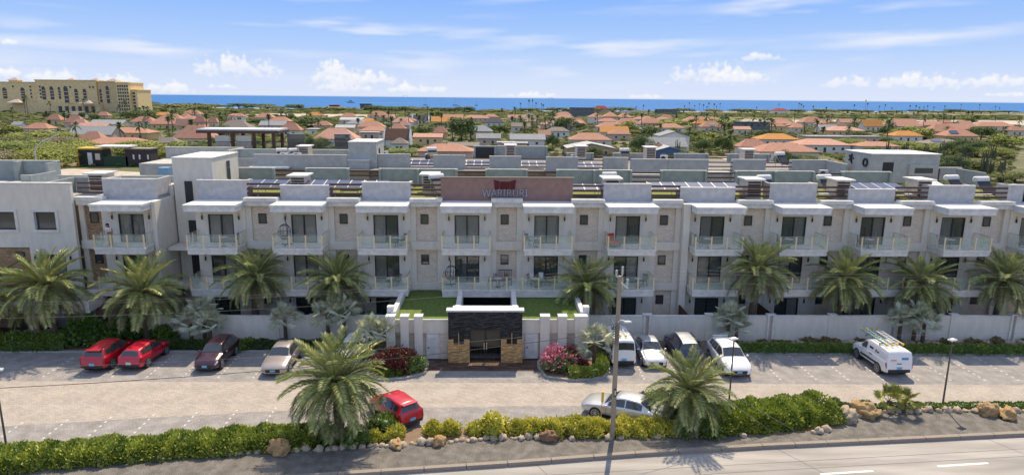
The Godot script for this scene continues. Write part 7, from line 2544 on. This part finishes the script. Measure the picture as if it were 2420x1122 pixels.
func roof_things() -> void:
	# solar arrays: x from, x to, z front, height, label, panels
	for q in [[-22.4, -8.4, -52.0, 11.0, "solar panel row on the roof behind the first three parapets", 14], [12.6, 20.0, -51.9, 11.0, "solar panel row on the roof right of the red-brown sign wall", 7], [29.4, 33.6, -52.2, 11.0, "short solar panel row on the roof between two white-lidded cabinets", 4], [6.3, 9.4, -51.9, 10.8, "solar panels on the roof close beside the sign wall's right end", 3], [-9.2, -6.4, -74.6, 10.6, "solar panels behind the rear parapet gap, left of the middle", 3], [-3.0, -0.4, -74.2, 10.6, "solar panels behind the rear parapet gap in the middle", 3], [3.2, 5.8, -73.8, 10.6, "solar panels behind the rear parapet gap right of the middle", 3], [9.4, 12.0, -73.2, 10.6, "solar panels behind the rear parapet gap left of the plain wall", 3]]:
		var n: int = q[5]
		var w: float = (q[1] - q[0]) / n
		var s := root("solar_array", q[4], "solar panels", Vector3(q[0], 10.22, q[2]))
		var tilt := 0.17
		for i in n:
			var m := MB.new()
			m.obox(Vector3.ZERO, Vector3(w / 2 - 0.025, 0.02, 0.98), Basis(Vector3.RIGHT, tilt))
			var p := put("panel", m.mesh(), M["solar"], s, Vector3(w * (i + 0.5), q[3] - 10.22 + 0.17, -0.98))
			var f := MB.new()
			f.obox(Vector3(-w / 2 + 0.0, 0.01, 0), Vector3(0.03, 0.03, 0.99), Basis(Vector3.RIGHT, tilt))
			put("panel_frame", f.mesh(), M["galv"], p)
		for i in range(0, n + 1, 2):
			var lg := MB.new()
			lg.bar(Vector3(w * i, 0, -0.1), Vector3(w * i, q[3] - 10.24, -0.1), 0.04)
			lg.bar(Vector3(w * i, 0, -1.9), Vector3(w * i, q[3] - 9.93, -1.9), 0.04)
			put("leg", lg.mesh(), M["galv"], s)
	# white-lidded service cabinets
	for q in [[-15.5, -53.6, "white-lidded louvred cabinet on the roof behind the second bay's parapet"], [9.5, -53.0, "white-lidded cabinet on the roof right of the sign wall"], [20.9, -52.9, "tan cabinet with a white tank beside it on the right half of the roof"], [28.2, -53.0, "white-lidded cabinet on the roof above the eighth bay"], [35.1, -53.4, "white-lidded cabinet on the roof above the ninth bay gap"], [-31.6, -54.2, "white-lidded dark cabinet on the left block's roof"], [-5.2, -55.0, "tan cabinet on the roof left of the sign wall"], [-22.4, -80.2, "tan white-lidded cabinet on the back roof left of the square tower"], [11.0, -83.5, "tan white-lidded cabinet on the rear wing roof, middle one of three"], [19.5, -82.5, "tan white-lidded cabinet on the rear wing roof, right one of three"], [2.2, -84.5, "tan white-lidded cabinet on the rear wing roof, left one of three"], [30.8, -80.0, "tan cabinet at the right end of the rear wing roof"]]:
		var c := root("roof_cabinet", q[2], "cabinet", Vector3(q[0], 10.22, q[1]))
		var y := 0.0 if q[1] > -70 else 0.4
		bx("body", c, M["pale_stone"], q[0] - 0.6, q[0] + 0.6, 10.22 + y, 11.75 + y, q[1] - 0.9, q[1] + 0.7)
		bx("lid", c, M["white"], q[0] - 0.8, q[0] + 0.8, 11.75 + y, 11.86 + y, q[1] - 1.1, q[1] + 1.0)
		for k in 6:
			bx("louvre", c, M["frame"], q[0] - 0.5, q[0] + 0.5, 10.5 + y + k * 0.2, 10.62 + y + k * 0.2, q[1] + 0.701, q[1] + 0.73)
	# solar water heaters
	for q in [[-4.6, -53.9, 0.5, "white solar water heater tank on the roof left of the sign wall"], [22.6, -54.6, 0.3, "white solar water heater tank beside the tan cabinet on the right half of the roof"], [28.0, -55.2, 0.2, "white solar water heater tank behind the eighth bay's cabinet"], [39.2, -55.5, 0.25, "white solar water heater tank on the right end of the roof, left one"], [41.0, -54.4, 0.1, "long white solar water heater tank at the right end of the roof, front one"], [34.6, -79.5, 0.3, "white solar water heater tank at the right end of the rear wing roof"], [16.6, -84.0, 0.2, "white solar water heater tank in the middle of the rear wing roof"], [-7.6, -83.0, 0.4, "white solar water heater tank on the rear wing roof right of the square tower"], [9.9, -56.0, 0.2, "white solar water heater tank behind the sixth bay's cabinet"], [-25.0, -79.6, 0.4, "white solar water heater tank on the back left roof, left one"], [-23.6, -79.8, 0.6, "white solar water heater tank on the back left roof, right one"]]:
		var w := root("water_heater", q[3], "water heater", Vector3(q[0], 10.22, q[1]), q[2])
		var y := 1.45
		var t := MB.new()
		t.tube([Vector3(-0.62, y, 0), Vector3(-0.58, y, 0), Vector3(0.58, y, 0), Vector3(0.62, y, 0)], [0.2, 0.27, 0.27, 0.2], 16)
		put("tank", t.mesh(), M["white"], w)
		var pn := MB.new()
		pn.obox(Vector3(0, 0.85, 0.72), Vector3(0.55, 0.03, 0.8), Basis(Vector3.RIGHT, 0.75))
		put("collector", pn.mesh(), M["frame"], w)
		var fr := MB.new()
		for x in [-0.5, 0.5]:
			fr.bar(Vector3(x, 0, 0), Vector3(x, y - 0.2, 0), 0.05)
			fr.bar(Vector3(x, 0, 1.3), Vector3(x, y - 0.2, 0), 0.05)
		put("stand", fr.mesh(), M["galv"], w)
	# condensers
	for q in [[-24.4, -78.6, "grey air-conditioning unit on the back left roof, left of two"], [-22.9, -78.7, "grey air-conditioning unit on the back left roof, right of two"], [-14.0, -86.5, "grey air-conditioning unit behind the square roof tower"], [33.6, -66.5, "white air-conditioning unit beside the emblem wall of the roof house"], [-8.0, -83.0, "grey air-conditioning unit on the rear wing roof, left one"], [10.2, -83.0, "grey air-conditioning unit on the rear wing roof, middle one"], [21.5, -83.2, "grey air-conditioning unit on the rear wing roof, right one"]]:
		var c := root("air_conditioner", q[2], "air conditioner", Vector3(q[0], 10.22, q[1]))
		var m := MB.new()
		m.box(Vector3(-0.45, 0.1, -0.17), Vector3(0.45, 0.9, 0.17))
		var up := 0.0 if q[1] > -70 or q[0] > -20 else 0.4
		put("case", m.mesh(), M["galv"], c, Vector3(0, up, 0))
		var f := MB.new()
		f.tube([Vector3(-0.12, 0.5, 0.17), Vector3(-0.12, 0.5, 0.19)], [0.3, 0.3], 16)
		put("fan_grille", f.mesh(), M["frame"], c, Vector3(0, up, 0))
	tag(bx("roof_hood", self, M["blue_plastic"], -27.6, -26.8, 11.5, 12.1, -56.2, -55.4), "pale blue plastic hood on the left block's roof wall", "hood")
	var tk := root("shade_sail", "small white folded shade on the roof near the right end", "shade", Vector3(36.9, 10.22, -54.5))
	var tm := MB.new()
	tm.quad(Vector3(-0.9, 0.9, 0.6), Vector3(0.9, 0.9, 0.6), Vector3(0.5, 1.35, -0.6), Vector3(-0.5, 1.35, -0.6))
	tm.quad(Vector3(-0.9, 0.88, 0.6), Vector3(-0.5, 1.33, -0.6), Vector3(0.5, 1.33, -0.6), Vector3(0.9, 0.88, 0.6))
	put("cloth", tm.mesh(), M["white"], tk)
	for x in [-0.8, 0.8]:
		bx("leg", tk, M["galv"], 36.9 + x - 0.02, 36.9 + x + 0.02, 10.22, 11.12, -53.95, -53.91)
	for q in [[40.1, -52.9, "pale sun lounger on the roof behind the slats at the far right"], [33.5, -52.8, "pale low table on the roof behind the slats above the ninth gap"], [27.1, -52.8, "pale low table on the roof behind the slats above the eighth gap"], [-11.4, -52.9, "tilted grey table on the roof behind the third gap's slats"]]:
		var t := root("roof_table", q[2], "table", Vector3(q[0], 10.24, q[1]))
		bx("top", t, M["white"], q[0] - 0.7, q[0] + 0.7, 10.62, 10.68, q[1] - 0.35, q[1] + 0.3)
		for x in [-0.6, 0.6]:
			bx("leg", t, M["galv"], q[0] + x - 0.03, q[0] + x + 0.03, 10.24, 10.62, q[1] - 0.05, q[1])


func make_chair() -> Node3D:
	var c := root("balcony_chair", "", "chair")
	var m := MB.new()
	m.obox(Vector3(0, 0.44, 0), Vector3(0.24, 0.02, 0.23), Basis(Vector3.RIGHT, 0.08))
	put("seat", m.mesh(), M["joint"], c)
	var k := MB.new()
	for i in 5:
		k.obox(Vector3(-0.2 + i * 0.1, 0.68, -0.26), Vector3(0.018, 0.22, 0.01), Basis(Vector3.RIGHT, -0.2))
	k.obox(Vector3(0, 0.9, -0.3), Vector3(0.23, 0.02, 0.015), Basis())
	put("backrest", k.mesh(), M["joint"], c)
	for q in [[-1, -1], [1, -1], [-1, 1], [1, 1]]:
		var l := MB.new()
		l.bar(Vector3(q[0] * 0.22, 0.44, q[1] * 0.2), Vector3(q[0] * 0.26, 0, q[1] * 0.25), 0.035)
		put("leg", l.mesh(), M["joint"], c)
	for s in [-1, 1]:
		var a := MB.new()
		a.bar(Vector3(s * 0.25, 0.64, -0.24), Vector3(s * 0.25, 0.64, 0.18), 0.035)
		a.bar(Vector3(s * 0.25, 0.64, 0.18), Vector3(s * 0.25, 0.44, 0.2), 0.03)
		put("armrest", a.mesh(), M["joint"], c)
	return c


func make_table() -> Node3D:
	var t := root("balcony_table", "", "table")
	var m := MB.new()
	m.tube([Vector3(0, 0.70, 0), Vector3(0, 0.73, 0)], [0.33, 0.33], 18)
	put("top", m.mesh(), M["galv"], t)
	var l := MB.new()
	l.tube([Vector3(0, 0, 0), Vector3(0, 0.02, 0), Vector3(0, 0.05, 0), Vector3(0, 0.7, 0)], [0.2, 0.2, 0.03, 0.03], 12)
	put("pedestal", l.mesh(), M["joint"], t)
	return t


func make_egg() -> Node3D:
	var e := root("hanging_egg_chair", "", "chair")
	var s := MB.new()
	var p := []
	var r := []
	for i in 11:
		var a := lerpf(-0.3, 2.7, i / 10.0)
		p.append(Vector3(0, 1.05 - cos(a) * 1.05 + 0.02, -0.45 + sin(a) * -0.25 + maxf(0, a - 1.7) * 0.45))
		r.append(0.03)
	s.tube(p, r, 8)
	for a in [0.0, TAU / 3, TAU * 2 / 3]:
		s.bar(Vector3(0, 0.03, -0.35), Vector3(sin(a) * 0.5, 0.03, -0.2 + cos(a) * 0.5), 0.05)
	put("stand", s.mesh(), M["frame"], e)
	var b := MB.new()
	for k in 12:
		var ph := TAU * k / 12.0
		var q := []
		var rr := []
		for i in 9:
			var th := PI * (0.04 + 0.92 * i / 8.0)
			if sin(ph) > 0.35 and i > 1 and i < 6:
				if q.size() > 1:
					b.tube(q, rr, 4)
				q = []
				rr = []
				continue
			q.append(Vector3(sin(th) * cos(ph) * 0.46, 1.05 + cos(th) * 0.62, sin(th) * sin(ph) * 0.42))
			rr.append(0.016)
		if q.size() > 1:
			b.tube(q, rr, 4)
	for i in [2, 4, 6, 7]:
		var th: float = PI * (0.04 + 0.92 * i / 8.0)
		for k in 16:
			var a0 := TAU * k / 16.0
			var a1 := TAU * (k + 1) / 16.0
			if sin(a0) > 0.35 and i < 6:
				continue
			b.bar(Vector3(sin(th) * cos(a0) * 0.46, 1.05 + cos(th) * 0.62, sin(th) * sin(a0) * 0.42), Vector3(sin(th) * cos(a1) * 0.46, 1.05 + cos(th) * 0.62, sin(th) * sin(a1) * 0.42), 0.025)
	put("basket", b.mesh(), M["frame"], e)
	var c := MB.new()
	c.blob(Vector3(0, 0.68, 0.02), Vector3(0.36, 0.1, 0.32), 8, 14)
	put("cushion", c.mesh(), M["joint"], e)
	return e


func balcony_things() -> void:
	var chair := make_chair()
	var table := make_table()
	var egg := make_egg()
	var where := {2: "top-floor", 1: "first-floor"}
	var ordinal := ["first", "second", "third", "left sign", "right sign", "sixth", "seventh", "eighth", "ninth", "tenth", "last"]
	var cs := [-21.0, -14.65, -8.32, -2.02, 4.22, 10.62, 17.32, 23.87, 30.22, 36.72, 43.2]
	var first := true
	# bay, floor, chair offsets, table offset
	for q in [[0, 2, [1.3], 0.6], [2, 2, [1.35], 0.9], [4, 2, [-1.4], -0.9], [6, 2, [-1.3], -0.7], [7, 2, [-1.4], -0.9], [8, 2, [-1.35, -0.5], -0.9], [9, 2, [-1.45], -0.95], [10, 2, [-1.2], -0.6], [2, 1, [0.9], 0.4], [3, 1, [2.0, 2.9], 2.45], [4, 1, [-1.2, -0.45], -0.8], [5, 1, [1.2], 0.75], [8, 1, [-1.2], -0.7]]:
		var y := 6.8 if q[1] == 2 else 3.6
		for dx in q[2]:
			var lab := "metal armchair on the %s balcony of the %s bay" % [where[q[1]], ordinal[q[0]]]
			if q[2].size() > 1:
				lab += ", left of its pair" if dx == q[2][0] else ", right of its pair"
			var at := Vector3(cs[q[0]] + dx, y, -50.1)
			var turn: float = 0.9 if dx < 0 else -0.9
			if first:
				chair.position = at
				chair.rotation.y = turn
				chair.set_meta("label", lab)
			else:
				copy(chair, at, turn, lab)
			var tl := "small round table on the %s balcony of the %s bay" % [where[q[1]], ordinal[q[0]]]
			if dx == q[2][0]:
				if first:
					table.position = Vector3(cs[q[0]] + q[3], y, -49.7)
					table.set_meta("label", tl)
				else:
					copy(table, Vector3(cs[q[0]] + q[3], y, -49.7), 0.0, tl)
			first = false
	egg.position = Vector3(cs[1] - 1.2, 6.8, -50.0)
	egg.set_meta("label", "black hanging egg chair on the top-floor balcony of the second bay")
	copy(egg, Vector3(cs[3] - 1.2, 3.6, -50.0), 0.2, "black hanging egg chair on the middle first-floor balcony's left end")
	copy(egg, Vector3(cs[8] - 0.2, 3.6, -50.0), -0.2, "black hanging egg chair on the first-floor balcony behind the second right-hand palm")
	# red lounge chair, bench, towels
	var s := root("red_lounge_chair", "red cushioned lounge chair on the top-floor balcony of the sixth bay", "chair", Vector3(cs[5] - 1.25, 6.8, -50.0), 0.7)
	var m := MB.new()
	m.box(Vector3(-0.4, 0.05, -0.4), Vector3(0.4, 0.28, 0.4))
	put("base", m.mesh(), M["joint"], s)
	var k := MB.new()
	k.box(Vector3(-0.38, 0.281, -0.28), Vector3(0.38, 0.42, 0.38))
	put("seat_cushion", k.mesh(), M["red_cloth"], s)
	var bk := MB.new()
	bk.obox(Vector3(0, 0.62, -0.36), Vector3(0.38, 0.34, 0.08), Basis(Vector3.RIGHT, -0.15))
	put("back_cushion", bk.mesh(), M["red_cloth"], s)
	var bn := root("balcony_bench", "dark slatted bench on the middle first-floor balcony", "bench", Vector3(1.0, 3.6, -50.4))
	var bm := MB.new()
	for i in 8:
		bm.box(Vector3(-0.5 + i * 0.14, 0.45, -0.3), Vector3(-0.46 + i * 0.14, 1.1, -0.26))
	bm.box(Vector3(-0.55, 1.1, -0.32), Vector3(0.55, 1.15, -0.24))
	put("backrest", bm.mesh(), M["frame"], bn)
	var sm := MB.new()
	sm.box(Vector3(-0.55, 0.4, -0.3), Vector3(0.55, 0.46, 0.2))
	put("seat", sm.mesh(), M["frame"], bn)
	for x in [-0.5, 0.5]:
		for z in [-0.25, 0.15]:
			var lm := MB.new()
			lm.bar(Vector3(x, 0, z), Vector3(x, 0.4, z), 0.05)
			put("leg", lm.mesh(), M["frame"], bn)
	for q in [[3.05, "white towel hung over the left chair of the middle first-floor balcony"], [3.8, "white towel hung over the right chair of the middle first-floor balcony"]]:
		var tw := MB.new()
		tw.obox(Vector3(0, 0.72, -0.33), Vector3(0.18, 0.26, 0.03), Basis(Vector3.RIGHT, -0.2))
		tw.obox(Vector3(0, 0.98, -0.36), Vector3(0.18, 0.03, 0.06), Basis(Vector3.RIGHT, -0.2))
		tag(put("towel", tw.mesh(), M["white"], self, Vector3(q[0], 3.6, -50.05)), q[1], "towel")
	# cafe loungers
	for q in [[-34.6, "white cushioned bench in the cafe shade, left one"], [-33.3, "white cushioned bench in the cafe shade, right one"]]:
		var l := root("cafe_bench", q[1], "bench", Vector3(q[0], 0.12, -48.4))
		bx("cushion", l, M["white"], q[0] - 0.5, q[0] + 0.5, 0.47, 0.6, -48.7, -48.1)
		bx("frame", l, M["board"], q[0] - 0.5, q[0] + 0.5, 0.3, 0.469, -48.7, -48.1)
		for x in [-0.42, 0.42]:
			bx("leg", l, M["board"], q[0] + x - 0.04, q[0] + x + 0.04, 0.12, 0.3, -48.5, -48.3)
	person()


func person() -> void:
	# someone leaning over the top-floor railing of the left block: one skin through tapered limbs
	var J := [[Vector3(0, 1.02, 0.02), 0.15, Vector3(0, 1.22, 0.10), 0.14], [Vector3(0, 1.22, 0.10), 0.14, Vector3(0, 1.42, 0.24), 0.15], [Vector3(0, 1.46, 0.28), 0.06, Vector3(0, 1.54, 0.34), 0.055], [Vector3(0, 1.62, 0.38), 0.105, Vector3(0, 1.66, 0.38), 0.10], [Vector3(-0.09, 0.98, 0), 0.105, Vector3(-0.10, 0.52, 0.03), 0.068], [Vector3(-0.10, 0.52, 0.03), 0.066, Vector3(-0.11, 0.09, -0.04), 0.042], [Vector3(-0.11, 0.06, -0.04), 0.045, Vector3(-0.12, 0.04, 0.13), 0.035], [Vector3(0.09, 0.98, 0), 0.105, Vector3(0.10, 0.52, 0.01), 0.068], [Vector3(0.10, 0.52, 0.01), 0.066, Vector3(0.11, 0.09, -0.06), 0.042], [Vector3(0.11, 0.06, -0.06), 0.045, Vector3(0.12, 0.04, 0.11), 0.035], [Vector3(-0.17, 1.40, 0.22), 0.055, Vector3(-0.26, 1.15, 0.30), 0.045], [Vector3(-0.26, 1.15, 0.30), 0.042, Vector3(-0.20, 1.02, 0.50), 0.032], [Vector3(0.17, 1.40, 0.22), 0.055, Vector3(0.26, 1.15, 0.30), 0.045], [Vector3(0.26, 1.15, 0.30), 0.042, Vector3(0.20, 1.02, 0.50), 0.032], [Vector3(-0.20, 1.02, 0.50), 0.034, Vector3(-0.15, 1.0, 0.58), 0.02], [Vector3(0.20, 1.02, 0.50), 0.034, Vector3(0.15, 1.0, 0.58), 0.02]]
	var cell := 0.028
	var lo := Vector3(-0.36, -0.02, -0.2)
	var nx := 26
	var ny := 66
	var nz := 31
	var D := PackedFloat32Array()
	D.resize(nx * ny * nz)
	for iy in ny:
		for iz in nz:
			for ix in nx:
				var p := lo + Vector3(ix, iy, iz) * cell
				var d := 9.0
				for j in J:
					var a: Vector3 = j[0]
					var ab: Vector3 = j[2] - a
					var t := clampf((p - a).dot(ab) / ab.length_squared(), 0, 1)
					var e := (p - a - ab * t).length() - lerpf(j[1], j[3], t)
					var h := clampf(0.5 + 0.5 * (e - d) / 0.03, 0, 1)
					d = lerpf(e, d, h) - 0.03 * h * (1.0 - h)
				D[(iy * nz + iz) * nx + ix] = d
	var vid := {}
	var V := []
	for iy in ny - 1:
		for iz in nz - 1:
			for ix in nx - 1:
				var s := 0
				var sum := Vector3.ZERO
				var cnt := 0
				for e in [[0, 0, 0, 1, 0, 0], [0, 0, 0, 0, 1, 0], [0, 0, 0, 0, 0, 1], [1, 0, 0, 1, 1, 0], [1, 0, 0, 1, 0, 1], [0, 1, 0, 1, 1, 0], [0, 1, 0, 0, 1, 1], [0, 0, 1, 1, 0, 1], [0, 0, 1, 0, 1, 1], [1, 1, 0, 1, 1, 1], [1, 0, 1, 1, 1, 1], [0, 1, 1, 1, 1, 1]]:
					var d0 := D[((iy + e[1]) * nz + iz + e[2]) * nx + ix + e[0]]
					var d1 := D[((iy + e[4]) * nz + iz + e[5]) * nx + ix + e[3]]
					if (d0 < 0) != (d1 < 0):
						var t := d0 / (d0 - d1)
						sum += Vector3(e[0], e[1], e[2]).lerp(Vector3(e[3], e[4], e[5]), t)
						cnt += 1
				if cnt > 0:
					vid[Vector3i(ix, iy, iz)] = V.size()
					V.append(lo + (Vector3(ix, iy, iz) + sum / cnt) * cell)
	var st := SurfaceTool.new()
	st.begin(Mesh.PRIMITIVE_TRIANGLES)
	st.set_smooth_group(0)
	for v in V:
		var c := Color(0.30, 0.16, 0.10)
		if v.y > 0.99 and v.y < 1.47 and absf(v.x) < 0.21 and v.z < 0.42:
			c = Color(0.78, 0.76, 0.76)
		if v.y > 0.62 and v.y <= 1.02 and absf(v.x) < 0.21 and v.z < 0.2:
			c = Color(0.33, 0.24, 0.12)
		if v.y > 1.0 and v.y < 1.09 and v.z < 0.3 and absf(v.x) < 0.2:
			c = Color(0.50, 0.12, 0.08)
		st.set_color(c)
		st.add_vertex(v)
	for iy in range(1, ny - 1):
		for iz in range(1, nz - 1):
			for ix in range(1, nx - 1):
				var d0 := D[(iy * nz + iz) * nx + ix]
				for ax in 3:
					var o := Vector3i(1 if ax == 0 else 0, 1 if ax == 1 else 0, 1 if ax == 2 else 0)
					var d1 := D[((iy + o.y) * nz + iz + o.z) * nx + ix + o.x]
					if (d0 < 0) == (d1 < 0):
						continue
					var u := Vector3i(o.z, o.x, o.y)
					var w := Vector3i(o.y, o.z, o.x)
					var p := Vector3i(ix, iy, iz)
					var q := [p - u - w, p - w, p, p - u]
					var ok := true
					for e in q:
						ok = ok and vid.has(e)
					if not ok:
						continue
					var id := [vid[q[0]], vid[q[1]], vid[q[2]], vid[q[3]]]
					if d0 < 0:
						id.reverse()
					for e in [0, 1, 2, 0, 2, 3]:
						st.add_index(id[e])
	st.generate_normals()
	var o := root("person", "person in white top and tan shorts leaning on the left block's top balcony rail", "person", Vector3(-28.75, 6.82, -49.62), 0.25)
	put("body", st.commit(), M["painted"], o)
	var h := MB.new()
	h.col = Color(0.012, 0.01, 0.012)
	h.blob(Vector3(0, 1.68, 0.36), Vector3(0.125, 0.12, 0.125), 8, 12)
	h.blob(Vector3(-0.02, 1.45, 0.22), Vector3(0.12, 0.24, 0.09), 8, 10)
	put("hair", h.mesh(), M["painted"], o)
